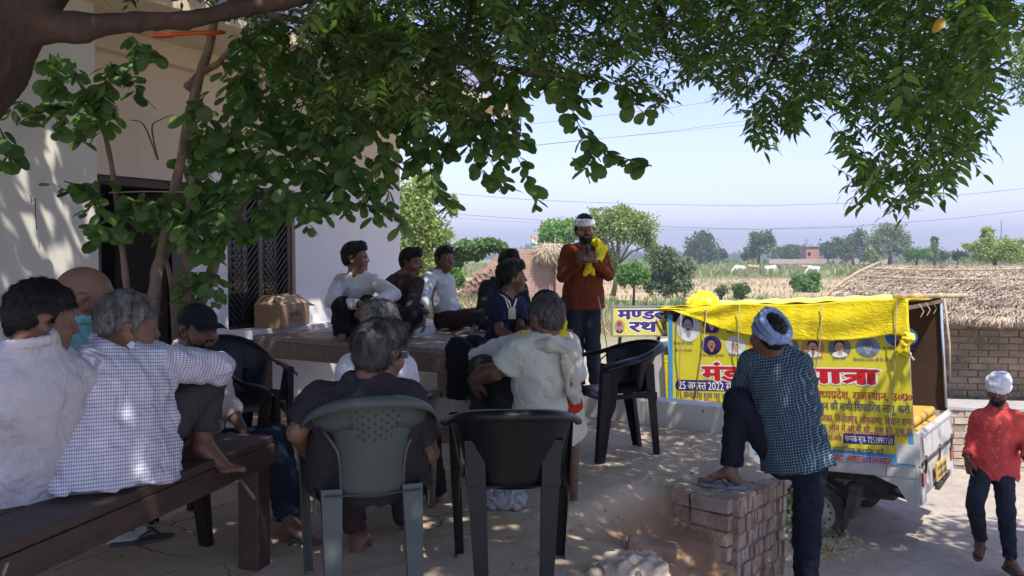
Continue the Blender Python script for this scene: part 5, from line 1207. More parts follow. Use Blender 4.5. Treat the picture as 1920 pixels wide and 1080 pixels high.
# Devanagari shaper: tokens are plain glyph runs; ('h', x) is x without its stem (half form); 'R' adds a below-base ra stroke, 'E' a reph
_gc = {}
def glyph(s, off):
    if (s, off) not in _gc: v, f = text_mesh(s, 1., off); _gc[(s, off)] = (v, f)
    return _gc[(s, off)]
def shape(tokens, off=.01):
    x = 0.; VS, FS = [], []
    for tk in tokens:
        if tk == ' ': x += .26; continue
        half = isinstance(tk, tuple); s = tk[1] if half else tk; ra = s.endswith('R'); re_ = s.endswith('E'); s = s.rstrip('RE') if (ra or re_) and len(s) > 1 else s
        if tk == 'TRA':
            n0 = sum(len(a) for a in VS); W2 = .075
            def bar_(p, q, w):
                n1 = sum(len(a) for a in VS); dx, dy = q[0] - p[0], q[1] - p[1]; L = math.hypot(dx, dy); nx, ny = -dy / L * w / 2, dx / L * w / 2
                VS.append(np.array([[p[0] + nx, p[1] + ny, 0], [p[0] - nx, p[1] - ny, 0], [q[0] - nx, q[1] - ny, 0], [q[0] + nx, q[1] + ny, 0]])); FS.append((n1, n1 + 1, n1 + 2, n1 + 3))
            bar_((x - .02, .59), (x + .56, .59), W2 + .01); bar_((x + .42, .60), (x + .42, -.01), W2 + .02); bar_((x + .42, .36), (x + .10, .36), W2); bar_((x + .40, .33), (x + .08, .06), W2 + .01)
            x += .50; continue
        v, f = glyph(s, off)
        v = v.copy(); x0, x1 = v[:, 0].min(), v[:, 0].max()
        adv = .262 if s == 'ि' else x1 - x0
        if half:
            lim = x0 + adv * .70; v[:, 0] = np.where(v[:, 0] > lim, lim + (v[:, 0] - lim) * .02, v[:, 0]); adv = adv * .70 + .01
        n0 = sum(len(a) for a in VS); v[:, 0] += x - x0; VS.append(v); FS += [tuple(i + n0 for i in q) for q in f]
        def stroke(p, q, w):
            n1 = sum(len(a) for a in VS); dx, dy = q[0] - p[0], q[1] - p[1]; L = math.hypot(dx, dy); nx, ny = -dy / L * w / 2, dx / L * w / 2
            VS.append(np.array([[p[0] + nx, p[1] + ny, 0], [p[0] - nx, p[1] - ny, 0], [q[0] - nx, q[1] - ny, 0], [q[0] + nx, q[1] + ny, 0]])); FS.append((n1, n1 + 1, n1 + 2, n1 + 3))
        if ra: stroke((x + adv * .78, .20), (x + adv * .22, .02), .06 + off)
        if re_: stroke((x + adv * .70, .66), (x + adv * .58, .80), .05 + off); stroke((x + adv * .58, .80), (x + adv * .80, .84), .05 + off)
        x += adv - (.012 if not s.isascii() else -.03)
        if s.isascii() and s in (',', '.', '-'): x += .04
    return np.concatenate(VS), FS
def put(name, tokens, px0, px1, pyb, pyt, m, off=.012, outline=None, parent=None, tob=None, ol=.05):
    """one line of flat print; its box: x px0..px1, baseline pyb, headline pyt (pixels measured on the photo, at px0)"""
    toB = tob or (lambda x, y, d: BP(x, y, d)); P3 = T3 if tob is None else tob.P3
    a = toB(px0, pyb, -.03); c = toB(px1, pyb, -.03); t = toB(px0, pyt, -.03); hh = abs(t[1] - a[1]); Wd = abs(c[0] - a[0])
    v, f = shape(tokens, 0.); x0, x1 = v[:, 0].min(), v[:, 0].max(); sx = Wd / (x1 - x0); sy = hh / .62
    def layer(nm, mm, offs, d0):
        mb = MB()
        for i, (ox, oy) in enumerate(offs): mb.add([P3(a[0] - (float(q[0] - x0) + ox) * sx, a[1] + (float(q[1]) + oy) * sy, d0 - .00012 * i) for q in v], f)
        mb.build(nm, mm, parent or bn)
    if outline: layer('outline', outline, [(ol * math.cos(k * .785), ol * math.sin(k * .785)) for k in range(8)], -.0298)
    layer(name, m, [(-off, 0), (off, 0), (0, off * .7), (0, -off * .7)] if off > .025 else [(-off * .7, 0), (off * .7, 0)], -.0312)
red, navy, purple, whi = flat('red', (.55, .012, .02)), flat('navy', (.035, .02, .17)), flat('purple', (.28, .02, .14)), flat('paper_white', (.82, .82, .80))
h = lambda s: ('h', s)
put('heading', ['मं', 'ड', 'ल'], 1318, 1432, 713, 688, red, .05, whi, ol=.09); put('heading', ['रथ'], 1445, 1502, 715, 691, red, .05, whi, ol=.09)
put('heading', ['या', 'TRA', 'ा'], 1508, 1647, 717, 692, red, .05, whi, ol=.09)
# date pill
mb = MB(); pts = []
for i in range(9): a = math.pi / 2 + math.pi * i / 8; pts.append((1274 + 8 * math.cos(a), 722 - 10 * math.sin(a)))
pts = pts + [(1450, 735), (1450, 715)]
quad_s('date_band', pts, navy, -.0295)
put('date', ['25', ' ', 'अग', h('स'), 'त', ' ', '2022', ' ', 'से'], 1273, 1372, 729, 716, whi, .018); 
put('line', ['1', '.', ' ', 'के', h('न'), 'दRी', 'य', ' ', h('स'), 'तर', ' ', 'पर', ' ', 'जा', 'ित'], 1276, 1375, 745, 735, navy, .012)
put('line', ['ि', 'ब', 'हार', ',', ' ', 'म', h('ध'), 'य', 'पR', 'देश', ',', ' ', 'राज', h('स'), 'थान', ',', ' ', 'उ०', 'पR', '०'], 1487, 1711, 744, 731, flat('darkred', (.36, .015, .05)), .02)
put('line', ['मीशन', ' ', 'की', ' ', 'सभी', ' ', 'ि', 'सफा', 'ि', 'रश', ' ', 'लागू', ' ', 'करो'], 1525, 1706, 767, 754, navy, .016)
put('line', ['पा', 'ि', 'लका', ',', ' ', 'ि', 'नजी', h('क'), 'षे', 'TRA', ',', ' ', 'लोकसभा', ',', ' ', 'ि', 'वधान', ' ', 'सभा'], 1529, 1712, 789, 777, purple, .014)
put('line', [h('व'), 'यवसा', 'ि', 'यक', ' ', 'लोन', ' ', 'में', ' ', 'ओ', '.', 'बी', '.', 'सी', '.', ',', ' ', 'एस', '.', 'सी', '.', ',', 'एस', '.', 'टी', '.'], 1500, 1712, 804, 793, purple, .014)
put('small_line', ['कानून', ' ', 'व', ' ', 'समाज', ' ', 'के', ' ', 'ि', 'वकास', ' ', 'की', ' ', 'मांग'], 1542, 1710, 811, 806, flat('pink', (.60, .15, .2)), .006)
put('line', ['बनाओ', '।'], 1542, 1578, 824, 814, purple, .014)
quad_s('phone_box', [(1581, 812), (1677, 816), (1677, 835), (1581, 831)], navy, -.0295)
put('phone', ['स', h('म'), 'पकE', ' ', 'सू', 'TRA', '-', ' ', '7253991760'], 1585, 1674, 827, 817, whi, .012)
put('line', ['क', ' ', 'व', ' ', 'सामा', 'ि', 'जक', ' ', 'सहयोग', ' ', 'करें'], 1540, 1657, 846, 836, navy, .014)
put('band_line', ['पसमांदा', ' ', 'संगठन', ' ', 'व', ' ', 'समाज'], 1543, 1673, 861, 850, red, .03, whi, ol=.06)
put('line', ['ि', 'ब', 'हार', ' ', 'से', ' ', 'ि', 'द', h('ल'), 'ली'], 1276, 1352, 757, 749, flat('darkred', (.36, .015, .05)), .01)
caps = [(['ि', 'ब', h('न'), 'दे', h('श'), 'वरी', ' ', 'पR', 'साद'], 1263, 1300, 646, 642), (['(बी.पी.)', ' ', 'म', h('ण'), 'डल'], 1265, 1298, 659, 655), ([h('ज'), 'यो', 'ि', 'तबा', ' ', 'फुले'], 1316, 1348, 625, 621), (['शाहूजी', ' ', 'महाराज'], 1362, 1396, 625, 621),
        (['जगदेव', ' ', 'पR', 'साद', ' ', 'कुशवाहा'], 1311, 1358, 668, 664), (['कपूरी', ' ', 'ठाकुर'], 1366, 1396, 668, 664), (['सरदार', ' ', 'पटेल'], 1506, 1543, 673, 669), (['फूलन', ' ', 'देवी'], 1560, 1586, 674, 670), (['ि', 'व', h('श'), 'वनाथ', ' ', 'पR', 'ताप', ' ', '(वी.पी.)', ' ', 'ि', 'संह'], 1600, 1672, 677, 672), (['डा.', ' ', 'भीमराव', ' ', 'अ', h('म'), 'बेडकर'], 1655, 1716, 656, 651)]
for t_, x0, x1, yb, yt in caps: put('caption', t_, x0, x1, yb, yt, navy, .006)
def portrait(px, py, rx, ry, bgc, skinc, hairc, cloth_c, must=False, cap_=None, parent=None, tob=None, hat=None):
    toB = tob or BP; P3 = T3 if tob is None else tob.P3
    c = toB(px, py, -.03); e = toB(px + rx, py, -.03); u = toB(px, py - ry, -.03); RX, RY = abs(e[0] - c[0]), abs(u[1] - c[1])
    def disc(name, ox, oy, ax, ay, m, d, a0=0, a1=360, n=26, clip=True):
        q = []
        for i in range(n + (0 if a1 - a0 >= 360 else 1)):
            a = math.radians(a0 + (a1 - a0) * i / n); x, y = ox + ax * math.cos(a), oy + ay * math.sin(a); r = math.hypot(x, y)
            if clip and r > .97: x, y = x * .97 / r, y * .97 / r
            q.append(P3(c[0] - x * RX, c[1] + y * RY, d))
        mb = MB(); mb.add(q, [tuple(range(len(q)))]); return mb.build(name, m, root)
    root = bpy.data.objects.new('portrait', None)
    mb = MB(); q = [P3(c[0] - RX * math.cos(i * .2417), c[1] + RY * math.sin(i * .2417), -.0300) for i in range(26)]; mb.add(q, [tuple(range(26))]); o = mb.build('portrait', bgc, parent or bn); root = o
    disc('shoulders', 0, -.95, .78, .62, cloth_c, -.0306); disc('neck', 0, -.42, .2, .3, skinc, -.0310); disc('hair_shape', 0, .22, .46, .56, hairc, -.0313); disc('face', 0, .02, .37, .50, skinc, -.0318)
    if hat: disc('hat', 0, .42, .44, .28, hat, -.0325); disc('hat_brim', .05, .24, .46, .07, hat, -.0327)
    if must: disc('moustache', 0, -.16, .2, .06, flat('black', (.01, .01, .01)), -.0325)
    for q_ in (-1, 1): disc('brow', q_ * .15, .14, .09, .035, flat('black', (.01, .01, .01)), -.0325, n=8); disc('eye_mark', q_ * .15, .06, .05, .03, flat('black', (.01, .01, .01)), -.0326, n=8)
    disc('mouth', 0, -.28, .11, .03, flat('darkred', (.36, .015, .05)), -.0326, n=8); disc('nose_mark', 0, -.06, .035, .09, flat('skin_dk', (.30, .15, .09)), -.0324, n=8)
g1, g2, g3, blk = flat('grey', (.35, .37, .42)), flat('lightgrey', (.62, .64, .70)), flat('midgrey', (.16, .18, .22)), flat('black', (.01, .01, .01))
sk1, sk2, sk3 = flat('skin1', (.55, .30, .20)), flat('skin2', (.42, .20, .15)), flat('skin3', (.65, .40, .30))
portrait(1290, 613, 23, 28, g2, g1, blk, flat('paper_white', (.8, .8, .8)), True); portrait(1334, 606, 17, 19, flat('purple', (.28, .02, .14)), sk3, blk, navy); portrait(1379, 603, 17, 18, flat('orange', (.7, .22, .04)), sk2, flat('orange', (.7, .22, .04)), whi)
portrait(1334, 647, 19, 18, navy, sk2, blk, blk, True); portrait(1379, 648, 19, 18, g2, sk3, flat('lightgrey', (.62, .64, .70)), whi); portrait(1424, 646, 19, 18, flat('orange', (.7, .22, .04)), sk2, blk, whi)
portrait(1478, 650, 20, 19, g3, g2, flat('lightgrey', (.62, .64, .70)), whi); portrait(1524, 652, 22, 20, flat('orange2', (.55, .25, .10)), sk3, blk, whi, True); portrait(1574, 652, 22, 20, g3, sk3, blk, whi); portrait(1627, 651, 23, 19, flat('steel', (.18, .27, .38)), g1, g3, g3, hat=flat('steel2', (.10, .14, .2)))
portrait(1690, 632, 31, 20, flat('royal', (.02, .12, .45)), sk2, blk, flat('navy', (.035, .02, .17)))
# side board on the cab
sb = empty('name_board', 'framed yellow signboard reading मण्डल रथ mounted above the truck cab', 'signboard', P(1204, 602, 8.75))
SO = sb.location.copy(); sdir = V(-1, -.12, 0).normalized(); snrm = V(.12, -1, 0).normalized(); kS = 8.75 / FPX
def _sB(px, py, d):
    return ((1204 - px) * kS, (602 - py) * kS)
def _sP(s, w, d): return sdir * s + V(0, 0, w) - snrm * (d + .02)
class _S:
    def __call__(s, x, y, d): return _sB(x, y, d)
_s = _S(); _S.P3 = staticmethod(_sP)
RS = Matrix((-sdir, -snrm, V(0, 0, 1))).transposed()
mb = MB(); mb.box(V(0, 0, 0), (114 * kS, .02, 54 * kS), RS); mb.build('panel', flat('board_yellow', (.60, .52, .10)), sb)
mb = MB()
for a_, b_, c_, d_ in ((0, 27.5, 118, 3), (0, -27.5, 118, 3), (-57.5, 0, 3, 55), (57.5, 0, 3, 55)): mb.box(sdir * (-a_ * kS) + V(0, 0, b_ * kS), (c_ * kS, .03, d_ * kS), RS)
mb.build('frame', M['metal'], sb)
mb = MB(); mb.add([_sP((1204 - x) * kS, (602 - y) * kS, -.029 + .0) for x, y in ((1149, 577), (1258, 577), (1258, 599), (1149, 599))], [(0, 1, 2, 3)]); mb.build('pale_panel', g2, sb)
put('lettering', ['म', h('ण'), 'डल'], 1157, 1256, 598, 581, navy, .05, whi, parent=sb, tob=_s, ol=.08); put('lettering', ['रथ'], 1179, 1232, 622, 604, navy, .05, whi, parent=sb, tob=_s, ol=.08)
portrait(1160, 612, 10, 13, g2, sk2, blk, navy, parent=sb, tob=_s, hat=red); portrait(1250, 614, 8, 13, g3, g2, g2, whi, parent=sb, tob=_s)
mb = MB()
for x in (1165, 1240): mb.bar(_sP((1204 - x) * kS, -26 * kS, .04), _sP((1204 - x) * kS, -52 * kS, .10), .03, .03)
mb.build('bracket', M['metal_dark'], sb)
cabp = [(2.40, -.35), (2.40, .92), (2.46, 1.03), (2.72, 1.08), (2.92, 1.0), (3.02, .85), (3.16, .35), (3.24, .05), (3.26, -.35)]
mb = MB(); k = len(cabp); vs = [T3(s, w, .04) for s, w in cabp] + [T3(s, w, TW_ - .04) for s, w in cabp]; mb.add(vs, [tuple(range(k)), tuple(range(2 * k - 1, k - 1, -1))] + [(i, i + k, (i + 1) % k + k, (i + 1) % k) for i in range(k)]); mb.build('cab', M['truck_white'], truck, bevel=.03)
mb = MB(); mb.add([T3(*q, .036) for q in ((2.55, .38), (2.55, .85), (2.85, .85), (3.02, .38))], [(0, 1, 2, 3)]); mb.build('cab_window', gl, truck)
mb = MB(); mb.shell([[T3(2.99, .90, d), T3(3.18, .34, d)] for d in (.12, TW_ - .12)], .01); mb.build('windscreen', gl, truck)
mb = MB(); mb.box(T3(2.37, .45, .0), (.05, .04, 1.0), RT); mb.build('yellow_edge', tarp_m, truck); mb = MB(); mb.bar(T3(2.9, .35, .04), T3(3.05, .45, -.14), .03, .03); mb.box(T3(3.05, .45, -.16), (.04, .1, .16), RT); mb.build('wing_mirror', M['metal_dark'], truck, bevel=.01)
# ropes over the tarp
M['twine'] = mat('twine', (.33, .30, .18), .9, .2, 60, 0)
for pts in ([(1277, 577), (1276, 640), (1274, 700), (1272, 745)], [(1326, 573), (1318, 650), (1310, 700), (1302, 750)], [(1387, 571), (1384, 640), (1382, 690)], [(1542, 568), (1538, 640), (1528, 700), (1522, 760)], [(1682, 566), (1679, 630), (1677, 700), (1672, 760), (1664, 860), (1661, 893)]):
    mb = MB(); mb.tube([T3(*BP(x, y, -.085 if y < 645 else -.05), -.085 if y < 645 else -.05) for x, y in pts], .005, 5); mb.build('rope', M['twine'], truck, smooth=True)
# ------------------------------------------------------------------ moulded plastic chairs
def plastic(name, c, rough=.42): return mat(name, c, rough, .18, 5, .12, .002, 120, var2=.3, spec=.3)
M['chair_black'] = plastic('chair_black', (.0075, .007, .009)); M['chair_green'] = plastic('chair_green', (.075, .092, .085), .5); M['chair_slate'] = plastic('chair_slate', (.014, .018, .026), .35); M['chair_brown'] = plastic('chair_brown', (.018, .011, .008)); M['chair_navy'] = plastic('chair_navy', (.006, .007, .014), .35)
def chair(x, y, yaw, kind, m, label, z=0., top=.80):
    root = empty('plastic_chair', label, 'chair', (x, y, z), -math.radians(yaw), 'moulded plastic armchairs'); root.scale = (.88, 1, 1)
    sz = .43
    # seat
    g = [[V(u * lerp(.205, .235, v), lerp(-.20, .24, v), sz - .022 * (1 - u * u) * math.sin(math.pi * min(1, v * 1.1)) - (.035 * max(0, v - .85) / .15) ** 1) for v in np.linspace(0, 1, 9)] for u in np.linspace(-1, 1, 9)]
    mb = MB(); mb.shell(g, .006); mb.build('seat', m, root, smooth=True, sub=1)
    TH = 100
    def rim(t):     # t -1..1 over the whole horseshoe: arm front left .. top centre .. arm front right
        a = abs(t); sg = 1 if t > 0 else -1
        if a < .62:
            th = math.radians(88) * a / .62; return V(sg * .265 * math.sin(th) ** .92 if th > 0 else 0, -.02 - .27 * math.cos(th), lerp(top, .655, (1 - math.cos(th)) ** 1.15))
        q = (a - .62) / .38; return V(sg * (.265 + .012 * math.sin(q * 3)), -.01 + .24 * q, .655 - .02 * q - .03 * q * q)
    def foot(t):
        th = math.radians(80) * max(-1, min(1, t / .62)); return V(.195 * math.sin(th), -.02 - .175 * math.cos(th), sz - .01)
    if kind == 'solid':
        g = []
        for t in np.linspace(-.60, .60, 25):
            a, b_ = foot(t), rim(t); g.append([a.lerp(b_, v) + V(0, .012 * math.sin(math.pi * v), 0) for v in np.linspace(0, 1, 10)])
        mb = MB(); mb.shell(g, .005); mb.build('backrest', m, root, smooth=True)
    else:
        mb = MB(); g = []
        for t in np.linspace(-.34, .34, 15):         # centre splat
            a, b_ = foot(t * .95), rim(t); g.append([a.lerp(b_, v) + V(-.35 * t * .10 * math.sin(math.pi * v) * 2, .010 * math.sin(math.pi * v), 0) for v in np.linspace(0, 1, 12)])
        mb.shell(g, .006); g = []
        for t in np.linspace(-.60, .60, 25):         # top band and its shoulders
            a, b_ = foot(t), rim(t); lo = .60 + .30 * min(1, (abs(t) / .50)) ** 2 if abs(t) > .3 else .70
            g.append([a.lerp(b_, v) + V(0, .014 * math.sin(math.pi * v), 0) for v in np.linspace(lo, 1, 5)])
        mb.shell(g, .0075); bk = mb.build('backrest', m, root, smooth=True)
        for sg in (-1, 1):
            mb = MB(); pts = []
            for i in range(9):
                v = i / 8; t = .34 if v < .55 else lerp(.34, .58, (v - .55) / .45); a, b_ = foot(t * .95), rim(t); vv = min(.80, v * .98); pts.append(a.lerp(b_, vv if v < .75 else .80 + .05 * (v - .75)) + V(-.35 * t * .1 * math.sin(math.pi * v) * 2, 0, 0)); pts[-1].x *= sg
            mb.tube(pts[:7], .007, 6); mb.build('edge_bead', m, root, smooth=True)
        mb = MB()
        for r_i, (vv, cnt) in enumerate(((.90, 3), (.86, 4), (.82, 5), (.78, 4), (.74, 5), (.70, 4), (.66, 3), (.62, 4), (.58, 3))):
            for i in range(cnt):
                t = (i - (cnt - 1) / 2) * .075; a, b_ = foot(t * .95), rim(t); p = a.lerp(b_, vv); mb.box(p + V(0, -.002, 0), (.0065, .012, .0065))
        mb.build('vent_hole', M['metal_dark'], root)
    # rolled rim running into the arms
    g = []
    for t in np.linspace(-1, 1, 49):
        p = rim(t); p2 = rim(min(1, t + .01)); p1 = rim(max(-1, t - .01)); d = (p2 - p1).normalized(); out = d.cross(V(0, 0, 1)); out.z = 0; out.normalize()
        if out.dot(V(p.x, p.y + .02, 0)) < 0: out = -out
        w = .030 if abs(t) < .6 else lerp(.030, .052, min(1, (abs(t) - .6) / .2))
        g.append([p - out * (w * .35) + V(0, 0, .001), p + V(0, 0, .006), p + out * (w * .6) + V(0, 0, .002), p + out * w + V(0, 0, -.012), p + out * (w * 1.05) + V(0, 0, -.030)])
    mb = MB(); mb.shell(g, .005); mb.build('armrest', m, root, smooth=True)
    for sg in (-1, 1):
        g = []
        for v in np.linspace(0, 1, 10):         # front leg: from the arm front down, outer plate and a front flange
            z = lerp(.635, 0, v); x = sg * lerp(.295, .262, v); y1 = lerp(.235, .262, v); w = lerp(.105, .052, v) + .02 * math.sin(math.pi * v) * (v < .5)
            g.append([V(x, y1 - w, z), V(x + sg * .004, y1 - w * .5, z), V(x, y1, z), V(x - sg * lerp(.045, .036, v), y1 + .004, z)])
        mb = MB(); mb.shell(g, .005); mb.build('leg', m, root, smooth=False)
        g = []
        bx_ = .150 if kind == 'solid' else .185
        for v in np.linspace(0, 1, 10):
            z = lerp(.60 if kind == 'solid' else .45, 0, v); x = sg * lerp(.200, bx_, v); y1 = lerp(-.165, -.245, v); w = lerp(.075, .042, v)
            g.append([V(x + sg * .012, y1 + w * .9, z), V(x + sg * .010, y1, z), V(x - sg * w, y1 - .006, z), V(x - sg * w, y1 + .02, z)])
        mb = MB(); mb.shell(g, .005); mb.build('leg', m, root, smooth=False)
        mb = MB(); g = [[V(sg * .235, lerp(-.18, .22, u), sz - .005 - v * (.03 + .03 * (abs(u - .5) * 2) ** 3)) for v in (0, 1)] for u in np.linspace(0, 1, 8)]; mb.shell(g, .005); mb.build('apron', m, root, smooth=False)
        mb = MB(); g = [[V(sg * lerp(.245, .285, v), lerp(.12, .20, u) , lerp(sz, .63, v)) for v in np.linspace(0, 1, 4)] for u in (0, 1)]; mb.shell(g, .005); mb.build('arm_support', m, root, smooth=False)
    return root
chair(-.56, 3.18, -16, 'splat', M['chair_green'], 'grey-green plastic chair with a pierced fan back in the foreground, holding the dark shirt man'); chair(.0, 3.28, -2, 'solid', M['chair_black'], 'empty black plastic chair seen from behind in the foreground beside the grey-green one', top=.735)
chair(.69, 5.42, -112, 'solid', M['chair_navy'], 'empty black plastic armchair on the right of the terrace near the white kerb', top=.73); chair(-1.66, 4.95, 140, 'solid', M['chair_slate'], 'empty dark slate plastic armchair between the capped man and the wooden platform'); chair(-1.485, 3.975, 118, 'solid', M['chair_brown'], 'dark brown plastic chair under the man in the black cap')
# ------------------------------------------------------------------ wooden platforms
def takht(name, label, c, du, dv, L, W, H, npl, thick, leg, mtop, medge, rail):
    """corner c (top height H), du along the planks, dv across"""
    root = empty(name, label, 'wooden bed', (c.x, c.y, 0)); R = Matrix((du, dv, V(0, 0, 1))).transposed()
    if R.determinant() < 0: R = Matrix((du, -dv, V(0, 0, 1))).transposed()
    pw = W / npl
    for i in range(npl):
        mb = MB(); mb.box(du * L / 2 + dv * (pw * (i + .5)) + V(0, 0, H - thick / 2 - random.uniform(0, .004)), (L - random.uniform(0, .02), pw - random.uniform(.006, .012), thick), R); mb.build('plank', mtop, root, bevel=.004)
    for k, (a, b_) in enumerate(((V(0, 0, 0) + dv * .02, du * L + dv * .02), (dv * (W - .02), du * L + dv * (W - .02)))):
        mb = MB(); z = H - thick - rail / 2 - .002; mb.bar(a + V(0, 0, z), b_ + V(0, 0, z), .04, rail); mb.build('rail', medge, root, bevel=.004)
    for a in (du * .02, du * (L - .02)):
        mb = MB(); mb.bar(a + dv * .045 + V(0, 0, z), a + dv * (W - .045) + V(0, 0, z), .04, rail - .004); mb.build('rail', medge, root, bevel=.004)
    for a in (.06, L - .06):
        for b_ in (.065, W - .065):
            mb = MB(); mb.box(du * a + dv * b_ + V(0, 0, (H - thick - .004) / 2), (leg, leg, H - thick - .004), R); mb.build('leg', medge, root, bevel=.006)
    return root
bdir = V(-.237, -.9715, 0).normalized(); bw = V(-.9715, .237, 0).normalized()
bench = takht('wooden_bench', 'dark worn wooden platform bench in the left foreground carrying the seated men', V(-1.0, 3.46, 0), bdir, bw, 2.3, 1.15, .545, 5, .032, .095, M['wood_dark'], M['wood_dark'], .085)
br_ = MB(); q0 = P(440, 884, 3.38) - bench.location; q1 = P(478, 936, 3.36) - bench.location; br_.tube([q0, q1], .008, 6); br_.build('brace', M['metal'], bench)
nail = MB(); nail.tube([P(14, 1056, 2.02) - bench.location, P(6, 1078, 2.02) - bench.location], .004, 5); nail.build('nail', M['metal'], bench)
pa, pb_ = V(-.44, 5.7, 0), V(-2.12, 6.72, 0); pdu = (pb_ - pa).normalized(); pdv = V(-pdu.y, pdu.x, 0); pdv = pdv if pdv.y > 0 else -pdv
plat = takht('wooden_platform', 'broad grey weathered wooden platform where the youths sit before the house', pa, pdu, pdv, (pb_ - pa).length, 2.15, .655, 9, .04, .10, M['wood_table'], M['wood_edge'], .13)
# string cot
cot = empty('string_cot', 'low rope-strung cot under the man in the cream vest', 'cot', (.0, 4.35, 0)); zc = .43
cq = [V(-.42, -.10, zc), V(.33, .02, zc), V(.30, .78, zc), V(-.45, .62, zc)]
for i in range(4):
    mb = MB(); mb.tube([cq[i], cq[(i + 1) % 4]], .022, 7); mb.build('rail', M['wood_edge'], cot, smooth=True)
    mb = MB(); mb.tube([V(cq[i].x, cq[i].y, 0), V(cq[i].x, cq[i].y, zc - .05), V(cq[i].x, cq[i].y, zc + .06)], [.020, .035, .028], 8); mb.build('leg', M['wood_edge'], cot, smooth=True)
for j in range(2):
    mb = MB()
    for i in range(24):
        t = (i + .5) / 24; a, b_ = (cq[0].lerp(cq[1], t), cq[3].lerp(cq[2], t)) if j == 0 else (cq[0].lerp(cq[3], t), cq[1].lerp(cq[2], t)); mb.tube([a + V(0, 0, .012 + .006 * j), (a + b_) / 2 + V(0, 0, -.03 + .006 * j), b_ + V(0, 0, .012 + .006 * j)], .006, 4)
    o_ = mb.build('webbing', M['rope'], cot, smooth=True); o_['kind'] = 'stuff'
# ------------------------------------------------------------------ small things on the ground
M['slip_dark'] = mat('slip_dark', (.05, .055, .065), .7, .2, 20, .2); M['slip_strap'] = mat('slip_strap', (.025, .03, .04), .5, .2, 20, .1); M['slip_brown'] = mat('slip_brown', (.13, .07, .045), .7, .2, 20, .2); M['slip_blue'] = mat('slip_blue', (.16, .19, .26), .7, .2, 20, .2); M['slip_white'] = mat('slip_white', (.5, .5, .5), .7, .2, 20, .1)
Xv = lambda a: np.array([math.cos(a), math.sin(a), 0.])
def loose(px, py, z, ang, mats, label, tilt=0, grp=None):
    p = PG(px, py, z); d = Xv(ang); u = np.array([0, 0, 1.]); x = np.cross(d, u); p = A3(p) - d * .05 + u * .014
    o = sandal(np.zeros(3), d, u, x, mats, None); o.location = Vector(p); 
    if tilt: o.rotation_euler = (tilt, 0, 0)
    return tag(o, label, 'sandal', grp)
loose(268, 1018, 0.0, .55, (M['slip_dark'], M['slip_strap']), 'dark flip-flop lying flat on the earth under the wooden bench'); loose(218, 1012, 0.02, .28, (M['slip_white'], M['slip_strap']), 'second flip-flop with a pale sole left of the flat one under the bench', .35)
loose(812, 738, 0.0, -.1, (M['slip_dark'], M['slip_white']), 'white striped dark sandal on the ground beyond the platform edge'); loose(806, 748, 0.0, .1, (M['slip_dark'], M['slip_white']), 'second striped sandal just in front of the other one beyond the platform')
loose(765, 697, 0.05, -.4, (M['slip_brown'], M['slip_strap']), 'brown sandal under the platform, left one of the brown pair'); loose(798, 700, 0.05, -.3, (M['slip_brown'], M['slip_strap']), 'brown sandal under the platform, right one of the brown pair')
bag = blob('cloth_bag', [cap((-.06, 0, .05), (.06, 0, .05), .055, w=(0, 1, 0), s=1.3, k=.02), cap((.0, 0, .06), (-.13, .02, .03), .035, .02, k=.03), cap((.05, .02, .08), (.09, 0, .10), .03, .015, k=.02)], .006, mat('bag_grey', (.26, .27, .28), .8, .2, 12, .4), fold=.007, ffreq=45); bag.location = PG(945, 952, 0.0); tag(bag, 'crumpled grey cloth bag on the earth seen between the black chair legs', 'bag')
def flatsheet(name, loc, sx, sy, rz, m, label, cat, curl=.01, tilt=0):
    g = [[V(u * sx, v * sy, curl * (u * u * 4 + math.sin(v * 5) * .4)) for v in np.linspace(-.5, .5, 6)] for u in np.linspace(-.5, .5, 6)]; mb = MB(); mb.shell(g, .001); o = mb.build(name, m, smooth=True); o.location = loc; o.rotation_euler = (tilt, 0, rz); return tag(o, label, cat)
paper = mat('paper', (.62, .63, .64), .8, .1, 9, 0)
flatsheet('paper', PG(886, 647, .66) + V(0, 0, .006), .22, .16, .6, paper, 'white sheet of paper on the near edge of the wooden platform by the navy knee', 'paper'); flatsheet('newspaper', PG(858, 643, .66) + V(0, 0, .004), .12, .10, .2, mat('newsprint', (.30, .31, .32), .8, .5, 60, 0), 'folded dark printed paper beside the white sheet on the platform', 'paper')
lf = MB(); lf.add([tuple(V(*p) * .16) for p in OVAL[0]], OVAL[1]); o_ = lf.build('fallen_leaf', lm('fallen', (.10, .11, .03), (.20, .19, .06), .1), smooth=True); o_.location = PG(1306, 800, .0) + V(0, 0, .02); o_.rotation_euler = (.2, .1, 1.2); tag(o_, 'single large fallen green leaf on the earth by the white kerb', 'leaf')
rng = np.random.default_rng(21); n = 260; lx, ly = rng.uniform(-2.5, 2.0, n), rng.uniform(2.2, 7.5, n); keep = inside_terrace(lx, ly) > .1; lx, ly = lx[keep], ly[keep]; lz = ground_z(lx, ly); n = len(lx)
R = frame_from(np.stack([rng.normal(size=n), rng.normal(size=n), rng.normal(0, .12, n)], 1), np.array([[0, 0, 1.]]) + rng.normal(0, .15, (n, 3))); tag(scatter('leaf_litter', *NEEM, np.stack([lx, ly, lz + .006], 1), R, rng.uniform(.02, .05, n), lm('litter', (.22, .16, .08), (.40, .30, .16), .05)), 'small dry fallen leaves scattered over the terrace earth', 'leaf litter')
rng = np.random.default_rng(23); n = 1500; lx, ly = rng.uniform(-2.5, 5.0, n), rng.uniform(2.2, 9.5, n); lz = ground_z(lx, ly)
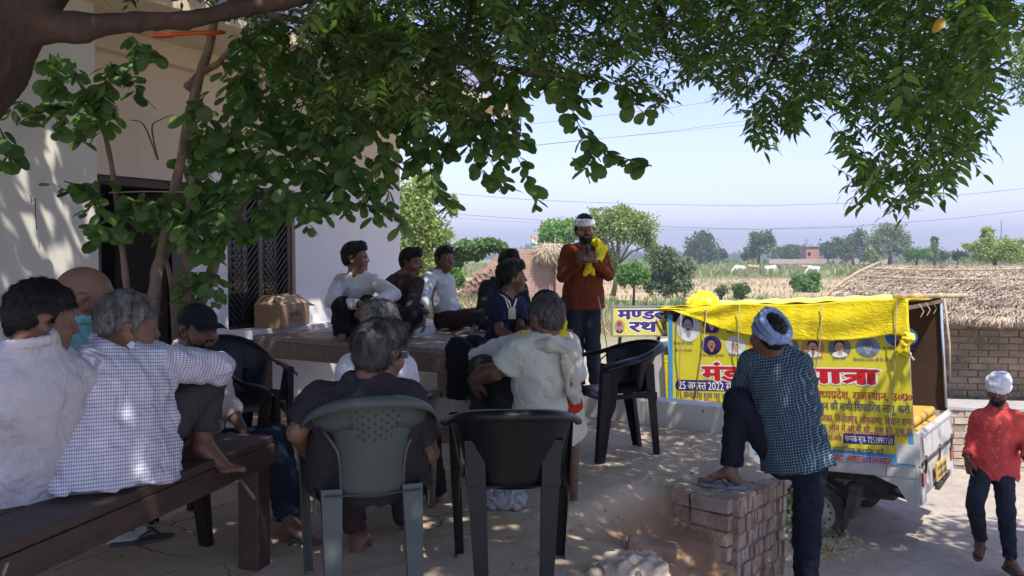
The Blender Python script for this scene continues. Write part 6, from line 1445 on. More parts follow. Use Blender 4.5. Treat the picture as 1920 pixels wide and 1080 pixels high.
R = frame_from(np.stack([rng.normal(size=n), rng.normal(size=n), rng.normal(0, .08, n)], 1), np.array([[0, 0, 1.]]) + rng.normal(0, .3, (n, 3))); L = rng.uniform(.02, .09, n); tag(scatter('straw_litter', *LEAF2, np.stack([lx, ly, lz + .005], 1), R, np.stack([np.full(n, .0035), L, L], 1), M['straw']), 'bits of straw and husk scattered over the earth', 'litter')
rng = np.random.default_rng(24); n = 110; a_ = rng.normal(size=(n, 2)) * np.array([.30, .38]) + np.array([1.0, 3.85]); lz = ground_z(a_[:, 0], a_[:, 1]); st0 = ([(-.5, -.4, -.2), (.5, -.45, -.2), (.45, .4, -.2), (-.4, .5, -.2), (-.2, -.1, .45), (.25, .1, .35)], [(0, 1, 5, 4), (1, 2, 5), (2, 3, 4, 5), (3, 0, 4), (3, 2, 1, 0)])
tag(scatter('clods', *st0, np.stack([a_, lz + .004], 1) if False else np.column_stack([a_, lz + .004]), randrot(n, rng=rng), rng.uniform(.006, .024, n), M['brick_pale']), 'crumbled clods of earth in the eroded hollow by the brick wall', 'rubble')
# twigs and stones on both grounds
rng = np.random.default_rng(22); n = 300; lx, ly = rng.uniform(-2.5, 5.5, n), rng.uniform(2.4, 10, n); lz = ground_z(lx, ly); st = ([(-.5, -.4, -.2), (.5, -.45, -.2), (.45, .4, -.2), (-.4, .5, -.2), (-.2, -.1, .45), (.25, .1, .35)], [(0, 1, 5, 4), (1, 2, 5), (2, 3, 4, 5), (3, 0, 4), (3, 2, 1, 0)])
tag(scatter('gravel', *st, np.stack([lx, ly, lz + .002], 1), randrot(n, rng=rng), rng.uniform(.005, .020, n), M['brick_pale']), 'small stones and clods strewn over the ground', 'gravel')
cbl = MB(); cbl.tube([P(1122, 556, 7.2), P(1130, 600, 7.3), P(1138, 650, 7.4), P(1147, 700, 7.5), P(1160, 716, 6.9), P(1180, 712, 6.8)], .0045, 6); tag(cbl.build('microphone_cable', M['cement'], smooth=True), 'thin microphone cable hanging down behind the speaker to the ground', 'cable')
cbl = MB(); cbl.tube([P(1124, 676, 8.2), P(1140, 662, 8.2), P(1170, 654, 8.2), P(1200, 660, 8.2)], .008, 6); tag(cbl.build('black_cable', M['metal_dark'], smooth=True), 'black cable looped in front of the truck cab', 'cable')
# ------------------------------------------------------------------ the people
S1, S2, S3 = skinmat('skin_a', (.165, .085, .054)), skinmat('skin_b', (.145, .072, .045)), skinmat('skin_c', (.19, .10, .062))
wht = cloth('shirt_white', (.62, .62, .66)); wht2 = cloth('shirt_white2', (.56, .57, .58)); btn = mat('button', (.45, .45, .45), .4, .1, 9, 0)
dkn = cloth('trouser_dark', (.010, .010, .014)); dkb = cloth('trouser_brown', (.045, .030, .030)); jean = cloth('jeans', (.020, .030, .055), var=.35); jean2 = cloth('jeans2', (.022, .027, .040), var=.35); grt = cloth('trouser_grey', (.050, .045, .046)); olive = cloth('trouser_olive', (.030, .032, .026))
HB, HG, HDG = M['hair_black'], M['hair_grey'], M['hair_darkgrey']
EN = MB()
def Hd(yaw, pitch=0, roll=0, s=1., **k): return dict(R=headframe(yaw, pitch, roll), s=s, **k)
# 1 black haired man at the far left
p = person('man with thick black hair in a pale fine-checked shirt on the bench',
    dict(H=P(78, 600, 2.58), N=P(56, 652, 2.50), SL=P(-52, 708, 2.45), SR=P(116, 700, 2.68), PV=P(48, 893, 2.62), EL=P(-90, 840, 2.5), WL=P(10, 850, 2.95), ER=P(128, 822, 2.86), WR=P(150, 812, 3.1), KL=P(70, 850, 3.2), KR=P(150, 850, 3.15), AL=P(170, 850, 2.9), AR=P(60, 850, 2.95), front=V(.5, .9, 0)),
    S2, Hd(46, -10, 0, .96, lips=True), shirt=dict(m=cloth('shirt_fine', (.52, .51, .54), 'check', (.20, .18, .24), 230, 230, duty=.3), t=.020, hem=.07, sleeve='full', collar=cloth('collar_fine', (.50, .49, .52)), res=.0085, fold=.005),
    pants=dict(m=dkn), hair=dict(m=HB, style='short', th=.011, vol=(1, 1.0, 1.03), strands=7000, seed=1, h=.0042, quiff=.0, slen=.028), eyes=True, tor_r=.115, tw=1.55)
# 2 bald man in teal
person('bald man in a teal shirt behind the black haired man at the left',
    dict(H=P(163, 562, 3.15), N=P(150, 618, 3.12), SL=P(70, 655, 3.05), SR=P(196, 650, 3.25), PV=P(120, 850, 3.1), EL=P(60, 780, 3.0), WL=P(120, 820, 3.3), ER=P(210, 760, 3.35), WR=P(240, 800, 3.5), KL=P(180, 830, 3.6), KR=P(250, 830, 3.6), front=V(.6, .8, 0)),
    S3, Hd(66, -4, 0, 1.04), shirt=dict(m=cloth('shirt_teal', (.17, .40, .42)), t=.014, hem=.05, sleeve='half', collar=cloth('collar_teal', (.17, .40, .42)), seed=2),
    pants=dict(m=dkn), tor_r=.105)
# 3 grey haired man hugging his knee
person('grey-haired man in a striped shirt, barefoot on the bench hugging his knees',
    dict(H=P(238, 612, 2.88), N=P(212, 655, 2.80), SL=P(165, 690, 2.70), SR=P(296, 678, 2.90), PV=P(212, 868, 2.74), EL=P(255, 712, 3.10), WL=P(350, 664, 3.22), ER=P(408, 690, 3.05), WR=P(322, 668, 3.25), KL=P(330, 700, 3.30), KR=P(385, 708, 3.16), AL=P(330, 858, 3.28), AR=P(378, 836, 3.10), front=V(.65, .75, 0)),
    S2, Hd(54, -8, 3, .96, lips=True), shirt=dict(m=cloth('shirt_striped', (.60, .60, .68), 'check', (.10, .09, .17), 125, 85, duty=.36), t=.019, hem=.075, sleeve='full', collar=cloth('collar_striped', (.60, .60, .66)), res=.0085, fold=.0055, ff=24, seed=3, belly=.022),
    pants=dict(m=grt, t=.02, len=.80), hands=[(P(322, 668, 3.25), V(-.9, .2, -.1), V(0, -.3, -1), 1, .7), (P(350, 664, 3.22), V(.9, .1, -.25), V(0, -.3, -1), -1, .6)],
    feet=[(P(378, 838, 3.10), V(.95, -.25, -.18), None), (P(330, 860, 3.30), V(.95, .1, -.1), None)], eyes=True, hair=dict(m=HG, style='short', th=.009, strands=6500, seed=3, h=.004, slen=.032), tor_r=.112, tw=1.6)
# 4 man with the black cap
o = person('bearded man in a black cap and pale pink shirt slouched in a brown chair',
    dict(H=P(372, 618, 3.98), N=P(352, 660, 4.02), SL=P(310, 690, 3.92), SR=P(408, 700, 4.12), PV=P(352, 850, 4.02), EL=P(315, 780, 3.86), WL=P(400, 820, 3.85), ER=P(418, 745, 3.98), WR=P(452, 800, 3.86), KL=P(505, 832, 3.85), KR=P(515, 822, 4.05), AL=P(545, 985, 3.72), AR=P(560, 975, 3.95), front=V(.8, -.45, 0)),
    S2, Hd(125, -6, 0, 1.0, res=.0036), shirt=dict(m=cloth('shirt_pink', (.56, .44, .43)), t=.014, hem=.05, sleeve=('full', 'roll'), collar=cloth('collar_pink', (.60, .48, .46)), seed=4),
    pants=dict(m=jean), hands=[(P(452, 800, 3.86), V(.45, -.1, -.85), V(-.8, -.3, 0), -1, .35)], feet=[(P(545, 990, 3.72), V(.9, -.3, 0), (M['slip_dark'], M['slip_strap']))], hair=dict(m=HB, style='short', th=.004, seed=4), beard=dict(m=HB), eyes=True)
H4, R4 = A3(P(372, 618, 3.98)), headframe(125, -6)
T4 = lambda *x: H4 + R4 @ np.array(x)
M['cap_cloth'] = cloth('cap_cloth', (.016, .016, .020)); pr = [ell(T4(0, -.012, .045), (.086, .106, .082), R4, .01)]
blob('cap', pr, .005, M['cap_cloth'], o, post=lambda D, q: np.maximum(D, (.036 - ((q - H4) @ R4)[..., 2]) * .9))
mb = MB(); mb.shell([[Vector(T4(x * .078, .070 + .085 * v * (1 - .45 * x * x), .050 - .018 * v - .018 * x * x)) for v in np.linspace(0, 1, 5)] for x in np.linspace(-1, 1, 9)], .004); mb.build('cap_peak', M['cap_cloth'], o, smooth=True)
# 5 dark shirt man in the green chair, from behind
o = person('grey-haired man with glasses and charcoal shirt, seen from behind in the grey-green chair',
    dict(H=P(712, 664, 3.12), N=P(690, 716, 3.06), SL=P(598, 748, 3.08), SR=P(764, 744, 3.12), PV=P(690, 888, 3.20), EL=P(556, 812, 3.06), WL=P(590, 868, 3.35), ER=P(806, 850, 3.22), WR=P(780, 880, 3.55), KL=P(640, 868, 3.70), KR=P(745, 866, 3.72), AL=P(672, 1010, 3.66), AR=P(762, 985, 3.9), front=V(-.1, 1, 0)),
    S1, Hd(28, -6, 0, 1.0, res=.0036), shirt=dict(m=cloth('shirt_charcoal', (.030, .027, .032)), t=.018, hem=.04, sleeve='half', res=.009, seed=5, fold=.005),
    pants=dict(m=dkb, len=.9), feet=[(P(672, 1012, 3.62), V(.1, .99, -.05), (M['slip_brown'], M['slip_strap']))], hair=dict(m=HDG, style='short', th=.014, strands=9000, seed=5, h=.004, slen=.036, quiff=.006), tor_r=.118, tw=1.62)
H5, R5 = A3(P(712, 664, 3.12)), headframe(28, -6); T5 = lambda *x: Vector(H5 + R5 @ (np.array(x) * 1.0)); mb = MB()
for q in (-1, 1):
    mb.tube([T5(q * .080, -.005, .012), T5(q * .076, .05, .014), T5(q * .062, .096, .012)], .0022, 5)
    mb.tube([T5(q * .036 + .026 * math.cos(a), .100, .004 + .018 * math.sin(a)) for a in np.linspace(0, 2 * math.pi, 15)], .0016, 5)
mb.build('glasses', M['metal'], o, smooth=True); mb = MB(); mb.shell([[T5(.014 + .046 * u, .100, -.013 + .034 * v) for v in (0, 1)] for u in (0, 1)], .001); mb.build('lens', flat('lens', (.25, .28, .3), .1), o)
# 6 man in white hidden behind
person('greying man in a white shirt mostly hidden behind the man with glasses',
    dict(H=P(716, 611, 3.72), N=P(706, 664, 3.72), SL=P(656, 692, 3.7), SR=P(756, 690, 3.85), PV=P(700, 850, 3.9), EL=P(655, 780, 3.75), WL=P(700, 820, 4.0), ER=P(772, 772, 4.0), WR=P(828, 800, 4.1), KL=P(740, 825, 4.4), KR=P(800, 822, 4.3), AL=P(770, 930, 4.4), AR=P(820, 930, 4.35), front=V(.3, .95, 0)),
    S1, Hd(35, -2, 0, 1.0), shirt=dict(m=wht, t=.014, hem=.05, sleeve='half', seed=6), pants=dict(m=dkn), hands=[(P(826, 798, 4.1), V(.9, .2, .05), V(0, 0, -1), -1, .3)],
    hair=dict(m=HG, style='short', th=.002, strands=1400, seed=6, slen=.014))
# 7 youth in white shirt, left on the platform
person('youth in white long sleeves, hands clasped, at the left end of the platform',
    dict(H=P(667, 484, 6.55), N=P(672, 515, 6.55), SL=P(639, 528, 6.62), SR=P(704, 530, 6.5), PV=P(660, 606, 6.62), EL=P(622, 566, 6.25), WL=P(678, 572, 6.05), ER=P(738, 552, 6.25), WR=P(696, 570, 6.02), KL=P(642, 575, 6.15), KR=P(690, 572, 6.2), AL=P(640, 634, 6.05), AR=P(668, 632, 6.15), front=V(.2, -1, 0)),
    S1, Hd(100, 2, 0, .98), shirt=dict(m=wht, t=.014, hem=.06, sleeve='full', collar=wht, placket=btn, vneck=.06, seed=7), pants=dict(m=dkn, t=.018),
    hands=[(P(678, 573, 6.06), V(.75, -.4, -.35), V(.3, .3, -.8), 1, .8), (P(697, 570, 6.02), V(-.65, -.35, -.5), V(-.3, .3, -.8), -1, .8)], hair=dict(m=HB, style='short', th=.016, strands=900, seed=7, quiff=.012), eyes=True, tor_r=.088, tw=1.36)
# 8 dark brown shirt youth
person('youth in a dark brown shirt between the two white-shirted youths on the platform',
    dict(H=P(771, 492, 7.15), N=P(758, 517, 7.15), SL=P(736, 529, 7.2), SR=P(783, 532, 7.05), PV=P(745, 603, 7.15), EL=P(728, 575, 6.95), WL=P(765, 590, 6.8), ER=P(772, 575, 6.8), WR=P(800, 585, 6.7), KL=P(775, 590, 6.65), KR=P(765, 592, 6.9), AL=P(718, 612, 6.4), AR=P(760, 614, 6.5), front=V(.5, -.9, 0)),
    S1, Hd(112, -8, 0, .97), shirt=dict(m=cloth('shirt_umber', (.048, .034, .034)), t=.012, hem=.06, sleeve='roll', collar=cloth('collar_umber', (.055, .04, .04)), seed=8), pants=dict(m=dkn, t=.016),
    feet=[(P(712, 614, 6.45), V(-.9, -.4, 0), None)], hair=dict(m=HB, style='short', th=.014, strands=900, seed=8, quiff=.018), eyes=True, tor_r=.088, tw=1.36)
# 9 pale shirt youth
person('slim youth in a pale rolled-sleeve shirt leaning back on one hand on the platform',
    dict(H=P(834, 487, 7.35), N=P(820, 512, 7.35), SL=P(803, 524, 7.15), SR=P(840, 528, 7.45), PV=P(842, 600, 7.3), EL=P(793, 568, 6.95), WL=P(793, 605, 6.80), ER=P(846, 568, 7.35), WR=P(862, 590, 7.3), KL=P(880, 596, 7.0), KR=P(905, 590, 7.5), AL=P(925, 612, 7.1), AR=P(970, 604, 7.6), front=V(.85, -.35, 0)),
    S1, Hd(140, -2, 0, .96), shirt=dict(m=wht2, t=.013, hem=.09, sleeve='roll', collar=wht2, seed=9), pants=dict(m=dkb, t=.014),
    hands=[(P(793, 606, 6.80), V(-.55, -.75, -.25), V(0, .1, -1), 1, .15)], hair=dict(m=HB, style='short', th=.010, strands=700, seed=9, quiff=.008), eyes=True, tor_r=.088, tw=1.36)
# 10 man in black behind the boy
person('man in a black shirt behind the navy polo boy, propping himself on one arm',
    dict(H=P(956, 497, 6.75), N=P(938, 525, 6.75), SL=P(912, 540, 6.65), SR=P(975, 540, 6.9), PV=P(950, 610, 6.8), EL=P(905, 580, 6.4), WL=P(890, 618, 6.15), ER=P(985, 575, 6.8), WR=P(992, 600, 6.5), KL=P(985, 600, 6.3), KR=P(1000, 600, 6.4), front=V(.4, -.9, 0)),
    S1, Hd(150, 0, 0, .98), shirt=dict(m=cloth('shirt_black', (.013, .013, .015)), t=.012, hem=.05, sleeve='full', seed=10), pants=dict(m=dkn),
    hands=[(P(888, 621, 6.13), V(-.9, -.35, -.08), V(0, .05, -1), 1, .12)], hair=dict(m=HB, style='short', th=.014, strands=700, seed=10, quiff=.01), eyes=True, tor_r=.088, tw=1.36)
# 11 boy in navy polo
o = person('boy in a navy polo with white-tipped collar and an identity card at his chest',
    dict(H=P(960, 520, 5.85), N=P(950, 555, 5.85), SL=P(926, 566, 5.75), SR=P(972, 570, 5.98), PV=P(940, 640, 5.95), EL=P(938, 622, 5.70), WL=P(985, 640, 5.45), ER=P(975, 618, 5.80), WR=P(1010, 622, 5.60), KL=P(1000, 640, 5.55), KR=P(1015, 640, 5.7), front=V(.6, -.55, 0)),
    S2, Hd(80, 0, 0, .93), shirt=dict(m=cloth('polo_navy', (.014, .018, .045)), t=.012, hem=.06, sleeve='half', collar=cloth('polo_collar', (.014, .018, .045)), seed=11, ff=18), pants=dict(m=dkn), s=.92,
    hair=dict(m=HB, style='short', th=.020, strands=1100, seed=11, quiff=.012, slen=.035), eyes=True, tor_r=.088, tw=1.36)
mb = MB(); g = [P(933, 551, 5.78), P(944, 555, 5.72), P(955, 566, 5.68), P(959, 580, 5.66)]; mb.tube(g, [.005, .006, .006, .004], 5); g = [P(959, 580, 5.66), P(966, 572, 5.76), P(969, 560, 5.84)]; mb.tube(g, .004, 5); mb.build('collar_tip', wht, o, smooth=True)
mb = MB(); mb.tube([P(946, 556, 5.72), P(958, 590, 5.60), P(962, 580, 5.62), P(968, 560, 5.8)], .004, 4); mb.build('lanyard', whi, o); mb = MB(); mb.box(P(960, 588, 5.59), (.05, .008, .075)); mb.build('identity_card', flat('card_tan', (.50, .42, .28)), o, bevel=.002)
# 12 the speaker
o = person('standing bearded speaker in a rust shirt with white headband and yellow scarf, holding a microphone',
    dict(H=P(1096, 431, 7.35), N=P(1096, 466, 7.38), SL=P(1063, 472, 7.38), SR=P(1128, 472, 7.38), PV=P(1093, 568, 7.42), EL=P(1055, 518, 7.30), WL=P(1090, 490, 7.12), ER=P(1140, 515, 7.30), WR=P(1112, 488, 7.10), KL=P(1080, 648, 7.40), KR=P(1112, 648, 7.36), AL=P(1080, 724, 7.45), AR=P(1116, 724, 7.40), front=V(0, -1, 0)),
    S1, Hd(172, -5, 2, 1.03, res=.0038), shirt=dict(m=cloth('shirt_rust', (.15, .036, .012)), t=.013, hem=.04, sleeve='full', collar=cloth('collar_rust', (.13, .034, .012)), seed=12, fold=.005), pants=dict(m=jean2, t=.012, len=.95),
    hands=[(P(1092, 489, 7.11), V(.75, -.25, .35), V(.1, .9, -.3), 1, 1.1), (P(1110, 486, 7.09), V(-.8, -.25, .25), V(0, .9, -.3), -1, 1.1)], feet=[(P(1080, 722, 7.45), V(-.1, -1, 0), (M['slip_dark'], M['slip_strap'])), (P(1116, 722, 7.40), V(.15, -1, 0), (M['slip_dark'], M['slip_strap']))],
    hair=dict(m=HB, style='short', th=.012, strands=500, seed=12, vol=(1, 1, 1.08)), beard=dict(m=HB, len=.006), eyes=True, tor_r=.108, tw=1.42)
torus_turban(A3(P(1096, 431, 7.35)), headframe(172, -5, 2), 1.03, cloth('headband_white', (.80, .80, .84)), o, 'band', 'headband')
yel = cloth('scarf_yellow', (.74, .60, .02)); nf = lambda q: A3(q)
blob('scarf', [cap(P(1118, 455, 7.34), P(1130, 470, 7.33), .035, .035, w=(1, 0, .4), s=1.3, k=.02), cap(P(1112, 452, 7.44), P(1124, 462, 7.36), .03, k=.03), cap(P(1128, 468, 7.28), P(1118, 492, 7.20), .040, .038, w=(1, 0, 0), s=1.3, k=.02), cap(P(1116, 488, 7.17), P(1104, 500, 7.12), .032, .028, k=.02), cap(P(1106, 496, 7.14), P(1097, 515, 7.18), .028, .016, w=(1, 0, 0), s=1.4, k=.012), cap(P(1110, 496, 7.14), P(1112, 514, 7.18), .020, .014, w=(1, 0, 0), s=1.5, k=.008)], .006, yel, o, fold=.004, ffreq=26, seed=2)
mic = empty('microphone', 'black handheld microphone held up to the speaker\'s chin', 'microphone', P(1101, 466, 7.06)); mb = MB()
mb.tube([P(1102, 492, 7.08) - mic.location, P(1101, 470, 7.06) - mic.location], [.012, .015], 10); mb.build('handle', M['metal_dark'], mic, smooth=True); blob('head', [ell((0, -.002, .012), (.026, .026, .028), k=.005)], .004, M['metal_dark'], mic)
# 13 cream vest man
o = person('man in a cream collarless vest, back turned, hands clasped around his raised knee',
    dict(H=P(1026, 598, 4.25), N=P(1019, 636, 4.22), SL=P(972, 658, 4.15), SR=P(1062, 660, 4.3), PV=P(1030, 800, 4.35), EL=P(930, 700, 4.18), WL=P(893, 715, 4.42), ER=P(985, 682, 4.50), WR=P(915, 690, 4.52), KL=P(905, 690, 4.68), KR=P(945, 700, 4.70), AL=P(905, 870, 4.62), AR=P(940, 880, 4.55), front=V(-.75, .65, 0)),
    S2, Hd(-28, -8, 0, 1.02), shirt=dict(m=cloth('shirt_cream', (.48, .49, .42), var=.12), t=.020, hem=.07, sleeve=('half', 'roll'), seed=13, fold=.0025, ff=20, res=.009), pants=dict(m=olive, t=.022),
    hands=[(P(893, 713, 4.42), V(-.1, .55, -.6), V(.5, .6, 0), 1, .7), (P(915, 690, 4.52), V(-.7, .1, -.6), V(.3, .6, -.3), -1, .7)], feet=[(P(905, 868, 4.62), V(-.8, .5, 0), (M['slip_brown'], M['slip_strap']))], hair=dict(m=HDG, style='short', th=.008, strands=1800, seed=13, slen=.02), tor_r=.112)
blob('scarf', [cap(P(992, 650, 4.14), P(1030, 646, 4.12), .016, .018, w=(0, 0, 1), s=1.6, k=.03), cap(P(1030, 646, 4.12), P(1068, 668, 4.16), .020, .022, w=(0, 0, 1), s=1.5, k=.03), cap(P(1068, 668, 4.16), P(1080, 755, 4.2), .022, .013, w=(1, 0, 0), s=2.2, k=.02), cap(P(1060, 668, 4.12), P(1066, 740, 4.16), .014, .010, w=(1, 0, 0), s=1.6, k=.02)], .0065, cloth('scarf_cream', (.44, .43, .35)), o, fold=.004, ffreq=22, seed=4)
blob('red_cloth', [cap(P(1070, 715, 4.22), P(1072, 760, 4.26), .045, .05, w=(1, 0, 0), s=1.1, k=.02)], .008, cloth('cloth_red', (.42, .03, .02)), o, fold=.005)
# 14 man with the yellow scarf behind him
o = person('man in white with a yellow neck scarf, half hidden behind the cream vest man',
    dict(H=P(1022, 585, 4.85), N=P(1020, 628, 4.85), SL=P(978, 642, 4.8), SR=P(1068, 642, 4.95), PV=P(1020, 745, 4.95), EL=P(925, 655, 4.9), WL=P(880, 672, 5.0), ER=P(1082, 700, 5.0), WR=P(1040, 715, 5.2), KL=P(858, 655, 5.05), KR=P(890, 650, 5.25), AL=P(855, 780, 4.95), AR=P(880, 770, 5.2), front=V(-.85, .5, 0)),
    S2, Hd(-30, 0, 0, 1.0), shirt=dict(m=cloth('shirt_offwhite', (.58, .56, .56)), t=.014, hem=.05, sleeve='full', seed=14), pants=dict(m=dkn, t=.016), feet=[(P(850, 775, 4.92), V(-.6, -.8, -.05), None), (P(872, 772, 5.05), V(-.4, -.9, -.05), None)], hair=dict(m=HB, style='short', th=.010, strands=700, seed=14))
blob('scarf', [cap(P(985, 632, 4.74), P(1020, 640, 4.70), .03, k=.02), cap(P(1020, 640, 4.70), P(1056, 628, 4.78), .03, k=.02), cap(P(1054, 605, 4.86), P(1052, 640, 4.74), .028, k=.02), cap(P(985, 632, 4.72), P(990, 665, 4.66), .028, .02, k=.02)], .007, yel, o, fold=.006, ffreq=40)
# 15 checked shirt man
o = person('man in navy checks and pale blue turban with one foot up on the brick wall',
    dict(H=P(1440, 630, 4.50), N=P(1452, 662, 4.54), SL=P(1408, 680, 4.58), SR=P(1500, 682, 4.50), PV=P(1492, 858, 4.52), EL=P(1384, 745, 4.70), WL=P(1392, 742, 4.98), ER=P(1522, 768, 4.60), WR=P(1480, 800, 4.9), KL=P(1382, 752, 4.58), KR=P(1512, 1015, 4.52), AL=P(1371, 886, 4.60), AR=P(1512, 1185, 4.60), front=V(-.25, 1, 0)),
    S1, Hd(-22, 6, 0, 1.0), shirt=dict(m=cloth('shirt_checked', (.018, .040, .070), 'check', (.26, .36, .40), 66, 66, duty=.2), t=.018, hem=.055, sleeve='full', collar=cloth('collar_checked', (.04, .075, .115)), seed=15, fold=.006, ff=17, res=.009), pants=dict(m=cloth('trouser_ink', (.014, .017, .028)), t=.018, len=.90),
    feet=[(P(1371, 884, 4.60), V(-.90, .38, 0), (M['slip_blue'], M['slip_strap'])), (P(1512, 1185, 4.62), V(.1, 1, 0), (M['slip_blue'], M['slip_strap']))], hair=dict(m=HB, style='short', th=.006, strands=1500, seed=15, slen=.012), tor_r=.112, tw=1.30)
torus_turban(A3(P(1440, 630, 4.50)), headframe(-22, 6), 1.0, cloth('turban_blue', (.46, .53, .66), 'check', (.20, .28, .48), 26, 26, duty=.08), o, 'ring')
# 16 red shirt man
o = person('man in a red shirt, dark jeans and white turban walking behind the truck',
    dict(H=P(1872, 732, 6.75), N=P(1872, 764, 6.8), SL=P(1836, 782, 6.85), SR=P(1906, 784, 6.75), PV=P(1862, 880, 6.85), EL=P(1824, 820, 6.95), WL=P(1813, 858, 6.8), ER=P(1922, 826, 6.75), WR=P(1926, 862, 6.6), KL=P(1828, 945, 6.65), KR=P(1886, 958, 6.62), AL=P(1838, 1010, 6.95), AR=P(1894, 1050, 6.72), front=V(-.25, -1, 0)),
    S2, Hd(-142, -10, 0, 1.0), shirt=dict(m=cloth('shirt_red', (.62, .085, .075)), t=.014, hem=.06, sleeve='full', collar=cloth('collar_red', (.62, .09, .08)), placket=btn, seed=16, fold=.005, vneck=.05), pants=dict(m=jean2, t=.012, len=.95),
    hands=[(P(1813, 858, 6.8), V(.1, 0, -1), V(.9, 0, 0), 1, .5)], feet=[(P(1838, 1012, 6.95), V(-.5, -.65, -.30), (M['slip_brown'], M['slip_strap'])), (P(1894, 1052, 6.72), V(.15, -1, -.05), (M['slip_brown'], M['slip_strap']))], hair=dict(m=HB, style='short', th=.004, seed=16), beard=dict(m=HB), eyes=True)
torus_turban(A3(P(1872, 732, 6.75)), headframe(-142, -10), 1.0, cloth('turban_white', (.74, .74, .76)), o, 'full')
# ------------------------------------------------------------------ overhead trees
neem = empty('neem_tree', 'big neem tree, thick brown trunk at the top left, leafy branches over the yard', 'tree', (-2.75, 2.55, 0))
NO = neem.location.copy(); lm('neem', (.032, .085, .020), (.15, .26, .055), .48); lm('oval', (.032, .088, .026), (.135, .24, .065), .42)
def tube_part(name, pts, rad, n, m, parent, O, wob=0, smooth=True):
    # smooth the polyline with Catmull-Rom before sweeping
    p = [Vector(q) - O for q in pts]; Q, Rr = [], []
    for i in range(len(p) - 1):
        p0, p1, p2, p3 = p[max(i - 1, 0)], p[i], p[i + 1], p[min(i + 2, len(p) - 1)]
        for j in range(5):
            t = j / 5; Q.append(.5 * ((2 * p1) + (p2 - p0) * t + (2 * p0 - 5 * p1 + 4 * p2 - p3) * t * t + (3 * p1 - p0 - 3 * p2 + p3) * t ** 3)); Rr.append(lerp(rad[i], rad[i + 1], t) * (1 + .05 * math.sin(i * 5 + j * 2.1)))
    Q.append(p[-1]); Rr.append(rad[-1]); mb = MB(); mb.tube(Q, Rr, n, wob=wob); return mb.build(name, m, parent, smooth=smooth)
# trunk and limbs as one continuous body
tp_ = [V(-2.75, 2.55, -.1), V(-2.6, 2.62, .8), P(-190, 290, 2.9), P(-62, 100, 3.05), P(5, -20, 3.1), P(90, -140, 3.1), P(300, -420, 3.2)]
tr_ = [.27, .22, .20, .19, .18, .17, .14]
pr = [cap(tp_[i] - NO, tp_[i + 1] - NO, tr_[i], tr_[i + 1], k=.08) for i in range(6)]
br1 = [P(20, 50, 3.05), P(150, 52, 3.1), P(250, 42, 3.15), P(350, 38, 3.2), P(440, 18, 3.25), P(560, -2, 3.3), P(700, -40, 3.5), P(900, -100, 3.9), P(1150, -150, 4.3), P(1400, -160, 4.6), P(1700, -140, 4.7)]
rr1 = [.075, .048, .038, .036, .034, .031, .029, .026, .028, .024, .018]
pr += [cap(br1[i] - NO, br1[i + 1] - NO, rr1[i], rr1[i + 1], k=.05 if i < 2 else .01) for i in range(len(br1) - 1)]
pr += [cap(tp_[5] - NO, V(-.9, 1.4, 3.9) - NO, .10, .07, k=.06), cap(V(-.9, 1.4, 3.9) - NO, V(1.2, .6, 4.4) - NO, .07, .04, k=.03), cap(tp_[6] - NO, P(700, -500, 4.8) - NO, .09, .05, k=.04), cap(P(700, -500, 4.8) - NO, P(1500, -400, 5.2) - NO, .05, .03, k=.03), cap(tp_[2] - NO, V(-3.6, 3.4, 3.2) - NO, .10, .06, k=.05)]
blob('trunk', pr, .024, M['bark'], neem, fold=.006, ffreq=34)
for pts, r in (([(1400, -160, 4.6), (1520, -60, 4.2), (1560, 40, 3.9), (1550, 110, 3.7)], .022), ([(1700, -140, 4.7), (1760, -20, 3.6), (1700, 40, 3.3), (1690, 160, 3.2)], .020), ([(1150, -150, 4.3), (1230, 0, 4.0), (1250, 90, 3.9)], .018), ([(1700, -140, 4.7), (1850, -60, 3.2), (1860, 60, 3.0)], .014), ([(900, -100, 3.9), (880, 40, 3.7), (830, 120, 3.6)], .016), ([(1400, -160, 4.6), (1480, 0, 4.0), (1440, 140, 3.8)], .014)):
    tube_part('branch', [P(*q) for q in pts], [r * (1 - .22 * i) for i in range(len(pts))], 7, M['bark'], neem, NO)
# leaf fronds in the part of the crown that hangs into view: polygon (photo outline), distance range, count
def inpoly(x, y, poly):
    ins = np.zeros(x.shape, bool); n = len(poly)
    for i in range(n):
        (x0, y0), (x1, y1) = poly[i], poly[(i + 1) % n]; c = (y0 > y) != (y1 > y); ins ^= c & (x < x0 + (y - y0) * (x1 - x0) / ((y1 - y0) if y1 != y0 else 1e-9))
    return ins
FR = []
def frond_region(poly, n, Y0, Y1, seed, hang=.7, ln=(.15, .26)):
    r = np.random.default_rng(seed); xs_, ys_ = [q[0] for q in poly], [q[1] for q in poly]; out = 0
    while out < n:
        x, y = r.uniform(min(xs_), max(xs_), 400), r.uniform(min(ys_), max(ys_), 400); k = inpoly(x, y, poly)
        for a, b in zip(x[k], y[k]):
            if out >= n: break
            Y = r.uniform(Y0, Y1); p = P(a, b, Y); an = r.uniform(0, 2 * math.pi); d = V(math.cos(an), math.sin(an) * .7, -hang * r.uniform(.2, 1.5)).normalized(); L = r.uniform(*ln)
            FR.append((p - d * L * .7, d, L)); out += 1
top = -95
frond_region([(560, top), (560, 60), (640, 90), (640, 190), (720, 190), (760, 240), (860, 225), (930, 130), (1040, 150), (1100, 150), (1180, 165), (1190, 190), (1240, 190), (1300, 140), (1350, 165), (1360, 195), (1400, 225), (1500, 210), (1565, 195), (1600, 210), (1760, 220), (1850, 190), (1862, 100), (1890, 40), (1900, top)], 1500, 3.0, 5.2, 1, .55)
frond_region([(560, top), (620, 120), (760, 190), (880, 120), (1180, 110), (1380, 160), (1600, 180), (1820, 150), (1900, top)], 1050, 3.2, 5.6, 2, .4)
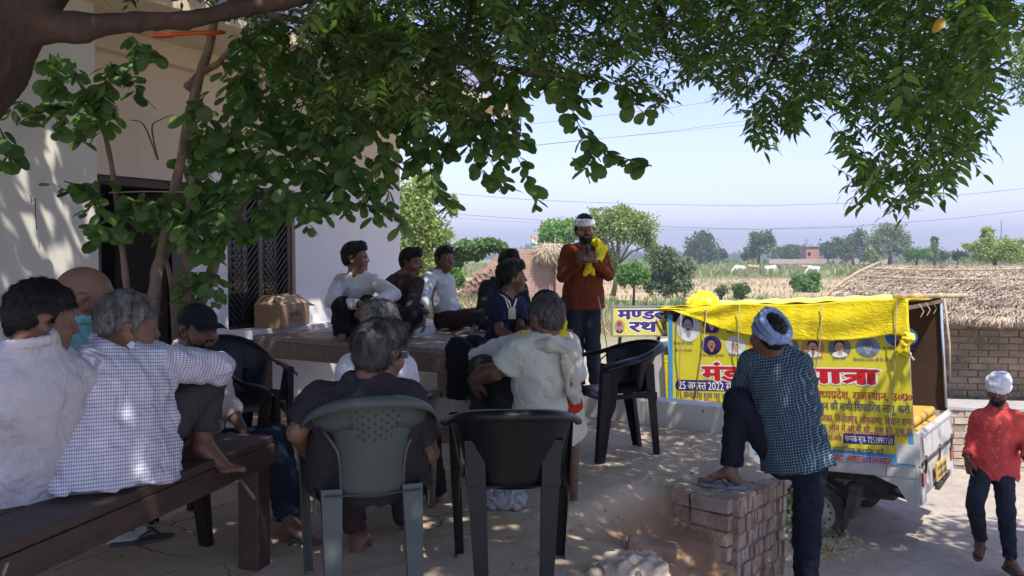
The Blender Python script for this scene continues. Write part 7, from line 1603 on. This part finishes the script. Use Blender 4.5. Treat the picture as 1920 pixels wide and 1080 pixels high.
frond_region([(1565, 190), (1580, 290), (1612, 360), (1690, 385), (1755, 370), (1790, 320), (1850, 260), (1870, 200), (1840, 150)], 130, 2.6, 3.4, 3, .9, (.14, .21))
frond_region([(1405, 205), (1415, 262), (1440, 270), (1450, 220), (1480, 262), (1492, 210)], 16, 3.0, 3.4, 4, 1.3, (.12, .16))
frond_region([(1780, 0), (1800, 180), (1862, 200), (1878, 100), (1895, 60), (1920, 20), (1920, -80)], 60, 2.5, 3.0, 5, .5)
frond_region([(430, 25), (470, 120), (640, 240), (760, 250), (760, 60), (600, -10)], 130, 3.5, 4.1, 6, .7)
frond_region([(150, -90), (560, -90), (560, -20), (150, -10)], 60, 3.3, 4.2, 7, .5)
def fronds(FR, seed, per=11, lsz=.056):
    r = np.random.default_rng(seed); pos, dr, nm, sz, rach = [], [], [], [], []
    for p, d, L in FR:
        up_ = V(0, 0, 1); x = d.cross(up_); x = x.normalized() if x.length > .05 else V(1, 0, 0); n = x.cross(d).normalized(); c = [p + d * (L * t) + V(0, 0, -.10 * L * t * t) for t in np.linspace(0, 1, 5)]; rach.append(c)
        for i in range(per):
            t = .22 + .78 * (i // 2) / (per // 2); s = 1 if i % 2 else -1; q = p + d * (L * t) + V(0, 0, -.10 * L * t * t)
            if i == per - 1: dd = d
            else: dd = (x * s * .95 + d * .62 + V(r.normal(0, .14), r.normal(0, .14), -.22 + r.normal(0, .12)))
            pos.append(tuple(q)); dr.append(tuple(dd)); nm.append(tuple(n + V(r.normal(0, .3), r.normal(0, .3), r.normal(0, .2)))); sz.append(lsz * r.uniform(.75, 1.25) * (1 - .25 * abs(t - .55)))
    return np.array(pos), np.array(dr), np.array(nm), np.array(sz), rach
def leaf_set(parent, O, tmpl, pos, dr, nm, sz, m, flip=None, nparts=300):
    """300 leaves that show largest as parts, the rest as one part"""
    R = frame_from(dr, nm); x = FPX * pos[:, 0] / pos[:, 1] + 960; z = 540 - FPX * (pos[:, 2] - CAMH) / pos[:, 1] - 60
    vis = (x > 0) & (x < 1920) & (z > 0) & (z < 1080); sc_ = sz / pos[:, 1] * vis; order = np.argsort(-sc_); big, rest = order[:nparts], order[nparts:]
    mes = []
    for k in range(3):
        me = bpy.data.meshes.new('leaf'); tv = [(a * (1 + .12 * k) , b, c * (1 + .6 * k)) for a, b, c in tmpl[0]]; me.from_pydata(tv, [], tmpl[1]); me.polygons.foreach_set('use_smooth', [True] * len(me.polygons)); me.materials.append(m)
        a_ = me.attributes.new('var', 'FLOAT', 'POINT'); a_.data.foreach_set('value', [.2 + .3 * k] * len(tv)); mes.append(me)
    for j in big:
        o = bpy.data.objects.new('leaf', mes[j % 3]); COL.objects.link(o); o.parent = parent; s = float(sz[j]); Mx = Matrix([[float(R[j][a][b]) * s for b in range(3)] for a in range(3)]).to_4x4(); o.matrix_local = Matrix.Translation(Vector(pos[j]) - O) @ Mx
    s3 = np.stack([sz * RNG.uniform(.75, 1.15, len(sz)), sz, sz * RNG.uniform(.3, 2.4, len(sz))], 1)
    scatter('leaves', *tmpl, pos[rest] - np.array(O), R[rest], s3[rest], m, parent)
pos, dr, nm, sz, rach = fronds(FR, 5)
leaf_set(neem, NO, NEEM, pos, dr, nm, sz, L_['neem'])
mb = MB()
for c in rach: mb.tube([q - NO for q in c[::2]], .0013, 3, cap=False)
o_ = mb.build('twigs', M['bark'], neem); o_['kind'] = 'stuff'
yl = MB(); yl.add([(q[0] * .045, q[1] * .062, q[2] * .09) for q in OVAL[0]], OVAL[1]); yo = yl.build('yellow_leaf', leafmat('yellow_leaf', (.50, .26, .02), (.62, .36, .04), .3), neem, smooth=True); yo.location = P(1752, 62, 2.55) - NO; yo.rotation_euler = (1.1, .4, -.6); tag(yo, 'single orange-yellow dying leaf')
# crown above and behind the viewpoint that shades the yard
rng = np.random.default_rng(33); n = 5200; cc = []
while len(cc) < 590:
    x, y = (rng.uniform(-3.2, 5.0), rng.uniform(-.5, 6.4)) if len(cc) < 480 else (rng.uniform(3.8, 6.4), rng.uniform(3.3, 4.9)); z = rng.uniform(3.3, 5.2)
    if z < 1.3 + .36 * y + .35: continue
    if y > 5.6 and x > 1.3 : continue
    if x < -2.6 and y > 5.2: continue
    # open to the sun over the truck and the walking man
    t = (z - .2) / SUN.z; gx_, gy_ = x - SUN.x * t, y - SUN.y * t
    if gy_ > 7.0 + .0 * gx_ and gx_ > 1.3 and rng.random() < .86: continue
    if 3.75 < gx_ < 4.6 and 6.2 < gy_ < 7.05: continue
    if gx_ > .7 and gy_ > 4.0 and rng.random() < .45: continue
    cc.append((x, y, z))
cc = np.array(cc); N_ = 66; pos = np.repeat(cc, N_, 0) + rng.normal(0, 1, (len(cc) * N_, 3)) * np.array([.26, .26, .16]); m_ = len(pos)
pos = pos[pos[:, 2] > 1.3 + .335 * np.maximum(pos[:, 1], 0) + .12]; m_ = len(pos)
dr = np.stack([rng.normal(size=m_), rng.normal(size=m_), rng.normal(-.35, .4, m_)], 1); nm = np.array([[0, 0, 1.]]) + rng.normal(0, .45, (m_, 3))
o_ = scatter('crown', *LEAF2, pos - np.array(NO), frame_from(dr, nm), np.stack([np.full(m_, .08), rng.uniform(.10, .17, m_), np.full(m_, .1)], 1), L_['neem'], neem)
# the small many-stemmed tree before the door, with rounded leaves
gv = empty('small_tree', 'slender many-stemmed tree with rounded leaves growing before the house door', 'tree', (-2.0, 4.6, 0)); GO = gv.location.copy()
stems = [([(282, 905, 4.60), (284, 720, 4.58), (286, 610, 4.56), (298, 500, 4.55), (318, 400, 4.5), (340, 300, 4.4), (352, 240, 4.35), (372, 150, 4.3), (392, 90, 4.25), (405, 20, 4.2)], [.044, .040, .034, .028, .025, .025, .030, .025, .023, .017]),
         ([(290, 560, 4.56), (296, 500, 4.55), (315, 470, 4.6), (345, 440, 4.7), (375, 395, 4.75), (430, 330, 4.8)], [.036, .032, .026, .024, .018, .012]),
         ([(262, 905, 4.75), (250, 640, 4.7), (240, 560, 4.7), (228, 450, 4.65), (214, 340, 4.6), (196, 250, 4.5), (165, 180, 4.4), (120, 120, 4.3)], [.030, .022, .019, .017, .015, .012, .010, .006]),
         ([(310, 905, 4.7), (355, 640, 4.7), (385, 545, 4.75), (420, 450, 4.8), (465, 360, 4.8), (500, 270, 4.8), (520, 180, 4.7)], [.045, .034, .030, .028, .024, .018, .01]),
         ([(352, 620, 4.7), (350, 540, 4.6), (352, 440, 4.5), (360, 330, 4.4)], [.024, .024, .022, .018]), ([(330, 700, 4.8), (322, 540, 4.85), (310, 470, 4.9), (330, 400, 4.9)], [.016, .014, .012, .008]),
         ([(352, 165, 4.35), (380, 135, 4.3), (410, 118, 4.2), (430, 90, 4.1)], [.026, .020, .016, .008]), ([(296, 300, 4.5), (285, 240, 4.4), (300, 225, 4.3), (325, 215, 4.2)], [.005, .004, .003, .002]), ([(296, 300, 4.5), (270, 235, 4.5), (245, 225, 4.4)], [.005, .004, .002]),
         ([(405, 20, 4.2), (520, 30, 4.0), (640, 60, 3.9), (760, 90, 3.8), (900, 120, 3.8), (1040, 140, 3.8), (1100, 142, 3.8), (1165, 162, 3.75)], [.020, .017, .016, .014, .012, .009, .006, .003])]
for pts, rad in stems: tube_part('stem', [P(*q) for q in pts], rad, 9, M['bark_pale'], gv, GO, wob=.06)
LP, LD, LN, LS = [], [], [], []; TW = MB()
def sprig(pts, Y, n, size, seed, spread=.035, pend=.4, dY=.05, rad=.0035):
    """leaves set along a drooping twig"""
    r = np.random.default_rng(seed); p = [P(x, y, Y + (dY * i)) for i, (x, y) in enumerate(pts)]; seg = [(p[i], p[i + 1]) for i in range(len(p) - 1)]; Ls = np.array([(b - a).length for a, b in seg]); cs = np.concatenate([[0], np.cumsum(Ls)]) / Ls.sum()
    TW.tube([q - GO for q in p], [rad * (1 - .7 * i / len(p)) for i in range(len(p))], 5)
    for i in range(n):
        t = (i + r.uniform(0, 1)) / n; k = min(len(seg) - 1, int(np.searchsorted(cs, t) - 1)); k = max(k, 0); a, b = seg[k]; u = (t - cs[k]) / max(1e-6, cs[k + 1] - cs[k]); q = a.lerp(b, min(1, u)); ax = (b - a).normalized()
        an = r.uniform(0, 2 * math.pi); side = V(math.cos(an), math.sin(an), 0); dd = side * 1.0 + ax * .5 + V(0, 0, -pend * r.uniform(.3, 1.6)); LP.append(tuple(q + side * spread * r.uniform(0, 1) * .5)); LD.append(tuple(dd))
        nn = V(r.normal(0, .5), r.normal(-.3, .5), .8); LN.append(tuple(nn)); LS.append(size * r.uniform(.6, 1.2))
hang = [([(905, 110), (975, 135), (978, 200), (975, 255), (966, 290), (988, 325), (1000, 352), (1003, 388)], 3.75, 46, .085), ([(1040, 145), (1068, 190), (1080, 225), (1098, 255), (1104, 300), (1100, 330)], 3.7, 34, .085), ([(1098, 255), (1125, 280), (1150, 290), (1180, 300), (1215, 308)], 3.7, 36, .080), ([(1104, 280), (1085, 300), (1072, 296)], 3.7, 6, .085),
        ([(860, 150), (872, 215), (880, 270), (900, 320), (925, 345), (955, 352)], 3.8, 46, .080), ([(960, 260), (940, 290), (925, 330), (950, 345)], 3.8, 26, .075), ([(790, 170), (800, 240), (806, 300), (810, 340), (822, 365), (855, 385)], 3.9, 40, .080), ([(1100, 142), (1165, 160), (1185, 190), (1215, 220)], 3.75, 26, .080), ([(1165, 160), (1200, 180), (1230, 185)], 3.75, 14, .08), ([(1060, 180), (1090, 185), (1110, 185)], 3.7, 10, .085),
        ([(700, 180), (705, 260), (720, 330), (735, 390), (752, 432)], 4.0, 46, .085), ([(640, 250), (660, 320), (690, 360), (722, 408)], 4.1, 44, .085), ([(560, 250), (590, 310), (620, 350), (640, 380)], 4.2, 44, .09), ([(840, 140), (830, 200), (842, 250), (838, 290)], 3.9, 34, .08), ([(760, 120), (765, 200), (770, 280), (775, 320)], 3.95, 40, .08), ([(905, 110), (930, 170), (925, 230), (905, 270)], 3.8, 34, .08),
        ([(120, 340), (160, 350), (180, 385), (188, 430), (196, 455)], 4.1, 20, .10), ([(214, 340), (170, 345), (130, 360), (100, 345)], 4.3, 12, .09), ([(228, 450), (200, 440), (180, 420)], 4.4, 10, .09), ([(300, 380), (260, 380), (230, 400), (215, 440)], 4.3, 26, .10), ([(30, 235), (60, 215), (100, 195), (150, 200)], 4.2, 24, .10), ([(0, 240), (10, 270), (20, 300)], 3.9, 10, .11), ([(0, 300), (5, 315)], 3.9, 3, .1)]
for i, (pts, Y, n, s_) in enumerate(hang): sprig(pts, Y, n, s_, 100 + i)
r = np.random.default_rng(77)
def cloud(poly, k, nl, Y0, Y1, size, seed):
    r = np.random.default_rng(seed); xs_, ys_ = [q[0] for q in poly], [q[1] for q in poly]; c = 0
    while c < k:
        x, y = r.uniform(min(xs_), max(xs_)), r.uniform(min(ys_), max(ys_))
        if not inpoly(np.array([x]), np.array([y]), poly)[0]: continue
        a = r.uniform(-1, 1); L = r.uniform(35, 75); sprig([(x, y), (x + L * .5 * a, y + L * .35), (x + L * .8 * a, y + L * .8)], r.uniform(Y0, Y1), nl, size, int(r.integers(1e6)), dY=float(r.uniform(-.05, .05)), rad=.003); c += 1
cloud([(400, 90), (370, 200), (330, 300), (330, 340), (300, 400), (360, 440), (430, 420), (480, 400), (560, 390), (640, 380), (700, 370), (720, 300), (700, 200), (640, 120), (540, 60), (440, 40)], 118, 13, 4.0, 5.0, .088, 1)
cloud([(100, 90), (60, 140), (40, 190), (120, 215), (220, 200), (250, 130), (200, 90), (270, 80), (300, 110), (240, 60)], 24, 11, 4.0, 4.6, .085, 2)
cloud([(690, 150), (690, 250), (800, 300), (860, 280), (960, 240), (980, 150), (1040, 180), (1080, 130), (880, 80)], 46, 11, 3.9, 4.6, .080, 3)
cloud([(180, 340), (200, 400), (300, 420), (420, 470), (440, 380), (330, 330)], 18, 10, 4.3, 4.8, .09, 4)
cloud([(320, 560), (340, 470), (420, 470), (420, 520), (370, 560)], 9, 8, 4.5, 4.8, .08, 5)
cloud([(430, 30), (700, 0), (900, 60), (800, 120), (600, 120)], 40, 10, 3.9, 4.6, .08, 6)
leaf_set(gv, GO, OVAL, np.array(LP), np.array(LD), np.array(LN), np.array(LS), L_['oval'])
o_ = TW.build('twigs', M['bark'], gv, smooth=True); o_['kind'] = 'stuff'
# cord and hoop tied to the stems
mb = MB(); mb.tube([P(205, 361, 4.6), P(270, 359, 4.55), P(345, 360, 4.42)], .0035, 5); tag(mb.build('cord', M['rope'], smooth=True), 'thin pale cord tied across two stems of the small tree before the door', 'cord')
mb = MB(); mb.tube([P(352, 64, 4.0) + V(.17 * math.cos(a), .10 * math.sin(a), .025 * math.sin(a) + .01 * math.cos(a)) for a in np.linspace(2.2, 7.6, 24)], .010, 8); tag(mb.build('orange_hoop', mat('orange_plastic', (.65, .10, .015), .4, .1, 9, 0), smooth=True), 'orange plastic hoop hung on the stem under the thick branch', 'hoop')

# ------------------------------------------------------------------ the hazy air over the plain
hz = MB(); hz.box((0, 1100, 32), (2700, 3300, 80)); hm = bpy.data.materials.new('haze'); hm.use_nodes = True; hn = hm.node_tree; hn.nodes.clear()
vo_ = hn.nodes.new('ShaderNodeVolumePrincipled'); vo_.inputs['Color'].default_value = (.80, .85, 1, 1); vo_.inputs['Density'].default_value = .0012; vo_.inputs['Anisotropy'].default_value = .2
hn.links.new(vo_.outputs[0], hn.nodes.new('ShaderNodeOutputMaterial').inputs['Volume']); tag(hz.build('haze', hm), kind='stuff')
